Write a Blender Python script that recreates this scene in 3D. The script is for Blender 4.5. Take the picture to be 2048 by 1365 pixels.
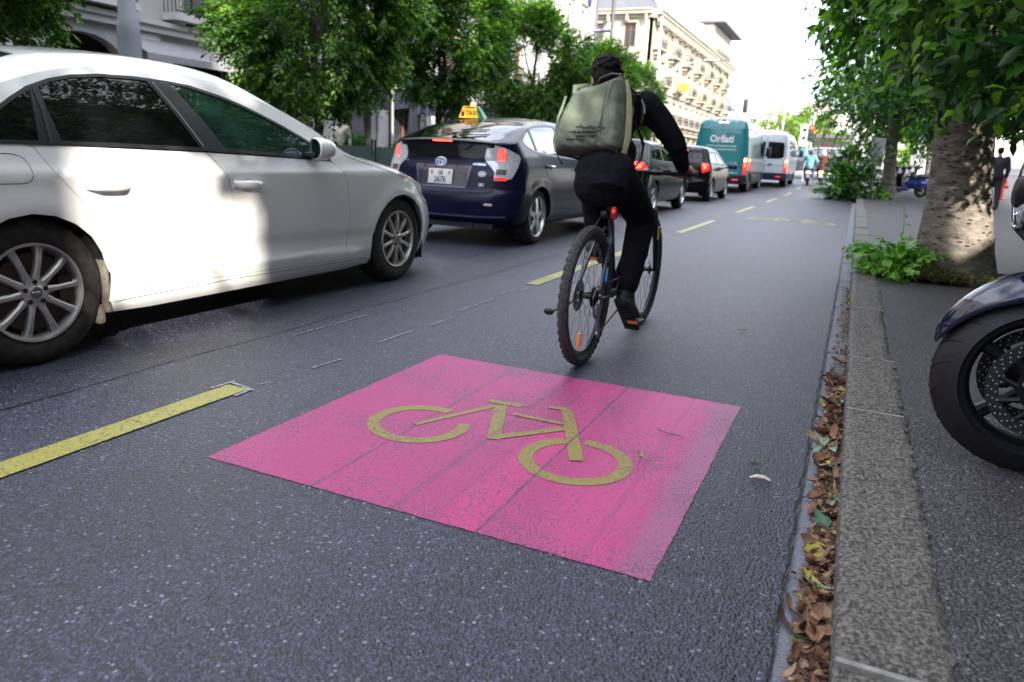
import bpy, bmesh, math, random
import numpy as np
from math import sin, cos, pi, radians, sqrt, tan, atan2
from mathutils import Vector, Matrix
from mathutils.geometry import delaunay_2d_cdt
for o in list(bpy.data.objects): bpy.data.objects.remove(o)
scn = bpy.context.scene
COL = scn.collection
random.seed(7); RNG = np.random.default_rng(7)

# ------------------------------------------------------------------ camera
def _cam():
    yaw, pit, rol, h = .42212, -.25218, .048518, 1.0039
    f = Vector((-sin(yaw)*cos(pit), cos(yaw)*cos(pit), sin(pit)))
    r = Vector((cos(yaw), sin(yaw), 0)); u = r.cross(f)
    r2 = r*cos(rol)+u*sin(rol); u2 = -r*sin(rol)+u*cos(rol)
    cd = bpy.data.cameras.new('camera'); co = bpy.data.objects.new('camera', cd); COL.objects.link(co)
    m = Matrix((r2, u2, -f)).transposed().to_4x4(); m.translation = (0, 0, h)
    co.matrix_world = m
    cd.sensor_width = 36; cd.lens = 1454.16/2048*36
    cd.clip_start = .05; cd.clip_end = 3000
    cd.dof.use_dof = True; cd.dof.focus_distance = 2.6; cd.dof.aperture_fstop = 3.5
    scn.camera = co
_cam()
# ------------------------------------------------------------------ light
SUN_D = Vector((.70, -.714, 0)).normalized(); SUN_EL = radians(27)
sv = Vector((SUN_D.x*cos(SUN_EL), SUN_D.y*cos(SUN_EL), sin(SUN_EL)))       # towards the sun
sl = bpy.data.lights.new('sun', 'SUN'); sl.energy = 4.6; sl.angle = radians(.5); sl.color = (1, .93, .82)
so = bpy.data.objects.new('sun', sl); COL.objects.link(so); so.rotation_euler = sv.to_track_quat('Z', 'Y').to_euler()
W = bpy.data.worlds.new('World'); scn.world = W; W.use_nodes = True
nt = W.node_tree; nt.nodes.clear()
def N(nt, t, **k):
    n = nt.nodes.new(t)
    for a, b in k.items():
        if a.startswith('i_'): n.inputs[a[2:].replace('_', ' ')].default_value = b
        else: setattr(n, a, b)
    return n
sky = N(nt, 'ShaderNodeTexSky', sky_type='NISHITA', sun_disc=False, sun_elevation=SUN_EL,
        sun_rotation=atan2(SUN_D.x, SUN_D.y), altitude=400, air_density=1.0, dust_density=2.0, ozone_density=1.6)
tc = N(nt, 'ShaderNodeTexCoord'); mp = N(nt, 'ShaderNodeMapping'); mp.inputs['Scale'].default_value = (1, 1, 2.6)
nz = N(nt, 'ShaderNodeTexNoise', i_Scale=2.2, i_Detail=7.0, i_Roughness=.55)
rp = N(nt, 'ShaderNodeValToRGB'); rp.color_ramp.elements[0].position = .40; rp.color_ramp.elements[1].position = .62
rp.color_ramp.elements[0].color = (.12, .12, .12, 1); rp.color_ramp.elements[1].color = (.75, .75, .75, 1)
mx = N(nt, 'ShaderNodeMixRGB'); mx.inputs[2].default_value = (12.5, 12.8, 13.5, 1)
bg = N(nt, 'ShaderNodeBackground', i_Strength=.14); wo = N(nt, 'ShaderNodeOutputWorld')
L = nt.links.new
L(tc.outputs['Generated'], mp.inputs[0]); L(mp.outputs[0], nz.inputs['Vector']); L(nz.outputs[0], rp.inputs[0])
L(rp.outputs[0], mx.inputs[0]); L(sky.outputs[0], mx.inputs[1]); L(mx.outputs[0], bg.inputs[0]); L(bg.outputs[0], wo.inputs[0])
vs = scn.view_settings; vs.view_transform = 'Standard'; vs.look = 'None'; vs.gamma = 1; vs.exposure = 1.58; vs.use_curve_mapping = False
scn.render.engine = 'CYCLES'

# ------------------------------------------------------------------ materials
_mats = {}
def mat(name, col, rough=.6, metal=0, var=.15, scale=8., bump=0., bscale=60., coat=0, spec=.5, emit=None, es=0, trans=0, detail=4, col2=None, rvar=0, bdist=.01, sheen=0):
    """plain procedural surface: base colour broken by noise, optional fine bump"""
    if name in _mats: return _mats[name]
    m = bpy.data.materials.new(name); m.use_nodes = True; t = m.node_tree; b = t.nodes['Principled BSDF']
    b.inputs['Roughness'].default_value = rough; b.inputs['Metallic'].default_value = metal
    b.inputs['Coat Weight'].default_value = coat; b.inputs['Coat Roughness'].default_value = .03
    b.inputs['Specular IOR Level'].default_value = spec
    if trans: b.inputs['Transmission Weight'].default_value = trans
    if sheen: b.inputs['Sheen Weight'].default_value = sheen
    c = t.nodes.new('ShaderNodeTexCoord'); l = t.links.new
    n = N(t, 'ShaderNodeTexNoise', i_Scale=scale, i_Detail=float(detail)); l(c.outputs['Object'], n.inputs['Vector'])
    r = t.nodes.new('ShaderNodeValToRGB'); l(n.outputs[0], r.inputs[0])
    a = [max(0, x*(1-var)) for x in col[:3]]; e = [min(1, x*(1+var)) for x in (col2 or col)[:3]]
    r.color_ramp.elements[0].position = .3; r.color_ramp.elements[1].position = .7
    r.color_ramp.elements[0].color = (*a, 1); r.color_ramp.elements[1].color = (*e, 1)
    l(r.outputs[0], b.inputs['Base Color'])
    if rvar:
        mr = N(t, 'ShaderNodeMapRange'); mr.inputs[3].default_value = max(0, rough-rvar); mr.inputs[4].default_value = min(1, rough+rvar)
        l(n.outputs[0], mr.inputs[0]); l(mr.outputs[0], b.inputs['Roughness'])
    if bump:
        n2 = N(t, 'ShaderNodeTexNoise', i_Scale=bscale, i_Detail=5.0); l(c.outputs['Object'], n2.inputs['Vector'])
        bp = N(t, 'ShaderNodeBump', i_Strength=bump, i_Distance=bdist); l(n2.outputs[0], bp.inputs['Height']); l(bp.outputs[0], b.inputs['Normal'])
    if emit: b.inputs['Emission Color'].default_value = (*emit, 1); b.inputs['Emission Strength'].default_value = es
    _mats[name] = m
    return m
def leaf_mat(name, c1, c2, c3, trans=.35, rough=.45):
    """foliage: colour differs from leaf to leaf (random per island), light shines through"""
    m = bpy.data.materials.new(name); m.use_nodes = True; t = m.node_tree; t.nodes.clear(); l = t.links.new
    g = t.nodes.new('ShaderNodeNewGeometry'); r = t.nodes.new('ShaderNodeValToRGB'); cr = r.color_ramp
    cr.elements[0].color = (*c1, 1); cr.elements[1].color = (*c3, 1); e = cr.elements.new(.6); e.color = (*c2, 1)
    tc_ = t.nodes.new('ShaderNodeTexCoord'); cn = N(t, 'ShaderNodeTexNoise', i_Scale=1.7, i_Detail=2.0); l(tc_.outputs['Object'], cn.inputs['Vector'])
    mr_ = N(t, 'ShaderNodeMapRange'); mr_.inputs[1].default_value = .3; mr_.inputs[2].default_value = .7; mr_.inputs[3].default_value = -.35; mr_.inputs[4].default_value = .35; l(cn.outputs[0], mr_.inputs[0])  # clumps lighter and darker by position, standing in for sunlit foliage
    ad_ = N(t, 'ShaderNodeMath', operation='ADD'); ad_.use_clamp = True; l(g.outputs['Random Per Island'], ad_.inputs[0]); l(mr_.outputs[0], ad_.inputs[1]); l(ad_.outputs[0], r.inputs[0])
    b = N(t, 'ShaderNodeBsdfPrincipled', i_Roughness=rough); tr = t.nodes.new('ShaderNodeBsdfTranslucent')
    mu = N(t, 'ShaderNodeMixRGB', blend_type='MULTIPLY'); mu.inputs[0].default_value = 1; mu.inputs[2].default_value = (1.5, 1.8, .6, 1)
    l(r.outputs[0], b.inputs['Base Color']); l(r.outputs[0], mu.inputs[1]); l(mu.outputs[0], tr.inputs['Color'])
    ms = N(t, 'ShaderNodeMixShader'); ms.inputs[0].default_value = trans; o = t.nodes.new('ShaderNodeOutputMaterial')
    l(b.outputs[0], ms.inputs[1]); l(tr.outputs[0], ms.inputs[2]); l(ms.outputs[0], o.inputs[0])
    _mats[name] = m
    return m

# ------------------------------------------------------------------ objects
def tag(o, label=None, cat=None, group=None, kind=None):
    if label: o['label'] = label
    if cat: o['category'] = cat
    if group: o['group'] = group
    if kind: o['kind'] = kind
    return o
def empty(name, loc=(0, 0, 0), rz=0, label=None, cat=None, group=None):
    o = bpy.data.objects.new(name, None); COL.objects.link(o); o.location = loc; o.rotation_euler = (0, 0, rz); o.empty_display_size = .2
    return tag(o, label, cat, group)
def link(name, me, parent=None, loc=None):
    o = bpy.data.objects.new(name, me); COL.objects.link(o)
    if parent: o.parent = parent
    if loc: o.location = loc
    return o
def tree_copy(o, parent=None):
    c = o.copy(); COL.objects.link(c); c.parent = parent
    for ch in [x for x in KIDS.get(o.name, [])] or list(o.children): tree_copy(ch, c)
    return c
KIDS = {}
class MB:
    """collects shapes and links them as one mesh object"""
    def __init__(s): s.v = []; s.f = []; s.n = {}
    def add(s, vs, fs, M=None):
        k = len(s.v)
        s.v += [tuple(M @ Vector(p)) for p in vs] if M else [tuple(p) for p in vs]
        s.f += [tuple(i+k for i in f) for f in fs]; return s
    def box(s, c, d, M=None, rz=0):
        x, y, z = d[0]/2, d[1]/2, d[2]/2; R = Matrix.Translation(c) @ Matrix.Rotation(rz, 4, 'Z')
        if M: R = M @ R
        P = [(-x, -y, -z), (x, -y, -z), (x, y, -z), (-x, y, -z), (-x, -y, z), (x, -y, z), (x, y, z), (-x, y, z)]
        return s.add(P, [(0, 3, 2, 1), (4, 5, 6, 7), (0, 1, 5, 4), (1, 2, 6, 5), (2, 3, 7, 6), (3, 0, 4, 7)], R)
    def rbox(s, c, d, r=.02, M=None, rz=0):
        """box with chamfered edges"""
        bm = bmesh.new(); bmesh.ops.create_cube(bm, size=1); bmesh.ops.scale(bm, vec=d, verts=bm.verts)
        bmesh.ops.bevel(bm, geom=bm.edges[:], offset=min(r, min(d)*.45), segments=2, affect='EDGES', profile=.5)
        R = Matrix.Translation(c) @ Matrix.Rotation(rz, 4, 'Z')
        if M: R = M @ R
        bm.verts.index_update(); s.add([v.co for v in bm.verts], [[v.index for v in f.verts] for f in bm.faces], R); bm.free(); return s
    def tube(s, pts, rad, n=10, cap=True, closed=False, flat=1.0):
        pts = [Vector(p) for p in pts]; m = len(pts)
        if not hasattr(rad, '__len__'): rad = [rad]*m
        vs = []; up = None
        for i, p in enumerate(pts):
            a = pts[(i-1) % m] if closed or i else p; b = pts[(i+1) % m] if closed or i < m-1 else p
            d = (b-a).normalized() if (b-a).length > 1e-9 else Vector((0, 0, 1))
            if up is None: up = Vector((0, 0, 1)) if abs(d.z) < .9 else Vector((1, 0, 0))
            x = d.cross(up); x = x.normalized() if x.length > 1e-6 else Vector((1, 0, 0)); up = x.cross(d).normalized()
            vs += [p+(x*cos(2*pi*j/n)+up*sin(2*pi*j/n)*flat)*rad[i] for j in range(n)]
        fs = [(i*n+j, i*n+(j+1) % n, ((i+1) % m)*n+(j+1) % n, ((i+1) % m)*n+j) for i in range(m if closed else m-1) for j in range(n)]
        if cap and not closed: fs += [tuple(range(n))[::-1], tuple(range((m-1)*n, m*n))]
        return s.add(vs, fs)
    def lathe(s, prof, n=32, M=None, a0=0, a1=2*pi):
        """profile of (r, h) turned about local Z"""
        full = abs(a1-a0-2*pi) < 1e-6; m = n if full else n+1
        vs = [(r*cos(a0+(a1-a0)*j/n), r*sin(a0+(a1-a0)*j/n), h) for (r, h) in prof for j in range(m)]
        fs = [(i*m+j, i*m+(j+1) % m, (i+1)*m+(j+1) % m, (i+1)*m+j) for i in range(len(prof)-1) for j in range(m if full else n)]
        return s.add(vs, fs, M)
    def prism(s, poly, z0, z1, M=None):
        """flat polygon (x, y) extruded from z0 to z1"""
        n = len(poly); vs = [(x, y, z0) for x, y in poly]+[(x, y, z1) for x, y in poly]
        return s.add(vs, [tuple(range(n))[::-1], tuple(range(n, 2*n))]+[(i, (i+1) % n, n+(i+1) % n, n+i) for i in range(n)], M)
    def ball(s, c, r, n=12, M=None):
        r = (r, r, r) if not hasattr(r, '__len__') else r
        R = Matrix.Translation(c) @ Matrix.Diagonal((*r, 1))
        if M: R = M @ R
        return s.lathe([(max(1e-4, sin(pi*i/(n-2))), -cos(pi*i/(n-2))) for i in range(n-1)], n*2 if n < 8 else n+4, R)
    def build(s, name, m=None, parent=None, smooth=35, recalc=True, loc=None, rz=None):
        me = bpy.data.meshes.new(name); me.from_pydata(s.v, [], s.f)
        if recalc:
            bm = bmesh.new(); bm.from_mesh(me); bmesh.ops.recalc_face_normals(bm, faces=bm.faces); bm.to_mesh(me); bm.free()
        if m: me.materials.append(m)
        if smooth: me.polygons.foreach_set('use_smooth', [True]*len(me.polygons)); me.set_sharp_from_angle(angle=radians(smooth))
        if s.n:
            ns = [s.n.get(i, (0, 0, 0)) for i in range(len(me.vertices))]
            me.normals_split_custom_set_from_vertices(ns)
        o = link(name, me, parent, loc)
        if rz is not None: o.rotation_euler = (0, 0, rz)
        return o
def frame_M(o, x, y, z):
    return Matrix(((x[0], y[0], z[0], o[0]), (x[1], y[1], z[1], o[1]), (x[2], y[2], z[2], o[2]), (0, 0, 0, 1)))
def stroke(pts, w, closed=False):
    """flat ribbon outline (list of quads) along 2D points"""
    P = [Vector((*p, 0)) for p in pts]; m = len(P); l = []; r = []
    for i in range(m):
        a = P[(i-1) % m] if closed or i else P[i]; b = P[(i+1) % m] if closed or i < m-1 else P[i]
        d = (b-a).normalized(); n = Vector((-d.y, d.x, 0))*w/2; l.append(P[i]+n); r.append(P[i]-n)
    return [[tuple(r[i][:2]), tuple(r[(i+1) % m][:2]), tuple(l[(i+1) % m][:2]), tuple(l[i][:2])] for i in range(m if closed else m-1)]
def lerp_fn(pts):
    xs = np.array([p[0] for p in pts], float); ys = np.array([p[1] for p in pts], float)
    return lambda x: float(np.interp(x, xs, ys))
def smooth_fn(pts):
    """monotone-ish cubic through points"""
    xs = [p[0] for p in pts]; ys = [p[1] for p in pts]; n = len(xs)
    d = [(ys[i+1]-ys[i])/(xs[i+1]-xs[i]) for i in range(n-1)]; m = [d[0]]
    for i in range(1, n-1): m.append(0 if d[i-1]*d[i] <= 0 else 2*d[i-1]*d[i]/(d[i-1]+d[i]))
    m.append(d[-1])
    def f(x):
        if x <= xs[0]: return ys[0]
        if x >= xs[-1]: return ys[-1]
        i = 0
        while x > xs[i+1]: i += 1
        h = xs[i+1]-xs[i]; t = (x-xs[i])/h
        return (2*t**3-3*t*t+1)*ys[i]+(t**3-2*t*t+t)*h*m[i]+(3*t*t-2*t**3)*ys[i+1]+(t**3-t*t)*h*m[i+1]
    return f
def rnd_poly(pts, r=.02, k=3):
    """round the corners of a polygon"""
    out = []; n = len(pts)
    for i in range(n):
        p = Vector(pts[i]); a = Vector(pts[i-1])-p; b = Vector(pts[(i+1) % n])-p
        ra = min(r, a.length*.45); rb = min(r, b.length*.45)
        if a.length < 1e-6 or b.length < 1e-6: continue
        A = p+a.normalized()*ra; B = p+b.normalized()*rb
        for j in range(k+1):
            t = j/k; out.append(tuple(A*(1-t)**2+p*2*t*(1-t)+B*t*t))
    return out
def inset(poly, d):
    """move every side inwards by d (counter- or clockwise)"""
    n = len(poly); ar = sum(poly[i][0]*poly[(i+1) % n][1]-poly[(i+1) % n][0]*poly[i][1] for i in range(n)); s = 1 if ar > 0 else -1
    out = []
    for i in range(n):
        p = Vector(poly[i]); a = (p-Vector(poly[i-1])); b = (Vector(poly[(i+1) % n])-p)
        if a.length < 1e-9: a = b
        if b.length < 1e-9: b = a
        a = a.normalized(); b = b.normalized(); na = Vector((-a.y, a.x))*s; nb = Vector((-b.y, b.x))*s
        m = na+nb; m = m/max(.35, m.length_squared/2) if m.length > 1e-6 else na
        out.append(tuple(p+m*d))
    return out
def densify(poly, step):
    out = []
    for i in range(len(poly)):
        a = np.array(poly[i]); b = np.array(poly[(i+1) % len(poly)]); k = max(1, int(np.ceil(np.linalg.norm(b-a)/step)))
        out += [tuple(a+(b-a)*j/k) for j in range(k)]
    return out
def inpoly(P, poly):
    x = P[:, 0]; y = P[:, 1]; c = np.zeros(len(P), bool); q = np.array(poly); n = len(q)
    for i in range(n):
        x1, y1 = q[i-1]; x2, y2 = q[i]
        if y1 == y2: continue
        c ^= ((y1 > y) != (y2 > y)) & (x < (x2-x1)*(y-y1)/(y2-y1)+x1)
    return c
def patch(mb, outer, holes, surf, hint, step=.04, off=0., skirt=.012, mirror=False, both=False, su=1e-3):
    """triangulated sheet over a 2D region of surface surf(u, v) -> (x, y, z), with folded-in rims"""
    loops = [densify(outer, step)]+[densify(h, step) for h in holes]
    pts = []; edges = []
    for l in loops:
        k = len(pts); n = len(l); pts += l; edges += [(k+i, k+(i+1) % n) for i in range(n)]
    B = np.array(pts); lo = B.min(0); hi = B.max(0)
    gx = np.arange(lo[0], hi[0], step); gy = np.arange(lo[1], hi[1], step*.87)
    G = np.array([(x+(step/2 if j % 2 else 0), y) for j, y in enumerate(gy) for x in gx])
    if len(G):
        ok = inpoly(G, loops[0])
        for h in loops[1:]: ok &= ~inpoly(G, h)
        G = G[ok]
        if len(G):
            dm = np.full(len(G), 9.)
            for i in range(0, len(B), 200): dm = np.minimum(dm, np.sqrt(((G[:, None]-B[None, i:i+200])**2).sum(2)).min(1))
            G = G[dm > step*.45]
    allp = [Vector(p) for p in pts]+[Vector(p) for p in G]
    V2, E2, F2, *_ = delaunay_2d_cdt(allp, edges, [], 0, 1e-5)
    C = np.array([((V2[f[0]]+V2[f[1]]+V2[f[2]])/3)[:] for f in F2]); ok = inpoly(C, loops[0])
    for h in loops[1:]: ok &= ~inpoly(C, h)
    F = [f for f, o in zip(F2, ok) if o]
    used = sorted({i for f in F for i in f}); ix = {a: b for b, a in enumerate(used)}; F = [[ix[i] for i in f] for f in F]
    hv = Vector(hint); Vv = []; Nn = []
    for i in used:
        u, v = V2[i]; p = Vector(surf(u, v)); a = Vector(surf(u+su, v))-Vector(surf(u-su, v)); b = Vector(surf(u, v+su))-Vector(surf(u, v-su))
        n = a.cross(b)
        n = n.normalized() if n.length > 1e-12 else hv
        if n.dot(hv) < 0: n = -n
        Vv.append(p+n*off); Nn.append(n)
    for mir in ([False, True] if both else [mirror]):
        S = Vector((1, -1 if mir else 1, 1)); k = len(mb.v)
        for p, n in zip(Vv, Nn): mb.n[len(mb.v)] = tuple(n*S); mb.v.append(tuple(p*S))
        FF = []
        for f in F:
            q = (Vv[f[1]]-Vv[f[0]]).cross(Vv[f[2]]-Vv[f[0]]); g = list(f) if q.dot(Nn[f[0]]) > 0 else [f[0], f[2], f[1]]
            FF.append(g)
            mb.f.append(tuple(i+k for i in (g if not mir else g[::-1])))
        if skirt:
            ed = {}
            for g in FF:
                for a, b in ((g[0], g[1]), (g[1], g[2]), (g[2], g[0])):
                    if (b, a) in ed: del ed[(b, a)]
                    else: ed[(a, b)] = 1
            for a, b in ed:
                e = (Vv[b]-Vv[a]); 
                if e.length < 1e-9: continue
                o = e.cross(Nn[a]).normalized(); k2 = len(mb.v)
                for p, n in ((Vv[a], Nn[a]), (Vv[b], Nn[b]), (Vv[b]-Nn[b]*skirt, Nn[b]), (Vv[a]-Nn[a]*skirt, Nn[a])):
                    mb.n[len(mb.v)] = tuple(o*S); mb.v.append(tuple(p*S))
                q = (k2+1, k2, k2+3, k2+2); mb.f.append(q if not mir else q[::-1])
    return mb
def text_mesh(txt, size, depth=.001, align='CENTER', bold=0.0, font=None):
    cu = bpy.data.curves.new('t', 'FONT'); cu.body = txt; cu.size = size; cu.align_x = align; cu.align_y = 'CENTER'; cu.extrude = depth; cu.offset = bold; cu.resolution_u = 3
    o = bpy.data.objects.new('t', cu); COL.objects.link(o); dg = bpy.context.evaluated_depsgraph_get(); dg.update()
    me = bpy.data.meshes.new_from_object(o.evaluated_get(dg)); bpy.data.objects.remove(o); return me
def text(name, txt, size, M, m, parent, bold=0., depth=.001, sx=1.):
    me = text_mesh(txt, size, depth, bold=bold); me.transform(M @ Matrix.Diagonal((sx, 1, 1, 1))); me.materials.clear(); me.materials.append(m)
    return link(name, me, parent)
def worn_print(name, w, h, M, m, parent, seed=0, depth=.003):
    """a line of print too worn or small to read: short uneven strokes"""
    r = random.Random(seed); b = MB(); x = -w/2
    while x < w/2:
        k = h*r.uniform(.35, .7)
        if r.random() > .16: b.box((x+k/2, h*r.uniform(-.12, .12), 0), (k*.8, h*r.uniform(.45, .95), depth), M)
        x += k*1.15
    o = b.build(name, m, parent, smooth=0); o['kind'] = 'stuff'; return o
def fuse(name, mb, m, parent=None, voxel=.012, smooth=4, sub=0):
    """melt overlapping shapes into one continuous surface"""
    me = bpy.data.meshes.new(name); me.from_pydata(mb.v, [], mb.f)
    bm = bmesh.new(); bm.from_mesh(me); bmesh.ops.recalc_face_normals(bm, faces=bm.faces); bm.to_mesh(me); bm.free()
    o = bpy.data.objects.new(name, me); COL.objects.link(o)
    r = o.modifiers.new('r', 'REMESH'); r.mode = 'VOXEL'; r.voxel_size = voxel; r.use_smooth_shade = True
    if smooth: q = o.modifiers.new('s', 'SMOOTH'); q.iterations = smooth; q.factor = .6
    dg = bpy.context.evaluated_depsgraph_get(); dg.update(); me2 = bpy.data.meshes.new_from_object(o.evaluated_get(dg))
    bpy.data.objects.remove(o); me2.materials.clear(); me2.materials.append(m); me2.name = name
    me2.polygons.foreach_set('use_smooth', [True]*len(me2.polygons))
    return link(name, me2, parent)
def zg(y):
    """the street climbs gently beyond 27 m"""
    t = max(0., y-27); return .024*(t*t/(t+4)) if t else 0.
# ------------------------------------------------------------------ ground materials
def asphalt_mat(name, base=(.0195, .0205, .040), lite=(.045, .046, .087), speck=(.24, .24, .29), rough=.47, sp=.09, patch=.34, sc=1.0):
    m = bpy.data.materials.new(name); m.use_nodes = True; t = m.node_tree; b = t.nodes['Principled BSDF']; l = t.links.new
    c = t.nodes.new('ShaderNodeTexCoord')
    v1 = N(t, 'ShaderNodeTexVoronoi', i_Scale=135.*sc); v1.inputs['Randomness'].default_value = 1
    v2 = N(t, 'ShaderNodeTexVoronoi', i_Scale=95.*sc)
    n1 = N(t, 'ShaderNodeTexNoise', i_Scale=60.*sc, i_Detail=6.0, i_Roughness=.7); n2 = N(t, 'ShaderNodeTexNoise', i_Scale=.9, i_Detail=5.0)
    n3 = N(t, 'ShaderNodeTexNoise', i_Scale=7., i_Detail=6.0)
    for q in (v1, v2, n1, n3): l(c.outputs['Object'], q.inputs['Vector'])
    mp = N(t, 'ShaderNodeMapping'); mp.inputs['Scale'].default_value = (1, .22, 1); l(c.outputs['Object'], mp.inputs[0]); l(mp.outputs[0], n2.inputs['Vector'])
    r1 = t.nodes.new('ShaderNodeValToRGB'); l(n1.outputs[0], r1.inputs[0]); r1.color_ramp.elements[0].position = .35; r1.color_ramp.elements[1].position = .68
    r1.color_ramp.elements[0].color = (*base, 1); r1.color_ramp.elements[1].color = (*lite, 1)
    # every stone its own tone
    sh = t.nodes.new('ShaderNodeSeparateColor'); l(v1.outputs['Color'], sh.inputs[0])
    mr = N(t, 'ShaderNodeMapRange'); mr.inputs[3].default_value = .30; mr.inputs[4].default_value = 2.0; l(sh.outputs[0], mr.inputs[0])
    m1 = N(t, 'ShaderNodeMixRGB', blend_type='MULTIPLY'); m1.inputs[0].default_value = 1; l(r1.outputs[0], m1.inputs[1]); l(mr.outputs[0], m1.inputs[2])
    gp = N(t, 'ShaderNodeMapRange'); gp.inputs[1].default_value = .28; gp.inputs[2].default_value = .62; gp.inputs[3].default_value = 1.25; gp.inputs[4].default_value = .30; l(v1.outputs['Distance'], gp.inputs[0])
    m1b = N(t, 'ShaderNodeMixRGB', blend_type='MULTIPLY'); m1b.inputs[0].default_value = 1; l(m1.outputs[0], m1b.inputs[1]); l(gp.outputs[0], m1b.inputs[2]); m1 = m1b
    # pale chips
    s2 = t.nodes.new('ShaderNodeSeparateColor'); l(v2.outputs['Color'], s2.inputs[0])
    g = N(t, 'ShaderNodeMath', operation='GREATER_THAN'); g.inputs[1].default_value = 1-sp; l(s2.outputs[0], g.inputs[0])
    g2 = N(t, 'ShaderNodeMath', operation='LESS_THAN'); g2.inputs[1].default_value = .42; l(v2.outputs['Distance'], g2.inputs[0])
    gm = N(t, 'ShaderNodeMath', operation='MULTIPLY'); l(g.outputs[0], gm.inputs[0]); l(g2.outputs[0], gm.inputs[1])
    g3 = N(t, 'ShaderNodeMath', operation='MULTIPLY'); l(gm.outputs[0], g3.inputs[0]); l(s2.outputs[1], g3.inputs[1])
    m2 = N(t, 'ShaderNodeMixRGB'); l(g3.outputs[0], m2.inputs[0]); l(m1.outputs[0], m2.inputs[1]); m2.inputs[2].default_value = (*speck, 1)
    # long worn wheel tracks and stains
    r3 = N(t, 'ShaderNodeMapRange'); r3.inputs[1].default_value = .3; r3.inputs[2].default_value = .7; r3.inputs[3].default_value = 1-patch; r3.inputs[4].default_value = 1+patch
    l(n2.outputs[0], r3.inputs[0])
    r4 = N(t, 'ShaderNodeMapRange'); r4.inputs[3].default_value = .8; r4.inputs[4].default_value = 1.2; l(n3.outputs[0], r4.inputs[0])
    m3 = N(t, 'ShaderNodeMixRGB', blend_type='MULTIPLY'); m3.inputs[0].default_value = 1; l(m2.outputs[0], m3.inputs[1]); l(r3.outputs[0], m3.inputs[2])
    m4 = N(t, 'ShaderNodeMixRGB', blend_type='MULTIPLY'); m4.inputs[0].default_value = 1; l(m3.outputs[0], m4.inputs[1]); l(r4.outputs[0], m4.inputs[2])
    l(m4.outputs[0], b.inputs['Base Color'])
    rr = N(t, 'ShaderNodeMapRange'); rr.inputs[3].default_value = rough-.12; rr.inputs[4].default_value = rough+.2; l(n1.outputs[0], rr.inputs[0]); l(rr.outputs[0], b.inputs['Roughness'])
    bp = N(t, 'ShaderNodeBump', i_Strength=.9, i_Distance=.005); l(v1.outputs['Distance'], bp.inputs['Height']); bp.invert = True
    b2 = N(t, 'ShaderNodeBump', i_Strength=.2, i_Distance=.004); l(n1.outputs[0], b2.inputs['Height']); l(bp.outputs[0], b2.inputs['Normal'])
    l(b2.outputs[0], b.inputs['Normal'])
    b.inputs['Specular IOR Level'].default_value = .72
    _mats[name] = m
    return m
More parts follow.
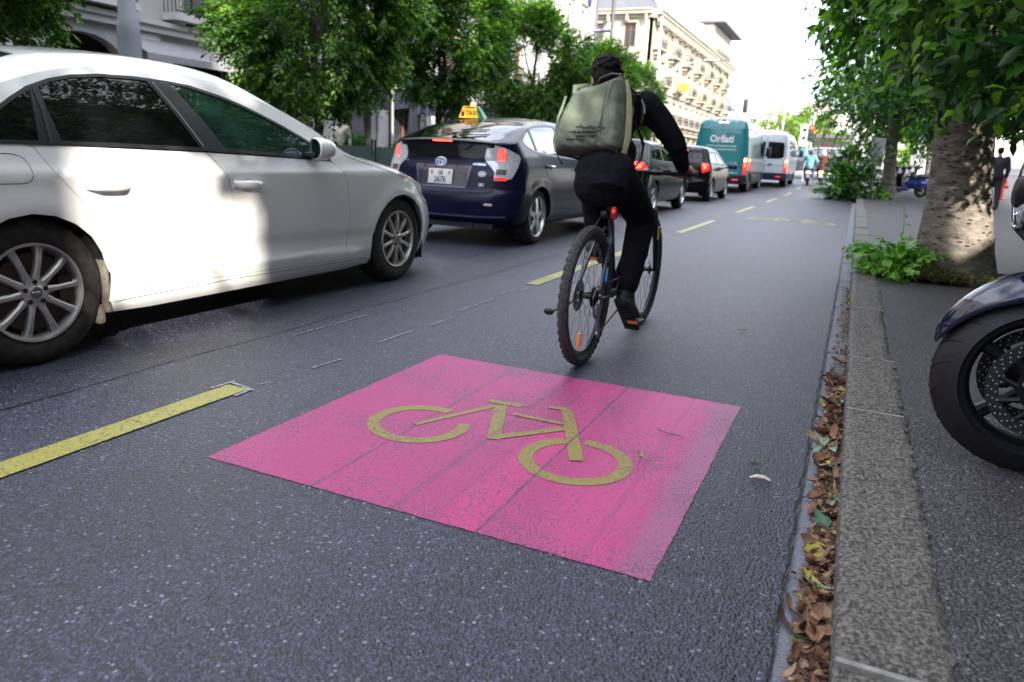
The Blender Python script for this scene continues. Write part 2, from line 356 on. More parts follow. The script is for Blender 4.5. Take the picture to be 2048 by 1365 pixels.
def paint_mat(name, col, dark, wear=.5, streaks=(), tone=()):
    """road paint worn down to the stones; streaks: list of (x, half width, strength) running along the street"""
    m = bpy.data.materials.new(name); m.use_nodes = True; t = m.node_tree; b = t.nodes['Principled BSDF']; l = t.links.new
    c = t.nodes.new('ShaderNodeTexCoord'); n1 = N(t, 'ShaderNodeTexNoise', i_Scale=110., i_Detail=6.0, i_Roughness=.75); n2 = N(t, 'ShaderNodeTexNoise', i_Scale=2.4, i_Detail=4.0)
    v = N(t, 'ShaderNodeTexVoronoi', i_Scale=120.)
    for q in (n1, n2, v): l(c.outputs['Object'], q.inputs['Vector'])
    ad = N(t, 'ShaderNodeMath', operation='MULTIPLY_ADD'); l(n2.outputs[0], ad.inputs[0]); ad.inputs[1].default_value = .34; l(n1.outputs[0], ad.inputs[2])
    r = t.nodes.new('ShaderNodeValToRGB'); l(ad.outputs[0], r.inputs[0]); r.color_ramp.elements[0].position = .635+.12*wear; r.color_ramp.elements[1].position = .70+.12*wear
    r.color_ramp.elements[0].color = (0, 0, 0, 1); r.color_ramp.elements[1].color = (1, 1, 1, 1)
    sx = t.nodes.new('ShaderNodeSeparateXYZ'); l(c.outputs['Object'], sx.inputs[0])
    vr = N(t, 'ShaderNodeMapRange'); vr.inputs[3].default_value = .72; vr.inputs[4].default_value = 1.2; l(n2.outputs[0], vr.inputs[0])
    mm = N(t, 'ShaderNodeMixRGB', blend_type='MULTIPLY'); mm.inputs[0].default_value = 1; mm.inputs[1].default_value = (*col, 1); l(vr.outputs[0], mm.inputs[2])
    cur = mm.outputs[0]
    for (x, hw, c2, k) in tone:
        d = N(t, 'ShaderNodeMath', operation='SUBTRACT'); l(sx.outputs[0], d.inputs[0]); d.inputs[1].default_value = x
        a = N(t, 'ShaderNodeMath', operation='ABSOLUTE'); l(d.outputs[0], a.inputs[0])
        q = N(t, 'ShaderNodeMapRange'); q.inputs[1].default_value = hw*1.25; q.inputs[2].default_value = hw*.6; q.inputs[4].default_value = k; l(a.outputs[0], q.inputs[0])
        x2 = N(t, 'ShaderNodeMixRGB'); l(q.outputs[0], x2.inputs[0]); l(cur, x2.inputs[1]); x2.inputs[2].default_value = (*c2, 1); cur = x2.outputs[0]
    wob = N(t, 'ShaderNodeTexNoise', i_Scale=12., i_Detail=3.0); l(c.outputs['Object'], wob.inputs['Vector'])
    for (x, hw, k) in streaks:
        wx = N(t, 'ShaderNodeMath', operation='MULTIPLY_ADD'); l(wob.outputs[0], wx.inputs[0]); wx.inputs[1].default_value = .012; wx.inputs[2].default_value = -x-.006
        d = N(t, 'ShaderNodeMath', operation='ADD'); l(sx.outputs[0], d.inputs[0]); l(wx.outputs[0], d.inputs[1])
        a = N(t, 'ShaderNodeMath', operation='ABSOLUTE'); l(d.outputs[0], a.inputs[0])
        q = N(t, 'ShaderNodeMapRange'); q.inputs[1].default_value = hw*1.3; q.inputs[2].default_value = hw*.3; q.inputs[4].default_value = k; l(a.outputs[0], q.inputs[0])
        z = N(t, 'ShaderNodeMath', operation='MULTIPLY'); l(q.outputs[0], z.inputs[0]); l(wob.outputs[0], z.inputs[1]); z2 = N(t, 'ShaderNodeMath', operation='MULTIPLY'); z2.use_clamp = True; l(z.outputs[0], z2.inputs[0]); z2.inputs[1].default_value = 1.9
        x2 = N(t, 'ShaderNodeMixRGB'); l(z2.outputs[0], x2.inputs[0]); l(cur, x2.inputs[1]); x2.inputs[2].default_value = (*dark, 1); cur = x2.outputs[0]
    mx = N(t, 'ShaderNodeMixRGB'); l(r.outputs[0], mx.inputs[0]); l(cur, mx.inputs[1]); mx.inputs[2].default_value = (*dark, 1); l(mx.outputs[0], b.inputs['Base Color'])
    b.inputs['Roughness'].default_value = .48
    bp = N(t, 'ShaderNodeBump', i_Strength=.55, i_Distance=.003); l(v.outputs['Distance'], bp.inputs['Height']); bp.invert = True
    b2 = N(t, 'ShaderNodeBump', i_Strength=.6, i_Distance=.004); l(n1.outputs[0], b2.inputs['Height']); l(bp.outputs[0], b2.inputs['Normal']); b2.invert = True
    l(b2.outputs[0], b.inputs['Normal']); _mats[name] = m
    return m
M_ROAD = asphalt_mat('road asphalt')
M_PAVE = asphalt_mat('pavement asphalt', (.032, .028, .036), (.070, .062, .072), (.28, .25, .24), rough=.62, sp=.09, patch=.12)
def granite_mat(name, c1, c2, sc=1., bump=1.):
    m = bpy.data.materials.new(name); m.use_nodes = True; t = m.node_tree; b = t.nodes['Principled BSDF']; l = t.links.new
    c = t.nodes.new('ShaderNodeTexCoord'); oi = t.nodes.new('ShaderNodeObjectInfo')
    n1 = N(t, 'ShaderNodeTexNoise', i_Scale=88.*sc, i_Detail=8.0, i_Roughness=.7); n2 = N(t, 'ShaderNodeTexNoise', i_Scale=260., i_Detail=3.0); n3 = N(t, 'ShaderNodeTexNoise', i_Scale=4., i_Detail=5.)
    mp = N(t, 'ShaderNodeMapping'); mp.inputs['Scale'].default_value = (1, 1, 1); l(c.outputs['Object'], mp.inputs[0])
    l(mp.outputs[0], n1.inputs['Vector'])
    for q in (n2, n3): l(c.outputs['Object'], q.inputs['Vector'])
    r = t.nodes.new('ShaderNodeValToRGB'); l(n1.outputs[0], r.inputs[0]); r.color_ramp.elements[0].position = .43; r.color_ramp.elements[1].position = .59
    r.color_ramp.elements[0].color = (*c1, 1); r.color_ramp.elements[1].color = (*c2, 1)
    mr = N(t, 'ShaderNodeMapRange'); mr.inputs[1].default_value = .3; mr.inputs[2].default_value = .7; mr.inputs[3].default_value = .6; mr.inputs[4].default_value = 1.35; l(n2.outputs[0], mr.inputs[0])
    m1 = N(t, 'ShaderNodeMixRGB', blend_type='MULTIPLY'); m1.inputs[0].default_value = 1; l(r.outputs[0], m1.inputs[1]); l(mr.outputs[0], m1.inputs[2])
    m3 = N(t, 'ShaderNodeMapRange'); m3.inputs[3].default_value = .75; m3.inputs[4].default_value = 1.25; l(n3.outputs[0], m3.inputs[0])
    m2 = N(t, 'ShaderNodeMixRGB', blend_type='MULTIPLY'); m2.inputs[0].default_value = 1; l(m1.outputs[0], m2.inputs[1]); l(m3.outputs[0], m2.inputs[2])
    l(m2.outputs[0], b.inputs['Base Color']); b.inputs['Roughness'].default_value = .75
    bp = N(t, 'ShaderNodeBump', i_Strength=.9*bump, i_Distance=.012); l(n1.outputs[0], bp.inputs['Height']); l(bp.outputs[0], b.inputs['Normal']); _mats[name] = m
    return m
M_KERB = granite_mat('kerb granite', (.048, .043, .041), (.245, .222, .198))
M_GUT = granite_mat('gutter stone', (.13, .135, .165), (.20, .205, .24), 2., .4)
M_PINK = paint_mat('pink road paint', (.45, .036, .19), (.10, .045, .09), .45,
    streaks=[(-1.36, .007, .8), (-1.07, .016, .45), (-.80, .006, 1.), (-.62, .006, .2), (-.95, .004, .4), (-.50, .012, .25)],
    tone=[(-.865, .07, (.60, .040, .20), .6), (-.34, .07, (.30, .10, .20), .75), (-.56, .13, (.54, .05, .22), .6)])
M_YEL = paint_mat('yellow road paint', (.42, .38, .075), (.11, .10, .06), .35)
M_YEL2 = paint_mat('dull yellow symbol paint', (.29, .24, .05), (.16, .07, .08), .42, streaks=[(-.80, .007, 1.), (-1.07, .016, .5)])
M_CHALK = paint_mat('old white setting-out paint', (.36, .37, .42), (.05, .05, .075), .28)
M_DIRT = mat('soil', (.06, .045, .03), .95, var=.5, scale=20, bump=.8, bscale=60, bdist=.02)
# ------------------------------------------------------------------ ground sheets
YS = [-60, -20, -6, 0, 6, 12, 18, 24, 27, 29, 31, 34, 38, 44, 52, 62, 75, 95, 120, 160, 220, 400, 900]
def sheet(name, x0, x1, m, dz=0., ys=YS, parent=None, kind='structure'):
    b = MB(); vs = []
    for y in ys: vs += [(x0, y, zg(y)+dz), (x1, y, zg(y)+dz)]
    b.add(vs, [(2*i, 2*i+1, 2*i+3, 2*i+2) for i in range(len(ys)-1)])
    o = b.build(name, m, parent, smooth=0, recalc=False)
    if kind: o['kind'] = kind
    return o
sheet('ground', -700, 700, mat('ground earth', (.12, .12, .12), .9), -.30)
road = sheet('road', -10.6, -.010, M_ROAD, 0)
KERB_END = 25.5
ys_near = [y for y in YS if y <= 24]+[KERB_END+60]
TREE = (.93, 7.72)
# pavement to the right, with an open square of soil round the plane tree
def pave(name, x0, x1, y0, y1, m=M_PAVE, dz=.10):
    ys = [y0]+[y for y in YS if y0 < y < y1]+[y1]; b = MB(); vs = []
    for y in ys: vs += [(x0, y, zg(y)+dz), (x1, y, zg(y)+dz)]
    b.add(vs, [(2*i, 2*i+1, 2*i+3, 2*i+2) for i in range(len(ys)-1)])
    return b
pb = pave('p', .280, 9, -60, 7.02); q = pave('p', .280, .345, 7.02, 8.35); pb.add(q.v, q.f)
q = pave('p', 1.62, 9, 7.02, 8.35); pb.add(q.v, q.f)
q = pave('p', .280, 9, 8.35, 60); pb.add(q.v, q.f)
sidewalk = pb.build('sidewalk', M_PAVE, smooth=0, recalc=False); sidewalk['kind'] = 'structure'
cross = MB(); q = pave('p', -.010, 60, 60, 75, dz=.02); cross.add(q.v, q.f); q = pave('p', .3, 60, 75, 120, dz=.12); cross.add(q.v, q.f)
c_ = cross.build('cross_street', M_ROAD, smooth=0, recalc=False); c_['kind'] = 'structure'
sheet('square', 9, 120, M_PAVE, .085)
# soil bed, slightly mounded
b = MB(); nx = 22; vs = []; fs = []
for j in range(nx+1):
    for i in range(nx+1):
        x = .345+1.275*i/nx; y = 7.02+1.33*j/nx; r = math.hypot(x-TREE[0], y-TREE[1]); e = min(i, nx-i, j, nx-j)
        vs.append((x, y, .075+.07*math.exp(-(r/.42)**2)*(e > 0)+.012*random.random()*(e > 0)))
fs = [(j*(nx+1)+i, j*(nx+1)+i+1, (j+1)*(nx+1)+i+1, (j+1)*(nx+1)+i) for j in range(nx) for i in range(nx)]
b.add(vs, fs); soil = b.build('soil_bed', M_DIRT); soil['kind'] = 'structure'
b = MB(); 
for (x0, y0, x1, y1) in ((.345, 7.02, 1.62, 7.02), (.345, 8.35, 1.62, 8.35), (.345, 7.02, .345, 8.35), (1.62, 7.02, 1.62, 8.35)): b.box(((x0+x1)/2, (y0+y1)/2, .03), (abs(x1-x0)+.008, abs(y1-y0)+.008, .139))
b.build('soil_edge', mat('cut asphalt edge', (.10, .095, .09), .9), soil)
# kerb stones, one by one
def rough_block(x0, x1, y0, y1, z0, z1, amp, seg=.05, seed=0, round_=.012):
    """weathered stone block with an uneven top and broken edges"""
    r = np.random.default_rng(seed); nx = max(2, int((x1-x0)/seg)); ny = max(3, int((y1-y0)/seg)); b = MB(); vs = []
    for j in range(ny+1):
        for i in range(nx+1):
            x = x0+(x1-x0)*i/nx; y = y0+(y1-y0)*j/ny; e = (i in (0, nx)) or (j in (0, ny))
            z = z1+(r.random()-.5)*amp-(round_ if e else 0)
            if i == nx: x += (r.random()-.5)*amp*1.6
            if i == 0: x += (r.random()-.5)*amp*.5
            vs.append((x, y, z+zg(y)))
    k = len(vs); fs = [(j*(nx+1)+i, j*(nx+1)+i+1, (j+1)*(nx+1)+i+1, (j+1)*(nx+1)+i) for j in range(ny) for i in range(nx)]
    ring = [i for i in range(nx+1)]+[j*(nx+1)+nx for j in range(1, ny+1)]+[ny*(nx+1)+i for i in range(nx-1, -1, -1)]+[j*(nx+1) for j in range(ny-1, 0, -1)]
    for i in ring: x, y, z = vs[i]; vs.append((x, y, z0+zg(y)))
    fs += [(ring[a], k+a, k+(a+1) % len(ring), ring[(a+1) % len(ring)]) for a in range(len(ring))]
    b.add(vs, fs); return b
jts = [-2.6, -1.5, -.35, 1.345, 2.99, 3.885, 5.35, 6.77, 8.4, 10.0, 11.6, 13.2, 14.8, 16.4, 18.0, 19.6, 21.2, 22.6, 24.0, KERB_END]
for i in range(len(jts)-1):
    near = jts[i] < 7
    rough_block(.095, .297+(.012*math.sin(i*2.3)), jts[i]+.007, jts[i+1]-.007, -.12, .112+.004*math.sin(i*5), .0105 if near else .005, .021 if near else .2, i).build('kerb_stone', M_KERB, sidewalk, smooth=60)
rough_block(.095, .297, KERB_END+.005, 60, -.12, .112, .002, .6, 99).build('kerb_stone', M_KERB, sidewalk, smooth=60)
for yj in jts[2:12]:
    b = MB(); b.box((.196, yj, .048), (.198, .0150, .126)); b.build('mortar_joint', mat('pale mortar', (.26, .25, .235), .9, var=.25, scale=40, bump=.4, bscale=200), sidewalk, smooth=0)
y = -.9; i = 0
while y < 24:
    ln = .52+.1*math.sin(i*1.7)
    if y < 9: rough_block(-.012+.006*math.sin(i*3.1), .090, y+.004, y+ln-.004, -.08, -.004+.0025*math.sin(i*2), .003, .05, 200+i, .004).build('gutter_stone', M_GUT, road, smooth=60)
    else:
        ln = 1.6; rough_block(-.008, .092, y+.004, y+ln-.004, -.08, .002, .002, .4, 200+i, .004).build('gutter_stone', M_GUT, road, smooth=60)
    y += ln; i += 1
# kerb of the planting island further on (the second tree stands in it) and cracked seam beside the gutter
b = MB()
for k in range(260):
    y = -.8+k*.045; w = .002+.004*random.random(); x = -.018+.004*math.sin(k*1.3)+.003*random.random()
    b.add([(x-w, y, .0035), (x+w*.3, y, .0035), (x+w*.3, y+.047, .0035), (x-w, y+.047, .0035)], [(0, 1, 2, 3)])
b.build('seam', mat('wet dark seam', (.02, .018, .018), .8), road, smooth=0, recalc=False)
# ------------------------------------------------------------------ painted markings
def flat(name, polys, z, m, parent=road, label=None):
    b = MB()
    for p in polys:
        # keep it gently following the slope
        b.add([(x, y, z+zg(y)) for x, y in p], [tuple(range(len(p)))])
    bm = bmesh.new(); me = bpy.data.meshes.new(name); me.from_pydata(b.v, [], b.f); bm.from_mesh(me)
    for f in bm.faces:
        f.normal_update()
        if f.normal.z < 0: f.normal_flip()
    bm.to_mesh(me); bm.free(); me.materials.append(m); o = link(name, me, parent)
    if label: o['label'] = label
    return o
# pink panel with slightly ragged edge
def ragged(poly, step=.03, a=.0016):
    return [(x+(random.random()-.5)*2*a, y+(random.random()-.5)*2*a) for x, y in densify(poly, step)]
flat('painted_panel', [ragged([(-1.785, 1.595), (-.315, 1.6), (-.305, 3.10), (-1.785, 3.09)])], .002, M_PINK, label='square pink painted panel in the cycle lane')
def arc(cx, cy, r, w, a0, a1, n=40):
    return stroke([(cx+r*cos(radians(a0+(a1-a0)*i/n)), cy+r*sin(radians(a0+(a1-a0)*i/n))) for i in range(n+1)], w)
def bike_symbol(ox, oy, s, m, z=.008, par=road, name='bicycle_symbol', label=None):
    P = arc(-1.362, 2.215, .170, .050, 77, 388) if s == 1 else arc(-1.362, 2.215, .170, .050, 0, 360)
    P += arc(-.728, 2.195, .170, .050, 122, 458)
    bars = [[(-1.369, 2.195), (-1.20, 2.545)], [(-1.255, 2.585), (-1.105, 2.60)], [(-1.185, 2.56), (-1.048, 2.215)],
            [(-1.062, 2.225), (-.845, 2.475)], [(-1.10, 2.495), (-.885, 2.495)], [(-1.01, 2.648), (-.935, 2.655)], [(-.94, 2.66), (-.885, 2.56)], [(-.892, 2.57), (-.722, 2.19)]]
    ws = [.028, .045, .05, .038, .03, .035, .042, .05]
    b = MB(); k = 0
    for q in P: b.add([((x+1.05)*s+ox, (y-2.3)*s+oy, z) for x, y in q], [(0, 1, 2, 3)])
    for i, (l, w) in enumerate(zip(bars, ws)):
        for q in stroke(l, w): b.add([((x+1.05)*s+ox, (y-2.3)*s+oy, z+.00025*(i+1)) for x, y in q], [(0, 1, 2, 3)])
    o = b.build(name, m, par, smooth=0); 
    if label: o['label'] = label
bike_symbol(-1.05, 2.3, 1, M_YEL2, .0035, label='dull yellow bicycle symbol on the pink panel')
bike_symbol(-1.03, 15.1, 1.55, M_YEL, .004, label='pale yellow bicycle symbol far along the cycle lane')
for k in range(8):
    y0 = -.72+5.7*k; y1 = y0+2.9
    if k == 0: y1 = 2.17
    if k == 1: y0, y1 = 5.26, 8.1
    ys = [y0+(y1-y0)*i/6 for i in range(7)]
    flat('lane_dash', [ragged([(-2.275, ys[i]+.002), (-2.165, ys[i]+.002), (-2.165, ys[i+1]), (-2.275, ys[i+1])], .1, .0015) for i in range(6)], .005, M_YEL)
# thin chalky setting-out lines
def line(x0, y0, x1, y1, w=.012, z=.004): return stroke([(x0, y0), (x1, y1)], w)
cl = []
for (x0, y0, x1, y1, w) in ((-2.28, 2.20, -2.14, 2.17, .014), (-2.155, 2.17, -2.15, 2.08, .014), (-2.30, 2.10, -2.29, 2.22, .014), (-2.18, 2.24, -2.15, 2.30, .008), (-2.15, 2.55, -2.13, 2.75, .010), (-2.17, 3.10, -2.16, 3.42, .008), (-2.2, 4.05, -2.2, 4.55, .010), (-2.24, 4.75, -2.24, 5.0, .008),
                            (-2.62, 2.95, -2.60, 3.60, .010), (-2.18, 5.0, -2.16, 5.22, .008), (-2.15, 3.6, -2.14, 3.85, .006)):
    for q in line(x0, y0, x1, y1, w): cl.append(ragged(q, .03, .002))
flat('setting_out_line', cl, .0045, M_CHALK)
cl = []
for i in range(3): cl.append([(-2.0+i*.9, 50), (-1.5+i*.9, 50), (-1.5+i*.9, 53), (-2.0+i*.9, 53)])
for i in range(9): cl.append([(-9.6+i*1.1, 57.2), (-9.1+i*1.1, 57.2), (-9.1+i*1.1, 60.4), (-9.6+i*1.1, 60.4)])
for q in cl: flat('crossing_stripe', [q], .005, mat('white road paint', (.62, .62, .62), .6, var=.2, scale=30))
flat('stop_line', [[(-5.6, 54.4), (-2.4, 54.4), (-2.4, 54.9), (-5.6, 54.9)]], .005, _mats['white road paint'])

# old joint between two strips of asphalt, with a few tar-sealed cracks
b = MB(); r_ = random.Random(8)
for (x0, y0, x1, y1, w) in ((-2.74, .2, -2.70, 9.5, .010), (-3.35, 6, -3.3, 30, .012)):
    n = int((y1-y0)/.06); xp = x0
    for k in range(n):
        ya = y0+(y1-y0)*k/n; yb_ = y0+(y1-y0)*(k+1)/n; xn = x0+(x1-x0)*k/n+.010*sin(k*.31)+.004*r_.uniform(-1, 1); ww = w*r_.uniform(.3, 1.1)
        b.add([(xp-ww/2, ya, .0025+zg(ya)), (xp+ww/2, ya, .0025+zg(ya)), (xn+ww/2, yb_, .0025+zg(yb_)), (xn-ww/2, yb_, .0025+zg(yb_))], [(0, 1, 2, 3)]); xp = xn
b.build('asphalt_joint', mat('tar joint', (.012, .012, .018), .6), road, smooth=0, recalc=False)
# ------------------------------------------------------------------ fallen leaves in the gutter
def leaf_mesh(name, m, ln=.07, wd=.035, curl=.6, fold=.3, n=5, lobes=0, seed=0):
    r = random.Random(seed); vs = []; fs = []
    for i in range(n+1):
        t = i/n; w = wd*(sin(pi*min(.98, t*.93+.05))**.8)*(1+(.35*sin(t*lobes*pi) if lobes else 0))*.5
        a = curl*(t-.4)*2; x = ln*(t-.5); z = ln*.5*curl*(t-.45)**2*2+.003*r.random()
        vs += [(x, -w, z+fold*w+.004*(r.random()-.5)), (x, 0, z), (x, w, z+fold*w*(.6+.8*r.random()))]
    for i in range(n):
        k = i*3; fs += [(k, k+1, k+4, k+3), (k+1, k+2, k+5, k+4)]
    b = MB(); b.add(vs, fs); b.tube([(-ln*.5, 0, 0), (-ln*.75, .003, .004)], [.0012, .0008], 4)
    me = bpy.data.meshes.new(name); me.from_pydata(b.v, [], b.f); me.materials.append(m); me.polygons.foreach_set('use_smooth', [True]*len(me.polygons))
    return me
LB = dict(brown=mat('dry brown leaf', (.17, .075, .04), .75, var=.5, scale=18, col2=(.26, .13, .07)), tan=mat('pale tan leaf', (.33, .22, .13), .75, var=.3, scale=18),
          green=mat('fallen green leaf', (.06, .16, .09), .6, var=.4, scale=14), grey=mat('grey-green dull leaf', (.20, .28, .20), .7, var=.3, scale=14), yellow=mat('yellow leaf', (.42, .36, .06), .6, var=.3, scale=20),
          dark=mat('rotting dark leaf', (.07, .035, .025), .8, var=.4, scale=14))
LV = {k: [leaf_mesh('fallen_leaf_'+k, m, .055+.02*j, .028+.012*(j % 3), curl=(.9 if k in ('brown', 'tan', 'dark') else .35)+.4*(j % 2), fold=.25+.35*(j % 3), lobes=(0, 3, 2)[j % 3], seed=j*9+len(k)) for j in range(5)] for k, m in LB.items()}
LT = dict(brown=('dry curled brown leaf lying in the gutter litter', 'dry brown leaves in the gutter'), tan=('pale tan papery leaf lying in the gutter litter', 'pale tan leaves in the gutter'),
          green=('fresh green leaf fallen among the gutter litter', 'green leaves in the gutter'), grey=('dull grey-green leaf fallen among the gutter litter', 'dull grey-green leaves in the gutter'),
          yellow=('yellow leaf lying in the gutter litter', 'yellow leaves in the gutter'), dark=('dark rotting leaf lying in the gutter litter', 'dark leaves in the gutter'))
def leaf_density(y):
    # heaps and bare stretches along the gutter
    return smooth_fn([(.9, .5), (1.35, .8), (1.6, .95), (1.75, .9), (1.95, 1.), (2.12, .35), (2.2, .9), (2.45, .95), (2.6, .8), (2.72, .45), (2.85, 1.), (3.3, 1.), (3.62, 1.), (3.78, .8), (3.9, .1), (4.3, .08), (5, .12), (7, .05)])(y)
def place_leaf(kind, x, y, z, s=1.):
    o = link('fallen_leaf', random.choice(LV[kind])); o.location = (x, y, z+zg(y)); o.rotation_euler = (random.gauss(0, .45), random.gauss(0, .45), random.random()*6.28)
    o.scale = (s, s, s*random.uniform(.6, 1.3)); tag(o, LT[kind][0], 'leaf', LT[kind][1]); return o
R2 = random.Random(5); random.seed(5); k = 0
big = 0
while big < 285:
    y = R2.uniform(.95, 6.5)
    if R2.random() > leaf_density(y)*(1.0 if y < 3.9 else .4): continue
    lo = (.030 if R2.random() < .8 else -.005) if y < 3.9 else .06
    x = min(.092, lo+R2.random()**.75*(.092-lo)+R2.gauss(0, .006)); kind = R2.choices(['brown', 'tan', 'green', 'grey', 'yellow', 'dark'], [40, 14, 7, 7, 4, 22])[0]
    h = .008+.035*max(0, (x-.02)/.08)*leaf_density(y)*R2.random(); place_leaf(kind, x-.01, y, h, R2.uniform(.32, .78)); big += 1
def litter_bits():
    b = MB(); r = random.Random(11)
    n = 0
    while n < 4200:
        y = r.uniform(.9, 7)
        if r.random() > leaf_density(y): continue
        x = .02+.075*r.random()**.7; z = .004+.026*max(0, (x-.02)/.08)*r.random()*leaf_density(y)
        M = Matrix.Translation((x, y, z)) @ Matrix.Rotation(r.random()*6.28, 4, 'Z') @ Matrix.Rotation(r.gauss(0, .5), 4, 'X'); s = r.uniform(.004, .016)
        b.add([(-s, -s*.4, 0), (0, -s*.6, s*.3), (s, 0, 0), (0, s*.6, s*.4)], [(0, 1, 3), (1, 2, 3)], M); n += 1
    o = b.build('leaf_crumbs', leaf_mat('crumbled leaf bits', (.05, .028, .018), (.15, .07, .04), (.30, .19, .11), .05, .8), smooth=0, recalc=False)
    tag(o, 'crumbled dry leaf bits filling the gutter beside the kerb', 'leaf litter', kind='stuff')
litter_bits()
# single things lying on the lane
def husk():
    b = MB(); b.tube([(-.03, 0, .004), (-.01, .004, .010), (.015, .003, .010), (.034, -.002, .004)], [.004, .009, .009, .005], 8, flat=.6)
    o = b.build('seed_husk', mat('pale husk', (.55, .50, .38), .7, var=.25, scale=80)); o.location = (-.145, 2.36, .004); o.rotation_euler = (0, 0, .15)
    tag(o, 'pale beige seed husk lying on the lane to the right of the pink panel', 'seed husk')
husk()
o = link('fallen_leaf', leaf_mesh('curled_pale_leaf', LB['tan'], .05, .02, 1.1, .6)); o.location = (-.535, 2.31, .014); o.rotation_euler = (.2, 0, 1.9); tag(o, 'small curled pale leaf at the rim of the front wheel of the pink panel symbol', 'leaf')
o = link('fallen_leaf', leaf_mesh('small_brown_leaf', LB['dark'], .04, .018, 1.1, .6)); o.location = (-.17, 2.46, .008); o.rotation_euler = (.2, 0, .4); tag(o, 'small brown leaf scrap just behind the pale husk', 'leaf')
o = link('fallen_leaf', leaf_mesh('yellow_leaf_lane', LB['yellow'], .05, .02, .8, .6)); o.location = (-.50, 4.60, .008); tag(o, 'tiny yellowish leaf alone on the lane beyond the pink panel', 'leaf')
b = MB(); b.tube([(-.55, 2.63, .007), (-.50, 2.60, .009), (-.46, 2.61, .007), (-.44, 2.585, .008)], [.0018, .0016, .0014, .001], 5)
tag(b.build('twig', LB['dark']), 'thin dark twig on the far right of the pink panel', 'twig')
# ------------------------------------------------------------------ vehicle surfaces
M_GLASS = mat('dark tinted car glass', (.004, .005, .006), .02, var=.1, coat=0, spec=.45)
M_GLASSG = mat('green tinted car glass', (.010, .028, .024), .015, var=.1, coat=.7, spec=.8)
M_TRIM = mat('satin black trim', (.018, .018, .022), .35, var=.3, scale=30)
M_PLASTIC = mat('black plastic', (.022, .022, .025), .55, var=.3, scale=30, bump=.1, bscale=300)
M_TYRE = mat('tyre rubber', (.014, .013, .013), .8, var=.35, scale=22, bump=.2, bscale=180, col2=(.028, .024, .021))
M_DARK = mat('underbody black', (.008, .008, .008), .9)
M_CHROME = mat('chrome', (.75, .75, .78), .12, 1, var=.05)
M_ALLOY = mat('dusty alloy', (.56, .54, .52), .38, .6, var=.22, scale=9, rvar=.12)
M_DISC = mat('worn brake disc', (.06, .045, .04), .5, .6, var=.5, scale=6)
M_RED = mat('red lamp glass', (.45, .012, .015), .12, coat=1, emit=(1, .03, .02), es=.35)
M_REDON = mat('lit brake lamp', (.8, .05, .02), .2, emit=(1, .05, .02), es=3.5)
M_REDHOT = mat('lit brake bulb', (1, .5, .2), .2, emit=(1, .30, .08), es=5)
M_CLEAR = mat('clear lamp glass', (.62, .62, .66), .12, .2, coat=1, var=.25, scale=60)
M_WHITEP = mat('number plate white', (.72, .73, .74), .35, var=.06)
M_BLACKP = mat('lettering black', (.012, .012, .014), .5)
class Surf:
    """body shape as smooth maps: side (x, z), top (x, y), rear and front (y, z)"""
    def __init__(s, w, xr, xf, ze, zc, Lr=.45, Lf=.55, p=2.8, bumps=None, q=(.55, 2, .45, 12)):
        s.w, s.xr, s.xf, s.ze, s.zc = (smooth_fn(a) for a in (w, xr, xf, ze, zc)); s.Lr, s.Lf, s.p, s.bumps, s.q = Lr, Lf, p, bumps, q
        s.wm = max(a[1] for a in w); s.kr = s._k(Lr); s.kf = s._k(Lf)
    def _k(s, L):
        lo, hi = .01, .999
        for _ in range(40):
            m = (lo+hi)/2; v = m**(s.p-1)*(1-m**s.p)**(1/s.p-1)*s.wm/L
            lo, hi = (m, hi) if v < 1 else (lo, m)
        return lo
    def E(s, x, z):
        a = (s.xr(z)+s.Lr-x)/s.Lr; b = (x-s.xf(z)+s.Lf)/s.Lf; e = 1.
        if a > 0: e *= max(1e-4, 1-min(a, .9999)**s.p)**(1/s.p)
        if b > 0: e *= max(1e-4, 1-min(b, .9999)**s.p)**(1/s.p)
        return e
    def hw(s, x, z):
        v = s.w(z)*s.E(x, z)
        if s.bumps: v += s.bumps(x, z)
        return v
    def side(s, x, z): return (x, -s.hw(x, z), z)
    def xe_r(s, z): return s.xr(z)+s.Lr*(1-s.kr)
    def xe_f(s, z): return s.xf(z)-s.Lf*(1-s.kf)
    def top(s, x, y):
        ze = s.ze(x); W_ = max(.05, s.hw(x, ze)); t = min(1.05, abs(y)/W_); zc = s.zc(x); a, n, b, m = s.q
        return (x, y, zc-(zc-ze)*(a*t**n+b*t**m))
    def rear(s, y, z):
        t = min(.9995, abs(y)/s.w(z)); return (s.xr(z)+s.Lr*(1-(1-t**s.p)**(1/s.p)), y, z)
    def front(s, y, z):
        t = min(.9995, abs(y)/s.w(z)); return (s.xf(z)-s.Lf*(1-(1-t**s.p)**(1/s.p)), y, z)
    def yk(s, z, rear=True):
        k = s.kr if rear else s.kf; return s.w(z)*(1-k**s.p)**(1/s.p)
SIDE, TOP, REAR, FRONT = (0, -1, 0), (0, 0, 1), (-1, 0, 0), (1, 0, 0)
def arch_pts(cx, cz, R, z0, n=14, a0=None, sq=1.0):
    """wheel arch outline from rear to front, between floor heights z0"""
    a = math.asin(max(-.95, min(.95, (z0-cz)/R))); return [(cx-R*cos(a+(pi-2*a)*i/n), cz+R*sq*sin(a+(pi-2*a)*i/n)) for i in range(n+1)]
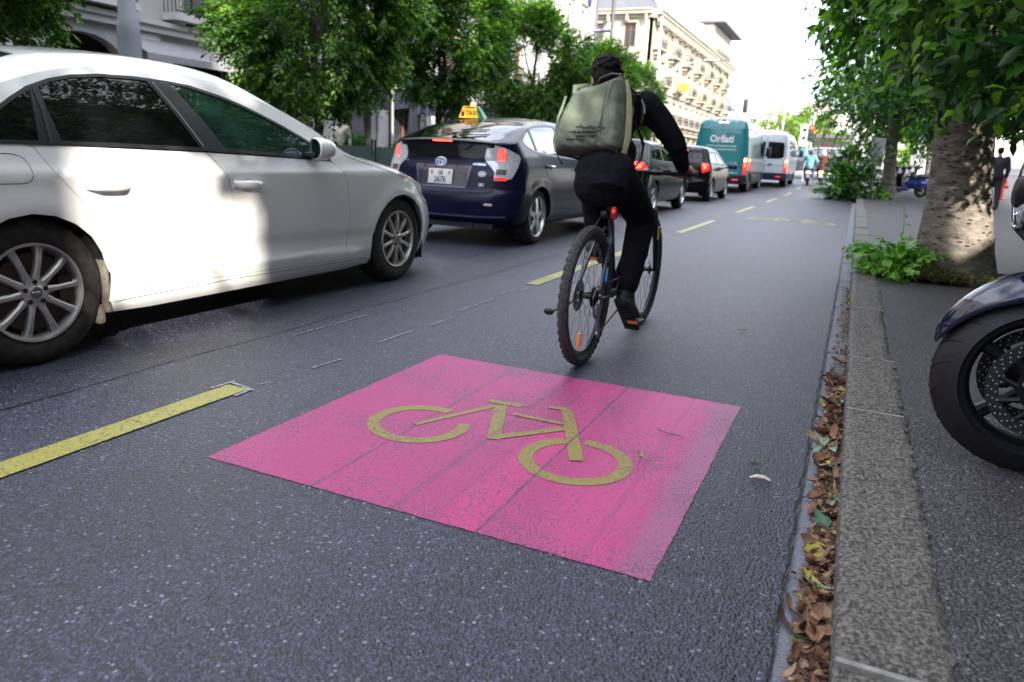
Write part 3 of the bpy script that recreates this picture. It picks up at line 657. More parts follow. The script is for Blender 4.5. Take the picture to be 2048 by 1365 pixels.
def body_side_outline(S, zs, z0, zrt, zft, wheels, sill=None):
    out = []
    for z in np.linspace(zrt, z0, 9): out.append((S.xe_r(z), z))
    for (cx, cz, R) in wheels:
        zz = sill(cx-R) if sill else z0
        out += arch_pts(cx, cz, R, z0+.005)
        if cx == wheels[0][0]: out += [(cx+R+.25, z0-.01), (wheels[1][0]-R-.25, z0-.01)]
    for z in np.linspace(z0, zft, 9): out.append((S.xe_f(z), z))
    x1 = S.xe_f(zft); x0 = S.xe_r(zrt)
    for x in np.linspace(x1, x0, 46)[1:-1]: out.append((x, S.ze(x)))
    return out
def top_outline(S, zrt, zft):
    x1 = S.xe_f(zft); x0 = S.xe_r(zrt); R_ = [(x, -S.hw(x, S.ze(x))) for x in np.linspace(x0, x1, 46)]
    f = [(S.front(y, zft)[0], y) for y in np.linspace(-S.yk(zft, False), S.yk(zft, False), 15)[1:-1]]
    r = [(S.rear(y, zrt)[0], y) for y in np.linspace(S.yk(zrt), -S.yk(zrt), 15)[1:-1]]
    return R_+f+[(x, -y) for x, y in R_[::-1]]+r
def end_outline(S, z0, z1, rear=True):
    zz = np.linspace(z0, z1, 10); return [(-S.yk(z, rear), z) for z in zz]+[(S.yk(z, rear), z) for z in zz[::-1]]
def ribbon(pts, w):
    P = [Vector(p) for p in pts]; l = []; r = []
    for i in range(len(P)):
        d = (P[min(i+1, len(P)-1)]-P[max(i-1, 0)]).normalized(); n = Vector((-d.y, d.x))*w/2; l.append(tuple(P[i]+n)); r.append(tuple(P[i]-n))
    return l+r[::-1]
def liner(mb, cx, cz, R, y0, y1, n=20):
    """dark wheel housing"""
    vs = []
    for y in (y0, y1):
        for i in range(n+1): a = -.5+(pi+1)*i/n; vs.append((cx+R*cos(a), y, cz+R*sin(a)))
    k = n+1; mb.add(vs, [(i, i+1, k+i+1, k+i) for i in range(n)]); mb.add([(cx, y1, cz)]+[(cx+R*cos(-.5+(pi+1)*i/n), y1, cz+R*sin(-.5+(pi+1)*i/n)) for i in range(n+1)], [(0, i+1, i+2) for i in range(n)])
def make_wheel(parent, x, y, z, R, wd, rr, spokes=10, style='straight', rim=None, seg=48, side=-1, cap=False, detail=True, steer=0, rot=0):
    """wheel (brake disc and hub) > tyre, rim; outer face points along -y for side=-1"""
    rim = rim or M_ALLOY
    b = MB(); b.lathe([(.001, -.02), (rr*.32, -.02), (rr*.32, -.03), (rr*.80, -.03), (rr*.80, -.045), (.001, -.045)], 28)
    b.lathe([(.001, -.005), (rr*.28, -.008), (rr*.3, -.06)], 16)
    if detail: b.box((rr*.66, 0, -.035), (rr*.3, rr*.55, .05))
    h = b.build('wheel', M_DISC, parent); h.location = (x, y, z); h.rotation_euler = (radians(90) if side < 0 else radians(-90), 0, steer)
    t = MB(); w2 = wd; e = .012
    prof = [(rr*.985, -.012), (rr+.012, -.001), (rr+(R-rr)*.35, .004), (rr+(R-rr)*.62, .003), (R-.022, -.006), (R-.008, -.018), (R-.002, -.035)]
    if detail:
        gs = [-.06, -.10, -.14]
        for g in gs: prof += [(R, g+.012), (R-.007, g+.010), (R-.007, g+.003), (R, g)]
    prof += [(R, -w2+.035), (R-.02, -w2+.006), (rr, -w2)]
    t.lathe(prof, seg*2 if detail else seg)
    ty = t.build('tyre', M_TYRE, h, smooth=40)
    r = MB(); r.lathe([(rr*.985, -.012), (rr+.004, -.002), (rr+.002, .004), (rr-.008, .002), (rr-.014, -.012), (rr-.020, -.05), (rr-.05, -.13), (rr-.05, -wd+.02)], seg)
    dz = -.012
    if style == 'straight':
        for i in range(spokes):
            a = 2*pi*(i+.5*0)/spokes+rot; c, s_ = cos(a), sin(a); vs = []
            for (q, wq, zq) in ((rr*.20, .020, -.012), (rr*.45, .0125, -.006), (rr*.75, .0135, -.006), (rr*.965, .019, -.016)):
                w_ = wq*rr/.21
                for (oy, oz) in ((-w_, zq-.035), (-w_, zq-.005), (-w_*.45, zq+.003), (w_*.45, zq+.003), (w_, zq-.005), (w_, zq-.035)): vs.append((q*c-oy*s_, q*s_+oy*c, oz))
            fs = [(j*6+k, j*6+(k+1) % 6, (j+1)*6+(k+1) % 6, (j+1)*6+k) for j in range(3) for k in range(6)]; r.add(vs, fs)
    else:      # twin or wide spokes
        for i in range(spokes):
            for d in ((-1, 1) if style == 'twin' else (0,)):
                a = 2*pi*i/spokes+rot; vs = []
                for (q, off, wq, zq) in ((rr*.18, .012, .016, -.004), (rr*.55, .02, .014, -.010), (rr*.965, .034, .016, -.022)):
                    for (oy, oz) in ((-1, -.03), (-.8, 0), (.8, 0), (1, -.03)):
                        yy = d*off*rr/.21+oy*wq*(1.9 if style == 'wide' else 1)*rr/.21*(1.3-.3*q/rr); vs.append((q*cos(a)-yy*sin(a), q*sin(a)+yy*cos(a), zq+oz))
                r.add(vs, [(j*4+k, j*4+(k+1) % 4, (j+1)*4+(k+1) % 4, (j+1)*4+k) for j in range(2) for k in range(4)])
    r.lathe([(.001, .002), (rr*.13, .002), (rr*.15, -.002), (rr*.27, -.006), (rr*.30, -.03)], 30)
    ro = r.build('rim', rim, h, smooth=40)
    if detail:
        for i in range(5):
            a = 2*pi*i/5+.3; bb = MB(); bb.lathe([(.001, .0005), (.0105, .0005), (.0105, -.012)], 8, Matrix.Translation((rr*.22*cos(a), rr*.22*sin(a), -.0015))); bb.build('wheel_bolt', M_DARK, h)
        if cap:
            bb = MB()
            bb.lathe([(.001, .0045), (.024, .004), (.027, .001)], 20)
            bb.build('hub_cap', mat('dark grey cap', (.16, .15, .15), .4, .5), h)
            bb = MB()
            for i in range(4): cxx = (i-1.5)*.0095; bb.tube([(cxx+.0062*cos(a), .0062*sin(a), .0050+.0004*i) for a in np.linspace(0, 2*pi, 17)[:-1]], .0009, 5, closed=True)
            rg = bb.build('ring_emblem', M_CHROME, h); rg.rotation_euler = (0, 0, 0)
    return h
def mir(poly): return [(-a, b) for a, b in poly][::-1]
def bead(name, surf, hint, pts, w, m, parent, off=.003, step=.05, both=False, skirt=.003):
    b = MB(); patch(b, ribbon(pts, w), [], surf, hint, step, off, skirt, both=both); return b.build(name, m, parent, smooth=0, recalc=False)
def skin(name, surf, hint, poly, m, parent, off=0, step=.04, both=False, holes=(), skirt=.012, label=None):
    b = MB(); patch(b, poly, list(holes), surf, hint, step, off, skirt, both=both); o = b.build(name, m, parent, smooth=0, recalc=False)
    if label: o['label'] = label
    return o
def smooth_all(me): me.polygons.foreach_set('use_smooth', [True]*len(me.polygons))
_b = MB.build
def _build(s, name, m=None, parent=None, smooth=35, recalc=True, loc=None, rz=None):
    if s.n:   # analytic normals: whole mesh smooth
        me = bpy.data.meshes.new(name); me.from_pydata(s.v, [], s.f)
        if m: me.materials.append(m)
        smooth_all(me); me.normals_split_custom_set_from_vertices([s.n.get(i, (0, 0, 1)) for i in range(len(s.v))])
        o = link(name, me, parent, loc); return o
    return _b(s, name, m, parent, smooth, recalc, loc, rz)
MB.build = _build
# ================================================================== white saloon, nearest on the left
def audi():
    P = mat('white car paint', (.86, .86, .84), .2, var=.015, coat=1., scale=3)
    root = empty('white_saloon_car', (-4.035, .93, 0), radians(90), 'white saloon car with dusty ten-spoke alloy wheels, cut off at the left', 'car')
    wr, wf, R = 1.03, 3.835, .325
    crl = lerp_fn([(1.0, .42), (1.47, .404), (2.19, .36), (3.2, .33), (4, .31)])
    def bumps(x, z):
        v = 0
        for c in (wr, wf):
            r = math.hypot(x-c, (z-.315)); v += .016*math.exp(-((r-.36)/.075)**2)*(1 if z < .72 else math.exp(-((z-.72)/.1)**2))
        if 1.2 < x < 3.5:
            t = (crl(x)-z)/.05; t = max(0, min(1, t)); v += .016*(t*t*(3-2*t))*min(1, (x-1.2)/.2, (3.5-x)/.2)
            t = max(0, min(1, (z-crl(x))/.09)); v -= .006*math.exp(-((z-crl(x)-.05)/.05)**2)
        return v
    S = Surf(w=[(.14, .80), (.20, .845), (.28, .868), (.34, .880), (.50, .898), (.65, .909), (.76, .913), (.822, .914), (.836, .905), (.87, .888), (.92, .872), (.955, .860), (1.0, .842), (1.1, .797), (1.2, .745), (1.3, .690), (1.36, .64)],
             xr=[(.14, .12), (.3, .02), (.5, 0), (.7, .03), (.95, .06)], xf=[(.14, 4.62), (.25, 4.68), (.36, 4.70), (.48, 4.68), (.58, 4.62), (.64, 4.55)],
             ze=[(.1, .95), (.35, .965), (.6, 1.01), (.85, 1.10), (1.10, 1.20), (1.35, 1.275), (1.6, 1.315), (1.9, 1.328), (2.1, 1.326), (2.3, 1.306), (2.54, 1.252), (2.74, 1.187), (2.97, 1.090), (3.10, 1.020), (3.20, .965), (3.35, .920), (3.55, .880), (3.8, .825), (4.05, .755), (4.25, .69), (4.40, .63)],
             zc=[(.05, 1.03), (.4, 1.06), (.6, 1.09), (1.0, 1.26), (1.4, 1.395), (1.8, 1.428), (2.1, 1.432), (2.35, 1.415), (2.8, 1.23), (3.25, 1.005), (3.33, .985), (3.7, .935), (4.1, .855), (4.45, .72), (4.58, .63)],
             Lr=.5, Lf=.62, p=2.6, bumps=bumps)
    zrt, zft, z0 = .95, .60, .165
    whl = [(wr, .312, .352), (wf, .312, .352)]
    out = body_side_outline(S, None, z0, zrt, zft, whl)
    DLO = [(.735, .955), (.80, .985), (.90, 1.03), (1.0, 1.085), (1.08, 1.135), (1.17, 1.185), (1.28, 1.227), (1.40, 1.257), (1.56, 1.278), (1.75, 1.287), (1.95, 1.286), (2.08, 1.277), (2.281, 1.240), (2.40, 1.208), (2.543, 1.160), (2.70, 1.100), (2.85, 1.035), (2.98, .972), (3.045, .925), (3.05, .905), (2.82, .914), (2.4, .930), (2.036, .940), (1.5, .948), (1.1, .948), (.74, .945)]
    rd = [(1.055, .946), (1.10, .935), (1.135, .875), (1.165, .82), (1.215, .761), (1.255, .715), (1.328, .615), (1.385, .52), (1.435, .435), (1.49, .36), (1.555, .305), (1.63, .272), (1.75, .262), (2.155, .252), (2.190, .31), (2.192, .352), (2.188, .47), (2.160, .68), (2.125, .80), (2.075, .88), (2.02, .934)]
    fd = [(2.02, .934), (2.075, .88), (2.125, .80), (2.160, .68), (2.188, .47), (2.192, .352), (2.19, .31), (2.155, .252), (3.15, .236), (3.20, .262), (3.212, .36), (3.213, .537), (3.20, .66), (3.183, .747), (3.15, .82), (3.10, .875), (3.03, .903)]
    g = .0032
    rd_in, fd_in = inset(rd, g), inset(fd, g)
    # extend door tops under the window trim
    dk = [p for p in fd]; union_doors = [(1.055, .946), (1.10, .935), (1.135, .875), (1.165, .82), (1.215, .761), (1.255, .715), (1.328, .615), (1.385, .52), (1.435, .435), (1.49, .36), (1.555, .305), (1.63, .272), (1.75, .262), (2.155, .252), (3.15, .236), (3.20, .262), (3.212, .36), (3.213, .537), (3.20, .66), (3.183, .747), (3.15, .82), (3.10, .875), (3.048, .905)]
    hole = [(.74, .945), (1.055, .946)]+union_doors[1:]+DLO[::-1][6:] if False else None
    # one opening holding doors and windows
    opening = [(.74, .945), (1.055, .946)]+union_doors[1:-1]+[(3.05, .903)]+DLO[18::-1][0:]
    opening = [p for i, p in enumerate(opening) if i == 0 or (Vector(p)-Vector(opening[i-1])).length > .004]
    b = MB()
    patch(b, out, [opening], S.side, SIDE, .032)
    # far side: closed shell with window opening only
    patch(b, out, [DLO], S.side, SIDE, .06, mirror=True)
    ws = [(2.47, -.52), (2.42, -.30), (2.40, 0), (2.42, .30), (2.47, .52), (2.75, .62), (3.05, .70), (3.17, .55), (3.24, .30), (3.26, 0), (3.24, -.30), (3.17, -.55), (3.05, -.70), (2.75, -.62)]
    rw = [(.58, -.62), (.55, 0), (.58, .62), (.95, .60), (1.28, .53), (1.34, 0), (1.28, -.53), (.95, -.60)]
    patch(b, top_outline(S, zrt, zft), [ws, rw], S.top, TOP, .05)
    patch(b, end_outline(S, z0, zrt), [], S.rear, REAR, .07); patch(b, end_outline(S, z0, zft, False), [], S.front, FRONT, .07)
    body = b.build('body', P, root)
    skin('windscreen', S.top, TOP, ws, M_GLASS, root, -.004, .08); skin('rear_window', S.top, TOP, rw, M_GLASS, root, -.004, .08)
    for nm, pl, hx in (('rear_door', rd_in, 1.395), ('front_door', fd_in, 3.20-.003)):
        d = skin(nm, S.side, SIDE, pl, P, root, 0, .03)
        # handle with finger bowl
        x0, z = (1.288, .773) if nm == 'rear_door' else (2.161, .766)
        bowl = [(x0+.105+.055*cos(a), z-.002+.036*sin(a)) for a in np.linspace(0, 2*pi, 25)[:-1]]
        skin('handle_bowl', S.side, SIDE, bowl, mat('bowl white darkened as shade', (.62, .62, .62), .35, coat=.6), d, .0008, .02, skirt=.002)  # darker copy of the body white: the bowl's shade is in the colour
        hb = MB(); n = 14; prev = []
        pts = []; rad = []
        for i in range(n+1):
            t = i/n; x = x0+.205*t; off = .034*min(1, 1.6*sin(pi*min(1, max(0, t))))+.004
            y = -S.hw(x, z)-off*.75; pts.append((x, y, z-.003*t)); rad.append(.0135+.0035*sin(pi*t))
        hb.tube(pts, rad, 12, flat=1.35)
        hd = hb.build('handle', P, d, smooth=60)
        bead('handle_seam', S.side, SIDE, [(x0+.052, z+.014), (x0+.054, z-.014)], .002, M_DARK, hd, .037, skirt=.0)
    # window surround, pillars and panes
    ring_in = inset(DLO, .012)
    rq = [(.79, .962), (.90, 1.012), (1.0, 1.067), (1.08, 1.117), (1.15, 1.158), (1.182, 1.172), (1.16, 1.08), (1.135, .962)]   # quarter pane
    rg = [(1.235, .966), (1.222, 1.10), (1.225, 1.188), (1.29, 1.214), (1.40, 1.243), (1.56, 1.264), (1.75, 1.272), (1.815, 1.271), (1.90, 1.13), (1.99, .958)]
    fg = [(2.165, .955), (2.06, 1.12), (1.95, 1.272), (2.07, 1.262), (2.27, 1.226), (2.40, 1.192), (2.543, 1.145), (2.70, 1.084), (2.85, 1.018), (2.93, .977), (2.965, .928)]
    skin('window_surround', S.side, SIDE, DLO, M_TRIM, root, .0015, .03, holes=[rq, rg, fg], skirt=.012, both=False)
    skin('window_surround', S.side, SIDE, DLO, M_TRIM, root, .0015, .06, both=True)if False else None
    skin('quarter_window', S.side, SIDE, rq, M_GLASS, root, -.004, .03); skin('rear_side_window', S.side, SIDE, rg, M_GLASS, root, -.005, .03); skin('front_side_window', S.side, SIDE, fg, M_GLASSG, root, -.005, .03)
    skin('far_side_windows', lambda x, z: (x, S.hw(x, z), z), (0, 1, 0), DLO, M_GLASS, root, -.002, .07)
    bead('belt_moulding', S.side, SIDE, [(.75, .952), (1.1, .952), (1.5, .952), (2.036, .944), (2.4, .934), (2.82, .918), (3.04, .908)], .014, M_TRIM, root, .006, .04, skirt=.006)
    bead('pillar_strip', S.side, SIDE, [(1.845, 1.268), (1.93, 1.12), (2.015, .958)], .010, M_CHROME if 0 else mat('worn grey rubber', (.2, .19, .17), .5), root, .004, .03, skirt=.004)
    bead('pillar_strip', S.side, SIDE, [(1.20, 1.18), (1.198, 1.08), (1.185, .955)], .012, M_PLASTIC, root, .006, .03, skirt=.006)
    # fuel flap, sill line, fender seam, hood gap
    ff = [(.80, .908), (1.0, .908), (1.045, .896), (1.062, .862), (1.062, .822), (1.048, .795), (1.02, .786), (.80, .786)]
    b = MB(); rr_ = rnd_poly(ff, .02, 3); patch(b, rr_, [inset(rr_, .003)], S.side, SIDE, .02, .0007, .0); b.build('fuel_flap', M_PLASTIC, root)
    bead('sill_seam', S.side, SIDE, [(1.36, .222), (2.17, .232), (3.2, .217), (3.48, .212)], .003, M_TRIM, root, .0008, .05, skirt=0)
    bead('hood_gap', S.side, SIDE, [(3.20, .940), (3.35, .902), (3.55, .862), (3.8, .806), (4.05, .738), (4.25, .674)], .004, M_TRIM, root, .0008, .05, skirt=0)
    bead('bumper_gap', S.side, SIDE, [(4.28, .66), (4.26, .58), (4.215, .50)], .004, M_TRIM, root, .0008, .05, skirt=0)
    hl = [(4.06, .715), (4.22, .655), (4.40, .60), (4.43, .56), (4.30, .56), (4.15, .62)]
    # underside, housings, splash guards
    b = MB(); b.box((2.3, 0, .20), (4.2, 1.45, .06))
    for c in (wr, wf):
        for s_ in (-1, 1): liner(b, c, .312, .365, s_*.86, s_*.62)
    for s_ in (-1, 1): b.box((2.43, s_*.74, .21), (2.1, .16, .10))
    b.build('underbody', M_DARK, root, smooth=0)
    mud = MB(); mud.rbox((1.372, -.80, .30), (.03, .17, .25), .012); mud.rbox((1.335, -.80, .17), (.05, .15, .10), .02)
    mud.build('mud_guard', mat('dusty liner felt', (.14, .12, .10), .9, var=.3, scale=40, bump=.3, bscale=200), root)
    mud = MB(); mud.rbox((4.195, -.80, .24), (.02, .16, .2), .008); mud.build('mud_guard', M_PLASTIC, root)
    # mirror on the near side and its twin
    for s_ in (-1, 1):
        m = MB(); vs = []; 
        for i, (dx, k) in enumerate(((-.048, .90), (-.042, 1.0), (.0, 1.0), (.035, .93), (.065, .72), (.078, .35))):
            for j in range(20):
                a = 2*pi*j/20; cx, sx = cos(a), sin(a); e = 2.6
                yy = (abs(cx)**(2/e))*(1 if cx > 0 else -1)*.080*k; zz = (abs(sx)**(2/e))*(1 if sx > 0 else -1)*.067*k*(1-.18*(yy/.080))
                vs.append((dx, yy, zz))
        fs = [(i*20+j, i*20+(j+1) % 20, (i+1)*20+(j+1) % 20, (i+1)*20+j) for i in range(5) for j in range(20)]+[tuple(range(100, 120))]
        Rz = Matrix.Rotation(radians(24*s_), 4, 'Z'); Mm = Matrix.Translation((2.83, s_*.985, .975)) @ Rz @ Matrix.Diagonal((1, s_, 1, 1)); m.add(vs, fs, Mm)
        mo = m.build('mirror', P, root, smooth=50)
        gb = MB(); gb.add([v for v in vs[:20]], [tuple(range(20))], Matrix.Translation((2.83, s_*.985, .975)) @ Rz @ Matrix.Translation((.008, 0, 0)) @ Matrix.Diagonal((1, s_*.90, .90, 1))); gb.build('mirror_glass', mat('mirror glass', (.30, .36, .38), .03, 1), mo, smooth=0)
        gb = MB(); gb.rbox((2.85, s_*.905, .938), (.10, .10, .03), .012); gb.build('mirror_foot', M_PLASTIC, mo)
    for (cx, nm) in ((wr, 0), (wf, 1)):
        for s_ in (-1, 1): make_wheel(root, cx, s_*.888, R-.002, R, .215, .213, 10, 'straight', side=s_, cap=True, detail=s_ < 0, rot=.08 if nm == 0 else .25)
    for s_ in (-1, 1):
        skin('headlight', (lambda x, z: S.side(x, z)) if s_ < 0 else (lambda x, z: (x, S.hw(x, z), z)), (0, s_, 0), hl, M_CLEAR, root, .003, .03)
    # wipers of dust line at the sill
    return root
audi()
def YZ(y, z0, x, sx=1): return None
def rear_M(S, y, z, off=.006):
    """frame on the rear face: x to the viewer's right, y up, z outwards"""
    p = Vector(S.rear(y, z)); a = (Vector(S.rear(y+.01, z))-Vector(S.rear(y-.01, z))).normalized(); b = (Vector(S.rear(y, z+.01))-Vector(S.rear(y, z-.01))).normalized(); r = -a; n = r.cross(b).normalized(); return frame_M(p+n*off, r, n.cross(r), n)
def swiss_plate(S, root, y, z, w, h, rows, off=.012, tilt=0):
    M = rear_M(S, y, z, off); b = MB(); b.rbox((0, 0, 0), (w, h, .008), .01, M); pl = b.build('number_plate', M_WHITEP, root)
    pl2 = MB(); r = .014
    pl2.add([(-w/2+.03, h/2-.055, .0055), (-w/2+.058, h/2-.055, .0055), (-w/2+.058, h/2-.028, .0055), (-w/2+.055, h/2-.02, .0055), (-w/2+.033, h/2-.02, .0055), (-w/2+.03, h/2-.028, .0055), (-w/2+.044, h/2-.064, .0055)], [(0, 6, 1, 2, 3, 4, 5)], M)
    pl2.build('federal_shield', mat('shield red', (.65, .02, .03), .5), pl, smooth=0)
    c = MB(); c.box((-w/2+.044, h/2-.04, .0065), (.018, .006, .001), M); c.box((-w/2+.044, h/2-.04, .0068), (.006, .018, .001), M); c.build('cross', M_WHITEP, pl, smooth=0)
    s = MB(); s.add([(w/2-.058, h/2-.02, .0055), (w/2-.044, h/2-.02, .0055), (w/2-.044, h/2-.064, .0055), (w/2-.058, h/2-.05, .0055)], [(0, 1, 2, 3)], M); s.build('shield_half', mat('shield yellow', (.75, .55, .05), .5), pl, smooth=0)
    s = MB(); s.add([(w/2-.044, h/2-.02, .0055), (w/2-.030, h/2-.02, .0055), (w/2-.030, h/2-.05, .0055), (w/2-.044, h/2-.064, .0055)], [(0, 1, 2, 3)], M); s.build('shield_half', _mats['shield red'], pl, smooth=0)
    if len(rows) == 2:
        text('lettering', rows[0], .062, M @ Matrix.Translation((0, h/2-.042, .0055)), M_BLACKP, pl, .0008, sx=.8); text('lettering', rows[1], .088, M @ Matrix.Translation((0, -h/2+.044, .0055)), M_BLACKP, pl, .0012, sx=.86)
    else: text('lettering', rows[0], .085, M @ Matrix.Translation((0, 0, .0055)), M_BLACKP, pl, .001, sx=.8)
    return pl
def under(root, x0, x1, hw, z, wheels, R, sides=(-1, 1), zc=.31):
    b = MB(); b.box(((x0+x1)/2, 0, z+.05), (x1-x0, hw*1.55, .10))
    for c in wheels:
        for s_ in sides: liner(b, c, zc, R+.012, s_*(hw-.04), s_*(hw-.28))
    b.build('underbody', M_DARK, root, smooth=0)
# ================================================================== dark blue hybrid taxi
def prius():
    P = mat('dark violet blue car paint', (.008, .006, .032), .2, var=.1, coat=.12, scale=3, spec=.22)
    root = empty('taxi', (-4.10, 7.0, 0), radians(90), 'dark blue five-door taxi with a lit brake lamp strip and yellow roof sign', 'taxi')
    wr, wf, R = .78, 3.48, .315
    def bumps(x, z):
        v = 0
        for c in (wr, wf): r = math.hypot(x-c, z-.31); v += .012*math.exp(-((r-.35)/.07)**2)*(1 if z < .75 else 0)
        return v
    S = Surf(w=[(.18, .72), (.24, .80), (.32, .845), (.45, .865), (.60, .872), (.72, .866), (.85, .850), (.95, .822), (1.0, .800), (1.1, .752), (1.2, .70), (1.3, .645), (1.36, .60), (1.45, .55)],
             xr=[(.18, .20), (.26, .10), (.34, .02), (.5, 0), (.575, .012), (.60, .045), (.66, .055), (.8, .075), (.93, .10), (1.07, .085), (1.12, .07)], xf=[(.18, 4.35), (.3, 4.44), (.45, 4.46), (.6, 4.40), (.68, 4.32)],
             ze=[(.2, 1.085), (.35, 1.11), (.6, 1.19), (.85, 1.275), (1.1, 1.325), (1.5, 1.36), (1.9, 1.36), (2.3, 1.32), (2.7, 1.20), (3.1, 1.02), (3.35, .925), (3.6, .86), (3.9, .78), (4.2, .68)],
             zc=[(.07, 1.120), (.2, 1.145), (.4, 1.20), (.7, 1.285), (1.0, 1.355), (1.4, 1.415), (1.8, 1.44), (2.1, 1.435), (2.4, 1.39), (2.9, 1.21), (3.4, .985), (3.9, .86), (4.2, .74), (4.4, .66)], Lr=.42, Lf=.6, p=3.0, bumps=bumps)
    zrt, zft, z0 = 1.085, .66, .215; out = body_side_outline(S, None, z0, zrt, zft, [(wr, .31, .345), (wf, .31, .345)])
    DLO = [(.50, 1.145), (.62, 1.205), (.82, 1.285), (1.05, 1.325), (1.5, 1.350), (1.9, 1.345), (2.25, 1.30), (2.6, 1.18), (2.95, 1.02), (3.02, .965), (2.6, .965), (2.0, .975), (1.5, .99), (1.0, 1.015), (.72, 1.045), (.56, 1.09)]
    ug = [(.16, -.60), (.13, 0), (.16, .60), (.5, .60), (.9, .56), (1.02, .5), (1.05, 0), (1.02, -.5), (.9, -.56), (.5, -.60)]
    ws = [(2.32, -.48), (2.26, 0), (2.32, .48), (2.8, .60), (3.2, .66), (3.38, .3), (3.42, 0), (3.38, -.3), (3.2, -.66), (2.8, -.60)]
    lg = rnd_poly([(-.56, 1.072), (.56, 1.072), (.548, .952), (.50, .935), (-.50, .935), (-.548, .952)], .012, 2)
    lamp = [(.575, 1.082), (.66, 1.055), (.74, 1.00), (.765, .95), (.745, .80), (.725, .715), (.60, .712), (.60, .80), (.590, .95)]
    slamp = [(S.rear(-.70, .9)[0]*0+.13, 1.045), (.20, 1.06), (.33, .985), (.34, .95), (.24, .80), (.20, .735), (.13, .725)]
    b = MB(); patch(b, out, [DLO], S.side, SIDE, .045); patch(b, out, [DLO], S.side, SIDE, .08, mirror=True); patch(b, top_outline(S, zrt, zft), [ug, ws], S.top, TOP, .06)
    patch(b, end_outline(S, z0, zrt), [lg], S.rear, REAR, .04); patch(b, end_outline(S, z0, zft, False), [], S.front, FRONT, .08); b.build('body', P, root)
    skin('upper_rear_glass', S.top, TOP, ug, M_GLASS, root, -.003, .06); skin('windscreen', S.top, TOP, ws, M_GLASS, root, -.003, .08); skin('lower_rear_glass', S.rear, REAR, lg, M_GLASS, root, -.006, .04)
    # glass seen from the side: two panes with a pillar
    r1 = [(.53, 1.142), (.62, 1.19), (.80, 1.27), (.80, 1.045), (.73, 1.055), (.58, 1.095)]; r2 = [(.85, 1.283), (1.06, 1.31), (1.5, 1.335), (1.66, 1.335), (1.70, 1.0), (1.2, 1.013), (.84, 1.04)]; r3 = [(1.78, 1.333), (1.9, 1.33), (2.24, 1.287), (2.58, 1.17), (2.9, 1.025), (2.93, .98), (2.3, .985), (1.80, .995)]
    skin('window_surround', S.side, SIDE, DLO, M_TRIM, root, .001, .04, holes=[r1, r2, r3])
    for nm, q in (('quarter_window', r1), ('rear_side_window', r2), ('front_side_window', r3)): skin(nm, S.side, SIDE, q, M_GLASSG, root, -.004, .05)
    skin('far_side_windows', lambda x, z: (x, S.hw(x, z), z), (0, 1, 0), DLO, M_GLASS, root, -.001, .08)
    bead('window_bright_trim', S.side, SIDE, [(.50, 1.135), (.58, 1.078), (.75, 1.037), (1.0, 1.010), (1.5, .985), (2.0, .970), (2.6, .960), (3.0, .960)], .012, mat('satin blue-grey trim', (.30, .31, .42), .3, .6), root, .004, .06)
    rd = [(.83, 1.03), (.87, .92), (.98, .80), (1.09, .66), (1.16, .50), (1.19, .30), (1.80, .27), (1.80, .985)]; fd = [(1.80, .985), (1.80, .27), (2.92, .27), (2.97, .5), (2.99, .8), (2.93, .955)]
    for nm, q, hx in (('rear_door', rd, 1.0), ('front_door', fd, 1.95)):
        d = skin(nm, S.side, SIDE, inset(q, .004), P, root, .0015, .06, skirt=.004); bead('door_gap', S.side, SIDE, q+[q[0]], .006, M_DARK, d, .0008, .05, skirt=0)
        hb = MB(); x0, z = hx, .875-.03*(hx > 1.5); pts = [(x0+.19*t, -S.hw(x0+.19*t, z)-.004-.032*min(1, 1.7*sin(pi*t)), z) for t in np.linspace(0, 1, 11)]; hb.tube(pts, [.011]*11, 10, flat=1.3); hb.build('handle', M_CHROME if nm == 'rear_door' else P, d)
        bowl = [(x0+.09+.055*cos(a), z-.005+.035*sin(a)) for a in np.linspace(0, 2*pi, 19)[:-1]]; skin('handle_bowl', S.side, SIDE, bowl, M_TRIM, d, .002, .03, skirt=.001)
    # spoiler, lamp strip, lamps
    sp = MB(); n = 24; prof = [(-.028, -.014), (-.035, -.004), (-.02, .008), (.05, .016), (.06, -.006), (.0, -.022)]; vs = []
    for i in range(n+1):
        y = -.60+1.2*i/n; X = S.rear(y, 1.09)[0]; e = 1-.4*abs(y/.6)**6
        for (dx, dz) in prof: vs.append((X+dx*e, y, 1.098+.022*(1-(y/.6)**2)+dz*e))
    k = len(prof); sp.add(vs, [(i*k+j, i*k+(j+1) % k, (i+1)*k+(j+1) % k, (i+1)*k+j) for i in range(n) for j in range(k)]+[tuple(range(k)), tuple(range(n*k, n*k+k))]); sp.build('spoiler', M_TRIM, root)
    b = MB()
    for i in range(8): b.rbox((S.rear(0, 1.09)[0]-.034, -.105+.03*i+.0, 1.105), (.014, .024, .012), .003)
    b.build('third_brake_lamp', M_REDON, root)
    for s_ in (-1, 1):
        q = [(y*s_, z) for y, z in lamp]; lm = skin('tail_lamp', S.rear, REAR, q, M_CLEAR, root, .007, .03, skirt=.012)
        q2 = [(y*s_, z) for y, z in ((.60, 1.06), (.66, 1.035), (.70, .99), (.71, .93), (.612, .93))]; skin('lamp_red_zone', S.rear, REAR, q2, mat('pink red lamp grid', (.70, .18, .18), .2, coat=1, var=.5, scale=45, emit=(1, .1, .07), es=.12), lm, .009, .03, skirt=.002)
        q4 = [(y*s_, z) for y, z in ((.612, .83), (.715, .83), (.712, .775), (.612, .775))]; skin('lamp_smoked_zone', S.rear, REAR, q4, mat('smoked lamp zone', (.12, .10, .12), .15, coat=1, var=.4, scale=50), lm, .009, .03, skirt=.002)
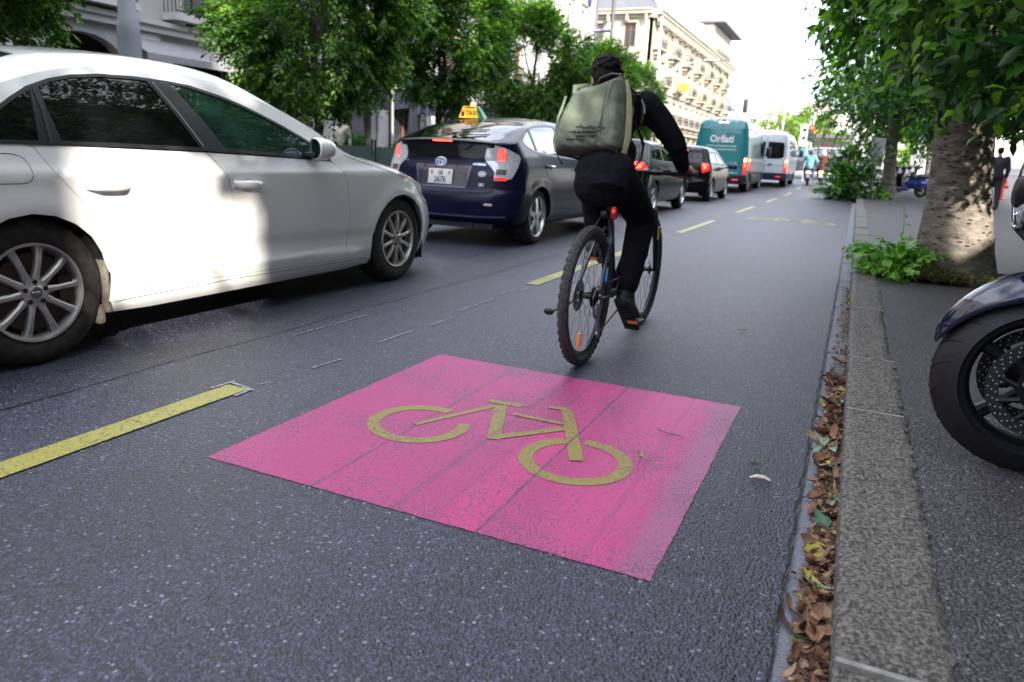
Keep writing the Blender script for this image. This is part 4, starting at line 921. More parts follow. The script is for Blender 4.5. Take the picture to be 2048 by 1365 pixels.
        q3 = [(y*s_, z) for y, z in ((.605, .745), (.728, .745), (.724, .717), (.603, .717))]; skin('lamp_reflector', S.rear, REAR, q3, M_RED, lm, .010, .03, skirt=.002)
        bb = MB()
        for i in range(7):
            for j in range(3):
                yy = s_*(.622+.028*j+.004*(i % 2)); z = 1.035-.019*i; p = S.rear(yy, z); bb.ball((p[0]-.010, yy, z), .0055, 6)
        led = bb.build('lamp_diodes', mat('red diodes', (.8, .05, .03), .3, emit=(1, .08, .04), es=1.6), lm); led['kind'] = 'stuff'
        f = (lambda x, z: S.side(x, z)) if s_ < 0 else (lambda x, z: (x, S.hw(x, z), z)); skin('lamp_side_wrap', f, (0, s_, 0), slamp, M_CLEAR, lm, .006, .03, skirt=.004)
    # gaps: hatch, bumper, recess for the plate
    for pts in ([(-.595, .70), (-.60, .60), (-.50, .572), (0, .565), (.50, .572), (.60, .60), (.595, .70)], [(-.60, .905), (0, .898), (.60, .905)]): bead('hatch_gap', S.rear, REAR, pts, .006, M_DARK, root, .0015, .05, skirt=0)
    bead('bumper_crease', S.rear, REAR, [(-.74, .335), (-.4, .325), (0, .322), (.4, .325), (.74, .335)], .014, mat('pale edge paint', (.12, .12, .22), .25, coat=1), root, .004, .05, skirt=.003)
    b = MB(); patch(b, [(-.34, .855), (.34, .855), (.30, .62), (-.30, .62)], [], S.rear, REAR, .06, .002, .002); b.build('plate_recess', mat('recess paint', (.020, .020, .045), .3, coat=.8), root)
    for pts in ([(.335, .85), (.295, .625), (-.295, .625)], [(-.335, .85), (-.315, .72)]): bead('recess_lip', S.rear, REAR, pts, .018, _mats['pale edge paint'], root, .007, .05, skirt=.006)
    swiss_plate(S, root, .02, .728, .30, .16, ('GE', '2676'))
    # maker's badge: oval ring with crossed inner ovals, blue ground
    M = rear_M(S, .03, .885, .008); b = MB(); b.lathe([(.001, .001), (1., .001), (1., -.004)], 28, M @ Matrix.Diagonal((.066, .046, 1, 1))); bd = b.build('badge', mat('badge blue', (.05, .22, .62), .2, coat=1), root)
    for k, (rx, ry, cy, t) in enumerate(((.068, .047, 0, .0065), (.024, .044, 0, .005), (.056, .019, .022, .005))): b = MB(); b.tube([tuple(M @ Vector((rx*cos(a), cy+ry*sin(a), .004+.0005*k))) for a in np.linspace(0, 2*pi, 29)[:-1]], t*.8, 6, closed=True); b.build('badge_ring', M_CHROME, bd)
    text('lettering', 'HYBRID', .034, rear_M(S, -.43, .872, .006), M_CHROME, root, .001, sx=1.25); text('lettering', 'PRIUS', .026, rear_M(S, .50, .88, .006), M_CHROME, root, .0006, sx=1.3); text('lettering', '181', .05, rear_M(S, -.47, .66, .006), M_WHITEP, root, .0015)
    M = rear_M(S, -.47, .775, .006); b = MB(); b.lathe([(.001, .001), (1., .001), (1., -.003)], 20, M @ Matrix.Diagonal((.045, .03, 1, 1))); st = b.build('sticker', M_WHITEP, root); b = MB(); b.tube([tuple(M @ Vector((.034*cos(a), .02*sin(a), .0025))) for a in np.linspace(0, 2*pi, 21)[:-1]], .002, 5, closed=True); b.build('sticker_ring', mat('grey print', (.3, .3, .4), .5), st)
    for y in (-.56, .56): 
        p = S.rear(y, .44); b = MB(); b.rbox((p[0]-.003, y, .46), (.012, .13, .028), .004); b.build('reflector', mat('amber-white reflector', (.5, .42, .30), .2, coat=1), root)
    b = MB(); b.tube([(.30, .0, 1.195), (.36, -.16, 1.215), (.43, -.34, 1.225)], .007, 6); b.rbox((.30, 0, 1.19), (.05, .05, .03), .01); b.tube([(.42, -.02, 1.235), (.50, -.34, 1.245)], .006, 5); b.build('rear_wiper', M_TRIM, root)
    b = MB(); b.tube([(.95, 0, 1.40), (.86, 0, 1.47)], [.006, .003], 6); b.build('aerial', M_TRIM, root)
    b = MB(); b.box((.32, 0, .22), (.4, 1.2, .06)); b.box((.12, .35, .215), (.03, .14, .05)); b.box((.12, -.30, .215), (.03, .14, .05)); b.build('rear_valance', M_TRIM, root, smooth=0)
    under(root, .3, 4.3, .86, .20, (wr, wf), .345)
    for cx in (wr, wf):
        for s_ in (-1, 1): make_wheel(root, cx, s_*.848, R, R, .205, .222, 5, 'twin' if 0 else 'wide', rim=mat('bright alloy', (.62, .62, .64), .25, .9, var=.1), side=s_, detail=False, rot=.3)
    for s_ in (-1, 1): b = MB(); b.rbox((2.86, s_*.95, 1.0), (.12, .20, .13), .035); b.build('mirror', P, root)
    # roof sign, fixed to the roof
    sg = empty('taxi_sign', (-4.10-.03*0, 8.32, 1.452), 0, 'yellow and green lit taxi roof sign with a small beacon on top', 'taxi sign')
    sg.location.x = -4.44; sg.location.z = 1.405; sg.scale = (.84, .84, .84)
    Ym = mat('sign yellow', (.85, .48, .02), .35, emit=(1, .55, .03), es=.25); b = MB()
    vs = [(-.17, -.07, 0), (.15, -.07, 0), (.15, .10, 0), (-.17, .10, 0), (-.115, -.035, .165), (.10, -.035, .165), (.10, .05, .165), (-.115, .05, .165)]
    b.add(vs, [(0, 3, 2, 1), (4, 5, 6, 7), (0, 1, 5, 4), (1, 2, 6, 5), (2, 3, 7, 6), (3, 0, 4, 7)]); b.build('sign_body', Ym, sg, smooth=0)
    b = MB(); b.add([(.152, -.072, 0), (.225, -.02, 0), (.215, .12, 0), (.152, .10, 0), (.102, -.037, .165), (.135, -.01, .14), (.13, .06, .14), (.102, .05, .165)], [(0, 3, 2, 1), (4, 5, 6, 7), (0, 1, 5, 4), (1, 2, 6, 5), (2, 3, 7, 6), (3, 0, 4, 7)]); b.build('side_panel', mat('sign green', (.02, .30, .10), .35), sg, smooth=0)
    b = MB(); b.box((0, .01, -.02), (.42, .12, .03)); b.build('base', M_TRIM, sg, smooth=0); b = MB(); b.ball((.01, .01, .185), (.028, .028, .03), 10); b.build('beacon', mat('beacon yellow', (.9, .55, .15), .3, emit=(1, .6, .2), es=.6), sg)
    nrm = Vector((0, -.165, -.035)).normalized(); up = Vector((0, .035, .165)).normalized(); Mt = frame_M((.035, -.0565, .075), (1, 0, 0), up, Vector((1, 0, 0)).cross(up)); text('lettering', 'TAXI', .095, Mt @ Matrix.Translation((0, -.01, .003)), M_BLACKP, sg, .002, sx=.85)
    b = MB(); b.box((-.105, -.062, .065), (.04, .01, .085)); b.build('indicator_panel', M_BLACKP, sg, smooth=0); b = MB(); b.ball((-.105, -.068, .095), .012, 8); b.build('indicator_lamp', M_REDON, sg)
    b = MB(); b.box((0, -.047, .145), (.17, .006, .018)); b.build('small_print', mat('sign print brown', (.25, .14, .02), .5), sg, smooth=0)
    return root
prius()
# ================================================================== generic vehicles further along
def simple_car(name, loc, rz, P, S, wr, wf, R, z0, zrt, zft, DLO, panes, rglass, wscr, lamps, label, cat, rim=None, doors=(), lit=True, plate=None, hw=.84, rr=.19, steer=0, group=None, spk=6, rearw=None, style='wide', gl=None, step=.09):
    root = empty(name, loc, rz, label, cat, group); gl = gl or M_GLASS; out = body_side_outline(S, None, z0, zrt, zft, [(wr, R, R+.035), (wf, R, R+.035)]); b = MB(); hd = [DLO] if DLO else []
    patch(b, out, hd, S.side, SIDE, step, both=True); patch(b, top_outline(S, zrt, zft), [wscr]+([rearw] if rearw else []), S.top, TOP, step); patch(b, end_outline(S, z0, zrt), [rglass] if rglass else [], S.rear, REAR, step*.8); patch(b, end_outline(S, z0, zft, False), [], S.front, FRONT, step); b.build('body', P, root)
    if rglass: skin('rear_window', S.rear, REAR, rglass, gl, root, -.006, .08)
    if rearw: skin('rear_window', S.top, TOP, rearw, gl, root, -.004, .08)
    skin('windscreen', S.top, TOP, wscr, gl, root, -.004, .1); fs = lambda x, z: (x, S.hw(x, z), z)
    if DLO:
        for f, h in ((S.side, SIDE), (fs, (0, 1, 0))): skin('window_surround', f, h, DLO, M_TRIM, root, .001, .08, holes=panes)
        for q in panes:
            for f, h in ((S.side, SIDE), (fs, (0, 1, 0))): skin('side_window', f, h, q, gl, root, -.004, .1)
    for q in lamps.get('rear', ()):
        for s_ in (-1, 1): l_ = skin('tail_lamp', S.rear, REAR, [(y*s_, z) for y, z in q], M_RED, root, .008, .05); c = np.mean(np.array(q), 0); hot = [(s_*(c[0]+(y-c[0])*.5), c[1]+lamps.get('dz', .02)+(z-c[1])*.45) for y, z in q]; skin('brake_bulb', S.rear, REAR, hot, M_REDON if lit else M_CLEAR, l_, .012, .05, skirt=.002)
    for q in lamps.get('side', ()):
        for s_, f in ((-1, S.side), (1, fs)): skin('tail_lamp_wrap', f, (0, s_, 0), q, M_RED, root, .008, .05)
    for q in lamps.get('head', ()):
        for s_, f in ((-1, S.side), (1, fs)): skin('headlight', f, (0, s_, 0), q, M_CLEAR, root, .008, .05)
    if lamps.get('third'): y, z, w_, h_ = lamps['third']; b = MB(); b.rbox((S.rear(0, z)[0]-.01, y, z), (.03, w_, h_), .008); b.build('third_brake_lamp', M_REDON, root)
    for q in doors:
        d = skin('door', S.side, SIDE, inset(q, .005), P, root, .0015, .1, skirt=.004); bead('door_gap', S.side, SIDE, q+[q[0]], .009, M_DARK, d, .001, .07, skirt=0)
        x0 = min(p[0] for p in q)+.10; z = max(p[1] for p in q)-.11; hb = MB(); hb.tube([(x0+.17*t, -S.hw(x0+.17*t, z)-.004-.028*min(1, 1.7*sin(pi*t)), z) for t in np.linspace(0, 1, 8)], .011, 8); hb.build('handle', P, d)
    if plate: pl = MB(); p = S.rear(plate[0], plate[1]); pl.rbox((p[0]-.012, plate[0], plate[1]), (.01, plate[2], plate[3]), .008); po = pl.build('number_plate', M_WHITEP, root)
    under(root, S.xr(z0)+.3, S.xf(z0)-.3, hw, z0-.02, (wr, wf), R+.03, zc=R)
    for cx in (wr, wf):
        for s_ in (-1, 1): make_wheel(root, cx, s_*hw, R, R, .20, rr, spk, style, rim=rim, side=s_, detail=False, seg=28, rot=.2)
    return root
MBK = mat('black car paint', (.003, .003, .005), .18, var=.1, coat=.05, spec=.2); MBR = mat('dark brown-black car paint', (.005, .004, .005), .18, var=.1, coat=.05, spec=.2)
def hatch(name, loc, P, label, L_=4.0, H=1.47, hw=.84, seed=0, lamp=None, wr=.72, wf=3.2, dark=True, zb=.93, fast=0, **k):
    z1 = H-.10; S = Surf(w=[(.18, hw-.08), (.3, hw-.01), (.55, hw+.015), (.75, hw), (.9, hw-.03), (1.0, hw-.075), (1.15, hw-.14), (1.3, hw-.20), (1.42, hw-.26)],
        xr=[(.18, .12), (.3, .02), (.5, 0), (.6, .05), (.9, .10+fast*.1), (1.1, .22+fast*.35), (1.28, .34+fast*.8), (1.4, .42+fast)], xf=[(.18, L_-.1), (.4, L_), (.6, L_-.05), (.72, L_-.15)],
        ze=[(.4, z1-.0), (.9, z1), (1.5, z1+.01), (1.9, z1-.01), (2.3, z1-.12), (2.8, z1-.33), (3.1, .93), (3.4, .88), (L_-.2, .74)], zc=[(.35, H-.06), (.8, H-.01), (1.3, H), (1.8, H-.02), (2.2, H-.10), (2.9, H-.42), (3.1, .99), (3.5, .92), (L_-.15, .74)], Lr=.40, Lf=.6, p=3.0)
    zrt = z1-.02; DLO = [(.52+fast*.4, 1.02), (.62+fast*.5, 1.2), (.80+fast*.5, z1-.08), (1.5, z1-.05), (1.95, z1-.07), (2.3, z1-.18), (2.75, z1-.36), (2.85, .96), (1.6, .97)]; m = 1.55
    panes = [[(.57+fast*.4, 1.03), (.66+fast*.5, 1.19), (.83+fast*.5, z1-.11), (m-.04, z1-.08), (m, 1.0)], [(m+.08, z1-.08), (1.93, z1-.10), (2.28, z1-.21), (2.68, z1-.38), (2.72, .99), (m+.08, 1.0)]]
    rg = [(-hw+.26, 1.0), (hw-.26, 1.0), (hw-.30, z1-.10), (-hw+.30, z1-.10)]; ws = [(1.9, -.5), (1.85, 0), (1.9, .5), (2.7, .62), (3.0, .3), (3.03, 0), (3.0, -.3), (2.7, -.62)]
    lp = lamp or [(hw-.24, 1.0), (hw-.10, .98), (hw-.07, .80), (hw-.20, .74), (hw-.25, .85)]
    return simple_car(name, loc, radians(90), P, S, wr, wf, .31, .23, zrt, .72, DLO, panes, rnd_poly(rg, .05), ws, dict(rear=[lp], side=[[(.20, .99), (.32, .95), (.27, .80), (.18, .78)]], third=(0, z1-.045, .26, .025)), label, 'car', doors=[[(.95, .97), (1.05, .6), (1.12, .30), (1.6, .28), (1.6, .97)], [(1.6, .97), (1.6, .28), (2.65, .28), (2.7, .8), (2.68, .95)]], plate=(0, .52, .30, .15), hw=hw-.01, **k)
hatch('car', (-4.27, 13.05, 0), MBK, 'low black car between the cyclist and the handlebar, brake lamps lit', H=1.40, L_=4.15, hw=.85, wr=.82, wf=3.35, fast=.35, lamp=[(.44, .93), (.62, .96), (.79, .90), (.78, .80), (.62, .78), (.5, .84)], rim=_mats['bright alloy'])
hatch('car', (-4.30, 19.75, 0), MBR, 'small dark hatchback with lit tail lamps behind the teal van', H=1.46, L_=3.75, hw=.81, wr=.66, wf=3.05)
# wing mirror that shows beside the hatchback
b = MB(); b.rbox((-3.28, 22.3, .93), (.24, .12, .14), .04); b.tube([(-3.5, 22.32, .90), (-3.3, 22.32, .91)], .03, 6); o = b.build('wing_mirror', M_TRIM, None); hk = [q for q in bpy.data.objects if q.name.startswith('car') and q.type == 'EMPTY' and abs(q.location.y-19.75) < .01][0]
o.parent = hk; o.matrix_parent_inverse = Matrix.Translation(hk.location).inverted() if False else (Matrix.Translation(hk.location) @ Matrix.Rotation(radians(90), 4, 'Z')).inverted()
# ---- vans
def van(name, loc, P, lower, label, L_=5.9, H=2.6, hw=.97, wr=1.15, wf=4.75, win=False, txt=None, lampz=(1.25, .60)):
    z1 = H-.14; S = Surf(w=[(.3, hw-.06), (.45, hw-.01), (.8, hw), (1.2, hw), (1.6, hw-.03), (2.0, hw-.08), (z1-.1, hw-.15), (z1, hw-.20)], xr=[(.3, .04), (.6, 0), (1.5, .03), (2.2, .07), (z1, .14)], xf=[(.3, L_-.1), (.6, L_), (.9, L_-.05), (1.1, L_-.12)],
        ze=[(.1, z1), (3.9, z1), (4.3, z1-.15), (4.9, 1.75), (5.15, 1.25), (5.4, 1.12), (L_-.1, 1.08)], zc=[(.1, H-.06), (.5, H), (3.9, H), (4.3, H-.15), (4.9, 1.9), (5.3, 1.3), (L_-.15, 1.08)], Lr=.16, Lf=.7, p=3.2)
    root = empty(name, loc, radians(90), label, 'van'); zrt = z1-.01; z0 = .33; out = body_side_outline(S, None, z0, zrt, 1.08, [(wr, .34, .39), (wf, .34, .39)]); b = MB()
    cab = [(3.85, 1.35), (3.95, 1.95), (4.35, 1.98), (4.62, 1.75), (4.9, 1.38)]; holes = [cab]
    sw = [[(.35, 1.35), (.35, 1.95), (1.4, 1.97), (1.4, 1.35)], [(1.6, 1.35), (1.6, 1.97), (2.5, 1.97), (2.5, 1.35)], [(2.7, 1.35), (2.7, 1.97), (3.65, 1.97), (3.65, 1.35)]] if win else []
    sw = [rnd_poly(q, .07) for q in sw]; ws = [(4.35, -.6), (4.3, 0), (4.35, .6), (4.9, .72), (5.15, .5), (5.2, 0), (5.15, -.5), (4.9, -.72)]
    rwin = [rnd_poly([(s*.05, 1.20), (s*.05, 1.93), (s*.72, 1.90), (s*.76, 1.30), (s*.65, 1.22)], .06) for s in (-1, 1)] if win else []
    patch(b, out, holes+sw, S.side, SIDE, .12, both=True); patch(b, top_outline(S, zrt, 1.08), [ws], S.top, TOP, .15); patch(b, end_outline(S, z0, zrt), rwin, S.rear, REAR, .09); patch(b, end_outline(S, z0, 1.08, False), [], S.front, FRONT, .12); b.build('body', P, root)
    fs = lambda x, z: (x, S.hw(x, z), z)
    for q in [cab]+sw:
        for f, h in ((S.side, SIDE), (fs, (0, 1, 0))): skin('side_window', f, h, q, M_GLASS, root, -.004, .12)
    for q in rwin: skin('rear_window', S.rear, REAR, q, M_GLASS, root, -.006, .09)
    skin('windscreen', S.top, TOP, ws, M_GLASS, root, -.004, .12)
    for pts in ([(0, z0+.2), (0, z1-.02)], [(-hw+.17, .55), (-hw+.16, 1.4), (-hw+.24, z1-.08)], [(hw-.17, .55), (hw-.16, 1.4), (hw-.24, z1-.08)], [(-hw+.2, 2.18), (hw-.2, 2.18)], [(-hw+.15, .92), (hw-.15, .92)]):
        bead('door_gap', S.rear, REAR, pts, .012, M_DARK, root, .002, .1, skirt=0)
    for pts in ([(.2, 1.08), (4.9, 1.08)], [(1.75, .5), (1.75, 2.2)], [(3.75, .5), (3.75, 2.1)]): bead('side_groove', S.side, SIDE, pts, .012, M_DARK, root, .002, .12, skirt=0)
    b = MB(); patch(b, end_outline(S, z0-.0, .62), [], S.rear, REAR, .08, .025, .03); b.build('bumper', lower, root)
    bo = [(S.xe_r(.4)+.01, .36), (wr-.42, .36), (wr-.42, .60), (S.xe_r(.6)+.01, .60)]; [skin('side_cladding', f_, (0, q_, 0), bo, lower, root, .02, .1, skirt=.03) for q_, f_ in ((-1, S.side), (1, fs))]
    bo = [(wr+.42, .36), (wf-.42, .36), (wf-.42, .62), (wr+.42, .62)]; [skin('side_cladding', f_, (0, q_, 0), bo, lower, root, .02, .15, skirt=.03) for q_, f_ in ((-1, S.side), (1, fs))]
    for s_ in (-1, 1):
        zt, hh = lampz; y0, y1 = hw-.135, hw-.02
        l_ = skin('tail_lamp', S.rear, REAR, [(s_*y0, zt), (s_*y1, zt), (s_*y1, zt-hh), (s_*y0, zt-hh)], M_RED, root, .012, .04)
        for (z, m_) in ((zt-.09, M_REDHOT), (zt-.28, M_REDON), (zt-.47, M_RED)): bb = MB(); p = S.rear(s_*(y0+y1)/2, z); bb.rbox((p[0]-.02, s_*(y0+y1)/2, z), (.03, .085, .13), .015); bb.build('lamp_cell', m_, l_)
        b = MB(); p = S.rear(s_*.55, .44); b.rbox((p[0]-.035, s_*.62, .46), (.02, .22, .05), .01); b.build('reflector', M_RED, root)
        b = MB(); b.rbox((4.75, s_*(hw+.17), 1.55), (.14, .20, .36), .04); b.rbox((4.78, s_*(hw+.05), 1.42), (.06, .2, .06), .02); b.build('mirror', M_TRIM, root)
        bb = MB()
        for z in (.95, 1.75): p = S.rear(s_*(hw-.12), z); bb.rbox((p[0]-.01, s_*(hw-.13), z), (.03, .06, .10), .01)
        bb.build('hinge', P, root)
    b = MB(); b.rbox((S.rear(0, z1-.04)[0]-.015, 0, z1-.035), (.04, .36, .05), .012); b.build('third_brake_lamp', mat('pale lit lamp', (.8, .35, .3), .3, emit=(1, .35, .3), es=1.6), root)
    b = MB(); p = S.rear(.1, 1.12); b.lathe([(.001, .012), (.028, .012), (.034, 0)], 14, rear_M(S, .06, 1.12, .004)); b.build('lock_badge', M_CHROME, root)
    b = MB(); b.rbox((S.rear(0, .8)[0]-.012, -.2, .97), (.03, .16, .05), .01); b.build('door_handle', M_TRIM, root)
    b = MB(); p = S.rear(0, .75); b.rbox((p[0]-.012, .30, .76), (.012, .32, .12), .01); b.build('number_plate', M_WHITEP, root) if not txt else None
    under(root, .1, L_-.4, hw-.04, .30, (wr, wf), .38, zc=.34)
    for cx in (wr, wf):
        for s_ in (-1, 1): make_wheel(root, cx, s_*(hw-.03), .345, .345, .22, .20, 6, 'wide', rim=mat('grey steel wheel', (.25, .25, .26), .5, .6), side=s_, detail=False, seg=28)
    if txt: txt(S, root)
    return root
def van_text(S, root):
    Wt = mat('white lettering', (.82, .84, .84), .5)
    t = text('lettering', 'Orllati', .33, rear_M(S, .0, 1.86, .006), Wt, root, .012, sx=.98)
    # the round logo ring around the O
    Wt2 = mat('faint white lettering', (.55, .74, .74), .5); [worn_print('small_print', w_, h_, rear_M(S, y_, z_, .006), Wt2, root, k_) for k_, (w_, h_, y_, z_) in enumerate(((1.05, .07, 0, 1.62), (1.10, .07, 0, 1.50), (.42, .08, -.50, .70), (.34, .05, -.45, 1.06), (.22, .05, -.48, .97)))]
MTL = mat('teal van paint', (.012, .215, .235), .3, var=.08, coat=.8); MWV = mat('white van paint', (.66, .68, .74), .35, var=.04, coat=.7)
van('delivery_van', (-4.60, 27.75, 0.0), MTL, M_PLASTIC, 'teal high-roof delivery van with white lettering on its rear doors', txt=van_text, H=2.62, hw=.98)
van('passenger_van', (-3.74, 34.3, zg(34.8)-.02), MWV, mat('dark blue bumper plastic', (.03, .032, .07), .5), 'white passenger van with dark rear windows ahead of the teal van', win=True, H=2.42, hw=.96, lampz=(1.2, .55), L_=5.6, wf=4.4, wr=.95)
# ---- people carrier crossing at the lights (faces left)
def mpv():
    P = mat('grey violet car paint', (.12, .12, .16), .25, .3, var=.06, coat=1.); H = 1.62; hw = .86; z1 = H-.08
    S = Surf(w=[(.2, hw-.06), (.35, hw), (.8, hw+.01), (.95, hw-.02), (1.05, hw-.06), (1.3, hw-.14), (1.5, hw-.22)], xr=[(.2, .1), (.5, 0), (1.0, .06), (1.5, .3)], xf=[(.2, 4.4), (.5, 4.5), (.75, 4.4), (.85, 4.3)],
        ze=[(.2, z1-.02), (1.0, z1), (2.0, z1), (2.5, z1-.08), (3.0, 1.25), (3.4, 1.02), (3.8, .95), (4.3, .84)], zc=[(.3, H-.05), (1, H), (2, H), (2.5, H-.06), (3.3, 1.15), (3.6, 1.03), (4.3, .85)], Lr=.4, Lf=.6, p=3)
    DLO = [(.35, 1.05), (.5, 1.45), (1.0, z1-.04), (2.0, z1-.04), (2.4, z1-.10), (2.9, 1.24), (3.2, 1.04), (1.6, 1.03)]; pn = [[(.42, 1.07), (.55, 1.42), (1.0, z1-.08), (1.15, z1-.08), (1.15, 1.06)], [(1.22, 1.06), (1.22, z1-.08), (2.0, z1-.08), (2.0, 1.05)], [(2.08, 1.05), (2.08, z1-.08), (2.38, z1-.14), (2.85, 1.22), (3.05, 1.06)]]
    c = simple_car('car', (-.35+.1, 48.9, zg(48)+.18), radians(180), P, S, .85, 3.55, .33, .22, z1-.04, .84, DLO, pn, rnd_poly([(-.55, 1.1), (.55, 1.1), (.5, 1.42), (-.5, 1.42)], .05), [(2.5, -.5), (2.45, 0), (2.5, .5), (3.1, .6), (3.3, 0), (3.1, -.6)], dict(rear=[[(.6, 1.1), (.74, 1.1), (.74, .85), (.6, .85)]], head=[[(4.0, .86), (4.3, .78), (4.3, .68), (4.05, .72)]], side=[]), 'grey people carrier crossing the street at the lights, seen side-on', 'car', doors=[[(1.18, 1.02), (1.18, .32), (2.05, .3), (2.05, 1.02)], [(2.05, 1.02), (2.05, .3), (3.0, .3), (3.1, .8), (3.05, 1.0)]], lit=False, hw=hw-.01, rr=.22, rim=_mats['bright alloy'], gl=mat('pale reflecting glass', (.10, .13, .14), .03, coat=1, spec=1), plate=(0, .7, .4, .1), spk=7)
mpv()
# ------------------------------------------------------------------ trees
LEAF_T = {'diamond': (np.array([(0, 0, 0), (.38, .5, .12), (1, 0, -.08), (.38, -.5, .12)]), [(0, 1, 2), (0, 2, 3)]),
          'oval': (np.array([(0, 0, 0), (.22, .38, .10), (.6, .46, .08), (1, 0, -.22), (.6, -.46, .08), (.22, -.38, .10), (.5, 0, -.01)]), [(0, 6, 1), (1, 6, 2), (2, 6, 3), (3, 6, 4), (4, 6, 5), (5, 6, 0)])}
def leaves(name, P, D, U, Ln, Wd, m, kind='diamond', parent=None):
    T, F = LEAF_T[kind]; n = len(P); D = D/np.linalg.norm(D, axis=1, keepdims=True); S = np.cross(D, U); S /= np.linalg.norm(S, axis=1, keepdims=True)+1e-9; Nn = np.cross(S, D)
    V = P[:, None]+D[:, None]*(T[None, :, :1]*Ln[:, None, None])+S[:, None]*(T[None, :, 1:2]*Wd[:, None, None])+Nn[:, None]*(T[None, :, 2:3]*Ln[:, None, None])
    V = V.reshape(-1, 3); f = np.array(F); k = len(f); idx = (f[None]+np.arange(n)[:, None, None]*len(T)).reshape(-1)
    me = bpy.data.meshes.new(name); me.vertices.add(len(V)); me.vertices.foreach_set('co', V.ravel()); me.loops.add(len(idx)); me.loops.foreach_set('vertex_index', idx.astype(np.int32))
    me.polygons.add(n*k); me.polygons.foreach_set('loop_start', np.arange(0, n*k*3, 3, dtype=np.int32)); me.update(calc_edges=True); me.validate(); me.materials.append(m)
    return link(name, me, parent) if parent is not False else me
def unit(n, rng):
    v = rng.normal(size=(n, 3)); return v/np.linalg.norm(v, axis=1, keepdims=True)
def sprays(C, D, n, length, ll, rng, droop=.35):
    """compound sprays: n leaflets in two rows along each twig"""
    m = len(C); D = D/np.linalg.norm(D, axis=1, keepdims=True); t = np.linspace(.05, 1, n); up = np.array([0, 0, 1.])
    S = np.cross(D, up+rng.normal(scale=.35, size=(m, 3))); S /= np.linalg.norm(S, axis=1, keepdims=True)
    Ls = length*(.6+.8*rng.random(m)); P = C[:, None]+D[:, None]*(t[None, :, None]*Ls[:, None, None]); P[:, :, 2] -= droop*(t[None]**2)*Ls[:, None]
    sg = np.where(np.arange(n) % 2, 1., -1.); sg[-1] = 0
    LD = D[:, None]*.75+S[:, None]*sg[None, :, None]*1.0; LD[:, :, 2] -= droop*.9; LD += rng.normal(scale=.22, size=LD.shape)
    U = np.cross(S, D)[:, None]+rng.normal(scale=.35, size=LD.shape)
    k = m*n; return P.reshape(k, 3), LD.reshape(k, 3), U.reshape(k, 3), ll*(.65+.6*rng.random(k))
def clumpy(n, cen, rad, rng, nc=60, cr=(.28, .5), inner=.5, bottom=-1.):
    """points gathered in clumps through an ellipsoid crown, with gaps between the clumps"""
    c = unit(nc, rng)*(inner+(1-inner)*rng.random((nc, 1))**.6); c = c[c[:, 2] > bottom]; nc = len(c)
    i = rng.integers(0, nc, n); r = (cr[0]+(cr[1]-cr[0])*rng.random(nc))[i]; o = unit(n, rng)*(rng.random((n, 1))**.45)
    q = c[i]+o*r[:, None]; return np.array(cen)+q*np.array(rad), o+.9*c[i], np.array(cen)+c*np.array(rad)
LM_STREET = leaf_mat('street tree leaf', (.014, .045, .008), (.045, .13, .018), (.22, .38, .04), .4)
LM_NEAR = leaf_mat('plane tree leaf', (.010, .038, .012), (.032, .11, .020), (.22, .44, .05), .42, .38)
LM_BUSH = leaf_mat('shrub leaf', (.02, .06, .02), (.045, .13, .03), (.10, .22, .04), .3)
LM_WEED = leaf_mat('weed leaf', (.09, .24, .035), (.14, .36, .05), (.28, .50, .07), .35)
M_BARK = mat('dark street tree bark', (.06, .05, .042), .9, var=.4, scale=14, bump=.8, bscale=40, bdist=.02)
def limb(b, p, q, r0, r1, rng, n=6, sag=.0, k=7):
    p = np.array(p); q = np.array(q); L_ = np.linalg.norm(q-p); pts = []
    for i in range(n+1):
        t = i/n; pts.append(tuple(p+(q-p)*t+rng.normal(scale=.03*L_*sin(pi*t)+1e-6, size=3)+np.array([0, 0, sag*L_*sin(pi*t)])))
    b.tube(pts, [r0+(r1-r0)*i/n for i in range(n+1)], k)
def make_street_tree(seed, ntw, zc=3.95, rx=1.95, rz=2.15, low=1.9):
    rng = np.random.default_rng(seed); root = empty('street_tree', (0, 0, 0))
    P, O, C = clumpy(ntw, (0, 0, zc), (rx, rx, rz), rng, 58, (.17, .29), .5)
    D = O+np.array([0, 0, -.15])+rng.normal(scale=.35, size=O.shape)
    p, d, u, l = sprays(P, D, 11, .38, .118, rng, .16)
    leaves('crown', p, d, u, l, l*.50, LM_STREET, 'diamond', root)
    b = MB(); limb(b, (0, 0, -.05), (.05, -.03, low), .13, .09, rng, 6, k=10); limb(b, (.05, -.03, low), (0, 0, zc+rz*.5), .09, .03, rng, 6)
    b.build('trunk', M_BARK, root)
    for c in C[::4]:
        b = MB(); limb(b, (0, 0, low-.1+.5*rng.random()), c, .045, .012, rng, 6, .12, 6); b.build('limb', M_BARK, root)
    return root
protos = [make_street_tree(3, 4200, 4.15, 1.8, 1.8), make_street_tree(8, 4600, 3.95, 1.85, 2.05)]
tl = ['leftmost street tree, its crown hanging above the roof of the white saloon', 'broad green street tree behind the bonnet of the white saloon', 'street tree with a dark trunk rising behind the taxi roof', 'street tree between the taxi sign and the cyclist', 'street tree just to the left of the cyclist head', 'street tree directly behind the cyclist head',
      'small far street tree right of the cyclist head, against the cream building', 'farthest but one street tree in the row on the left', 'farthest street tree in the row on the left']
tys = [6.05, 13.15, 19.1, 25.3, 31.6, 38.0]
def copy_kids(o, p=None):
    c = o.copy(); COL.objects.link(c); c.parent = p
    for ch in list(o.children): copy_kids(ch, c)
    return c
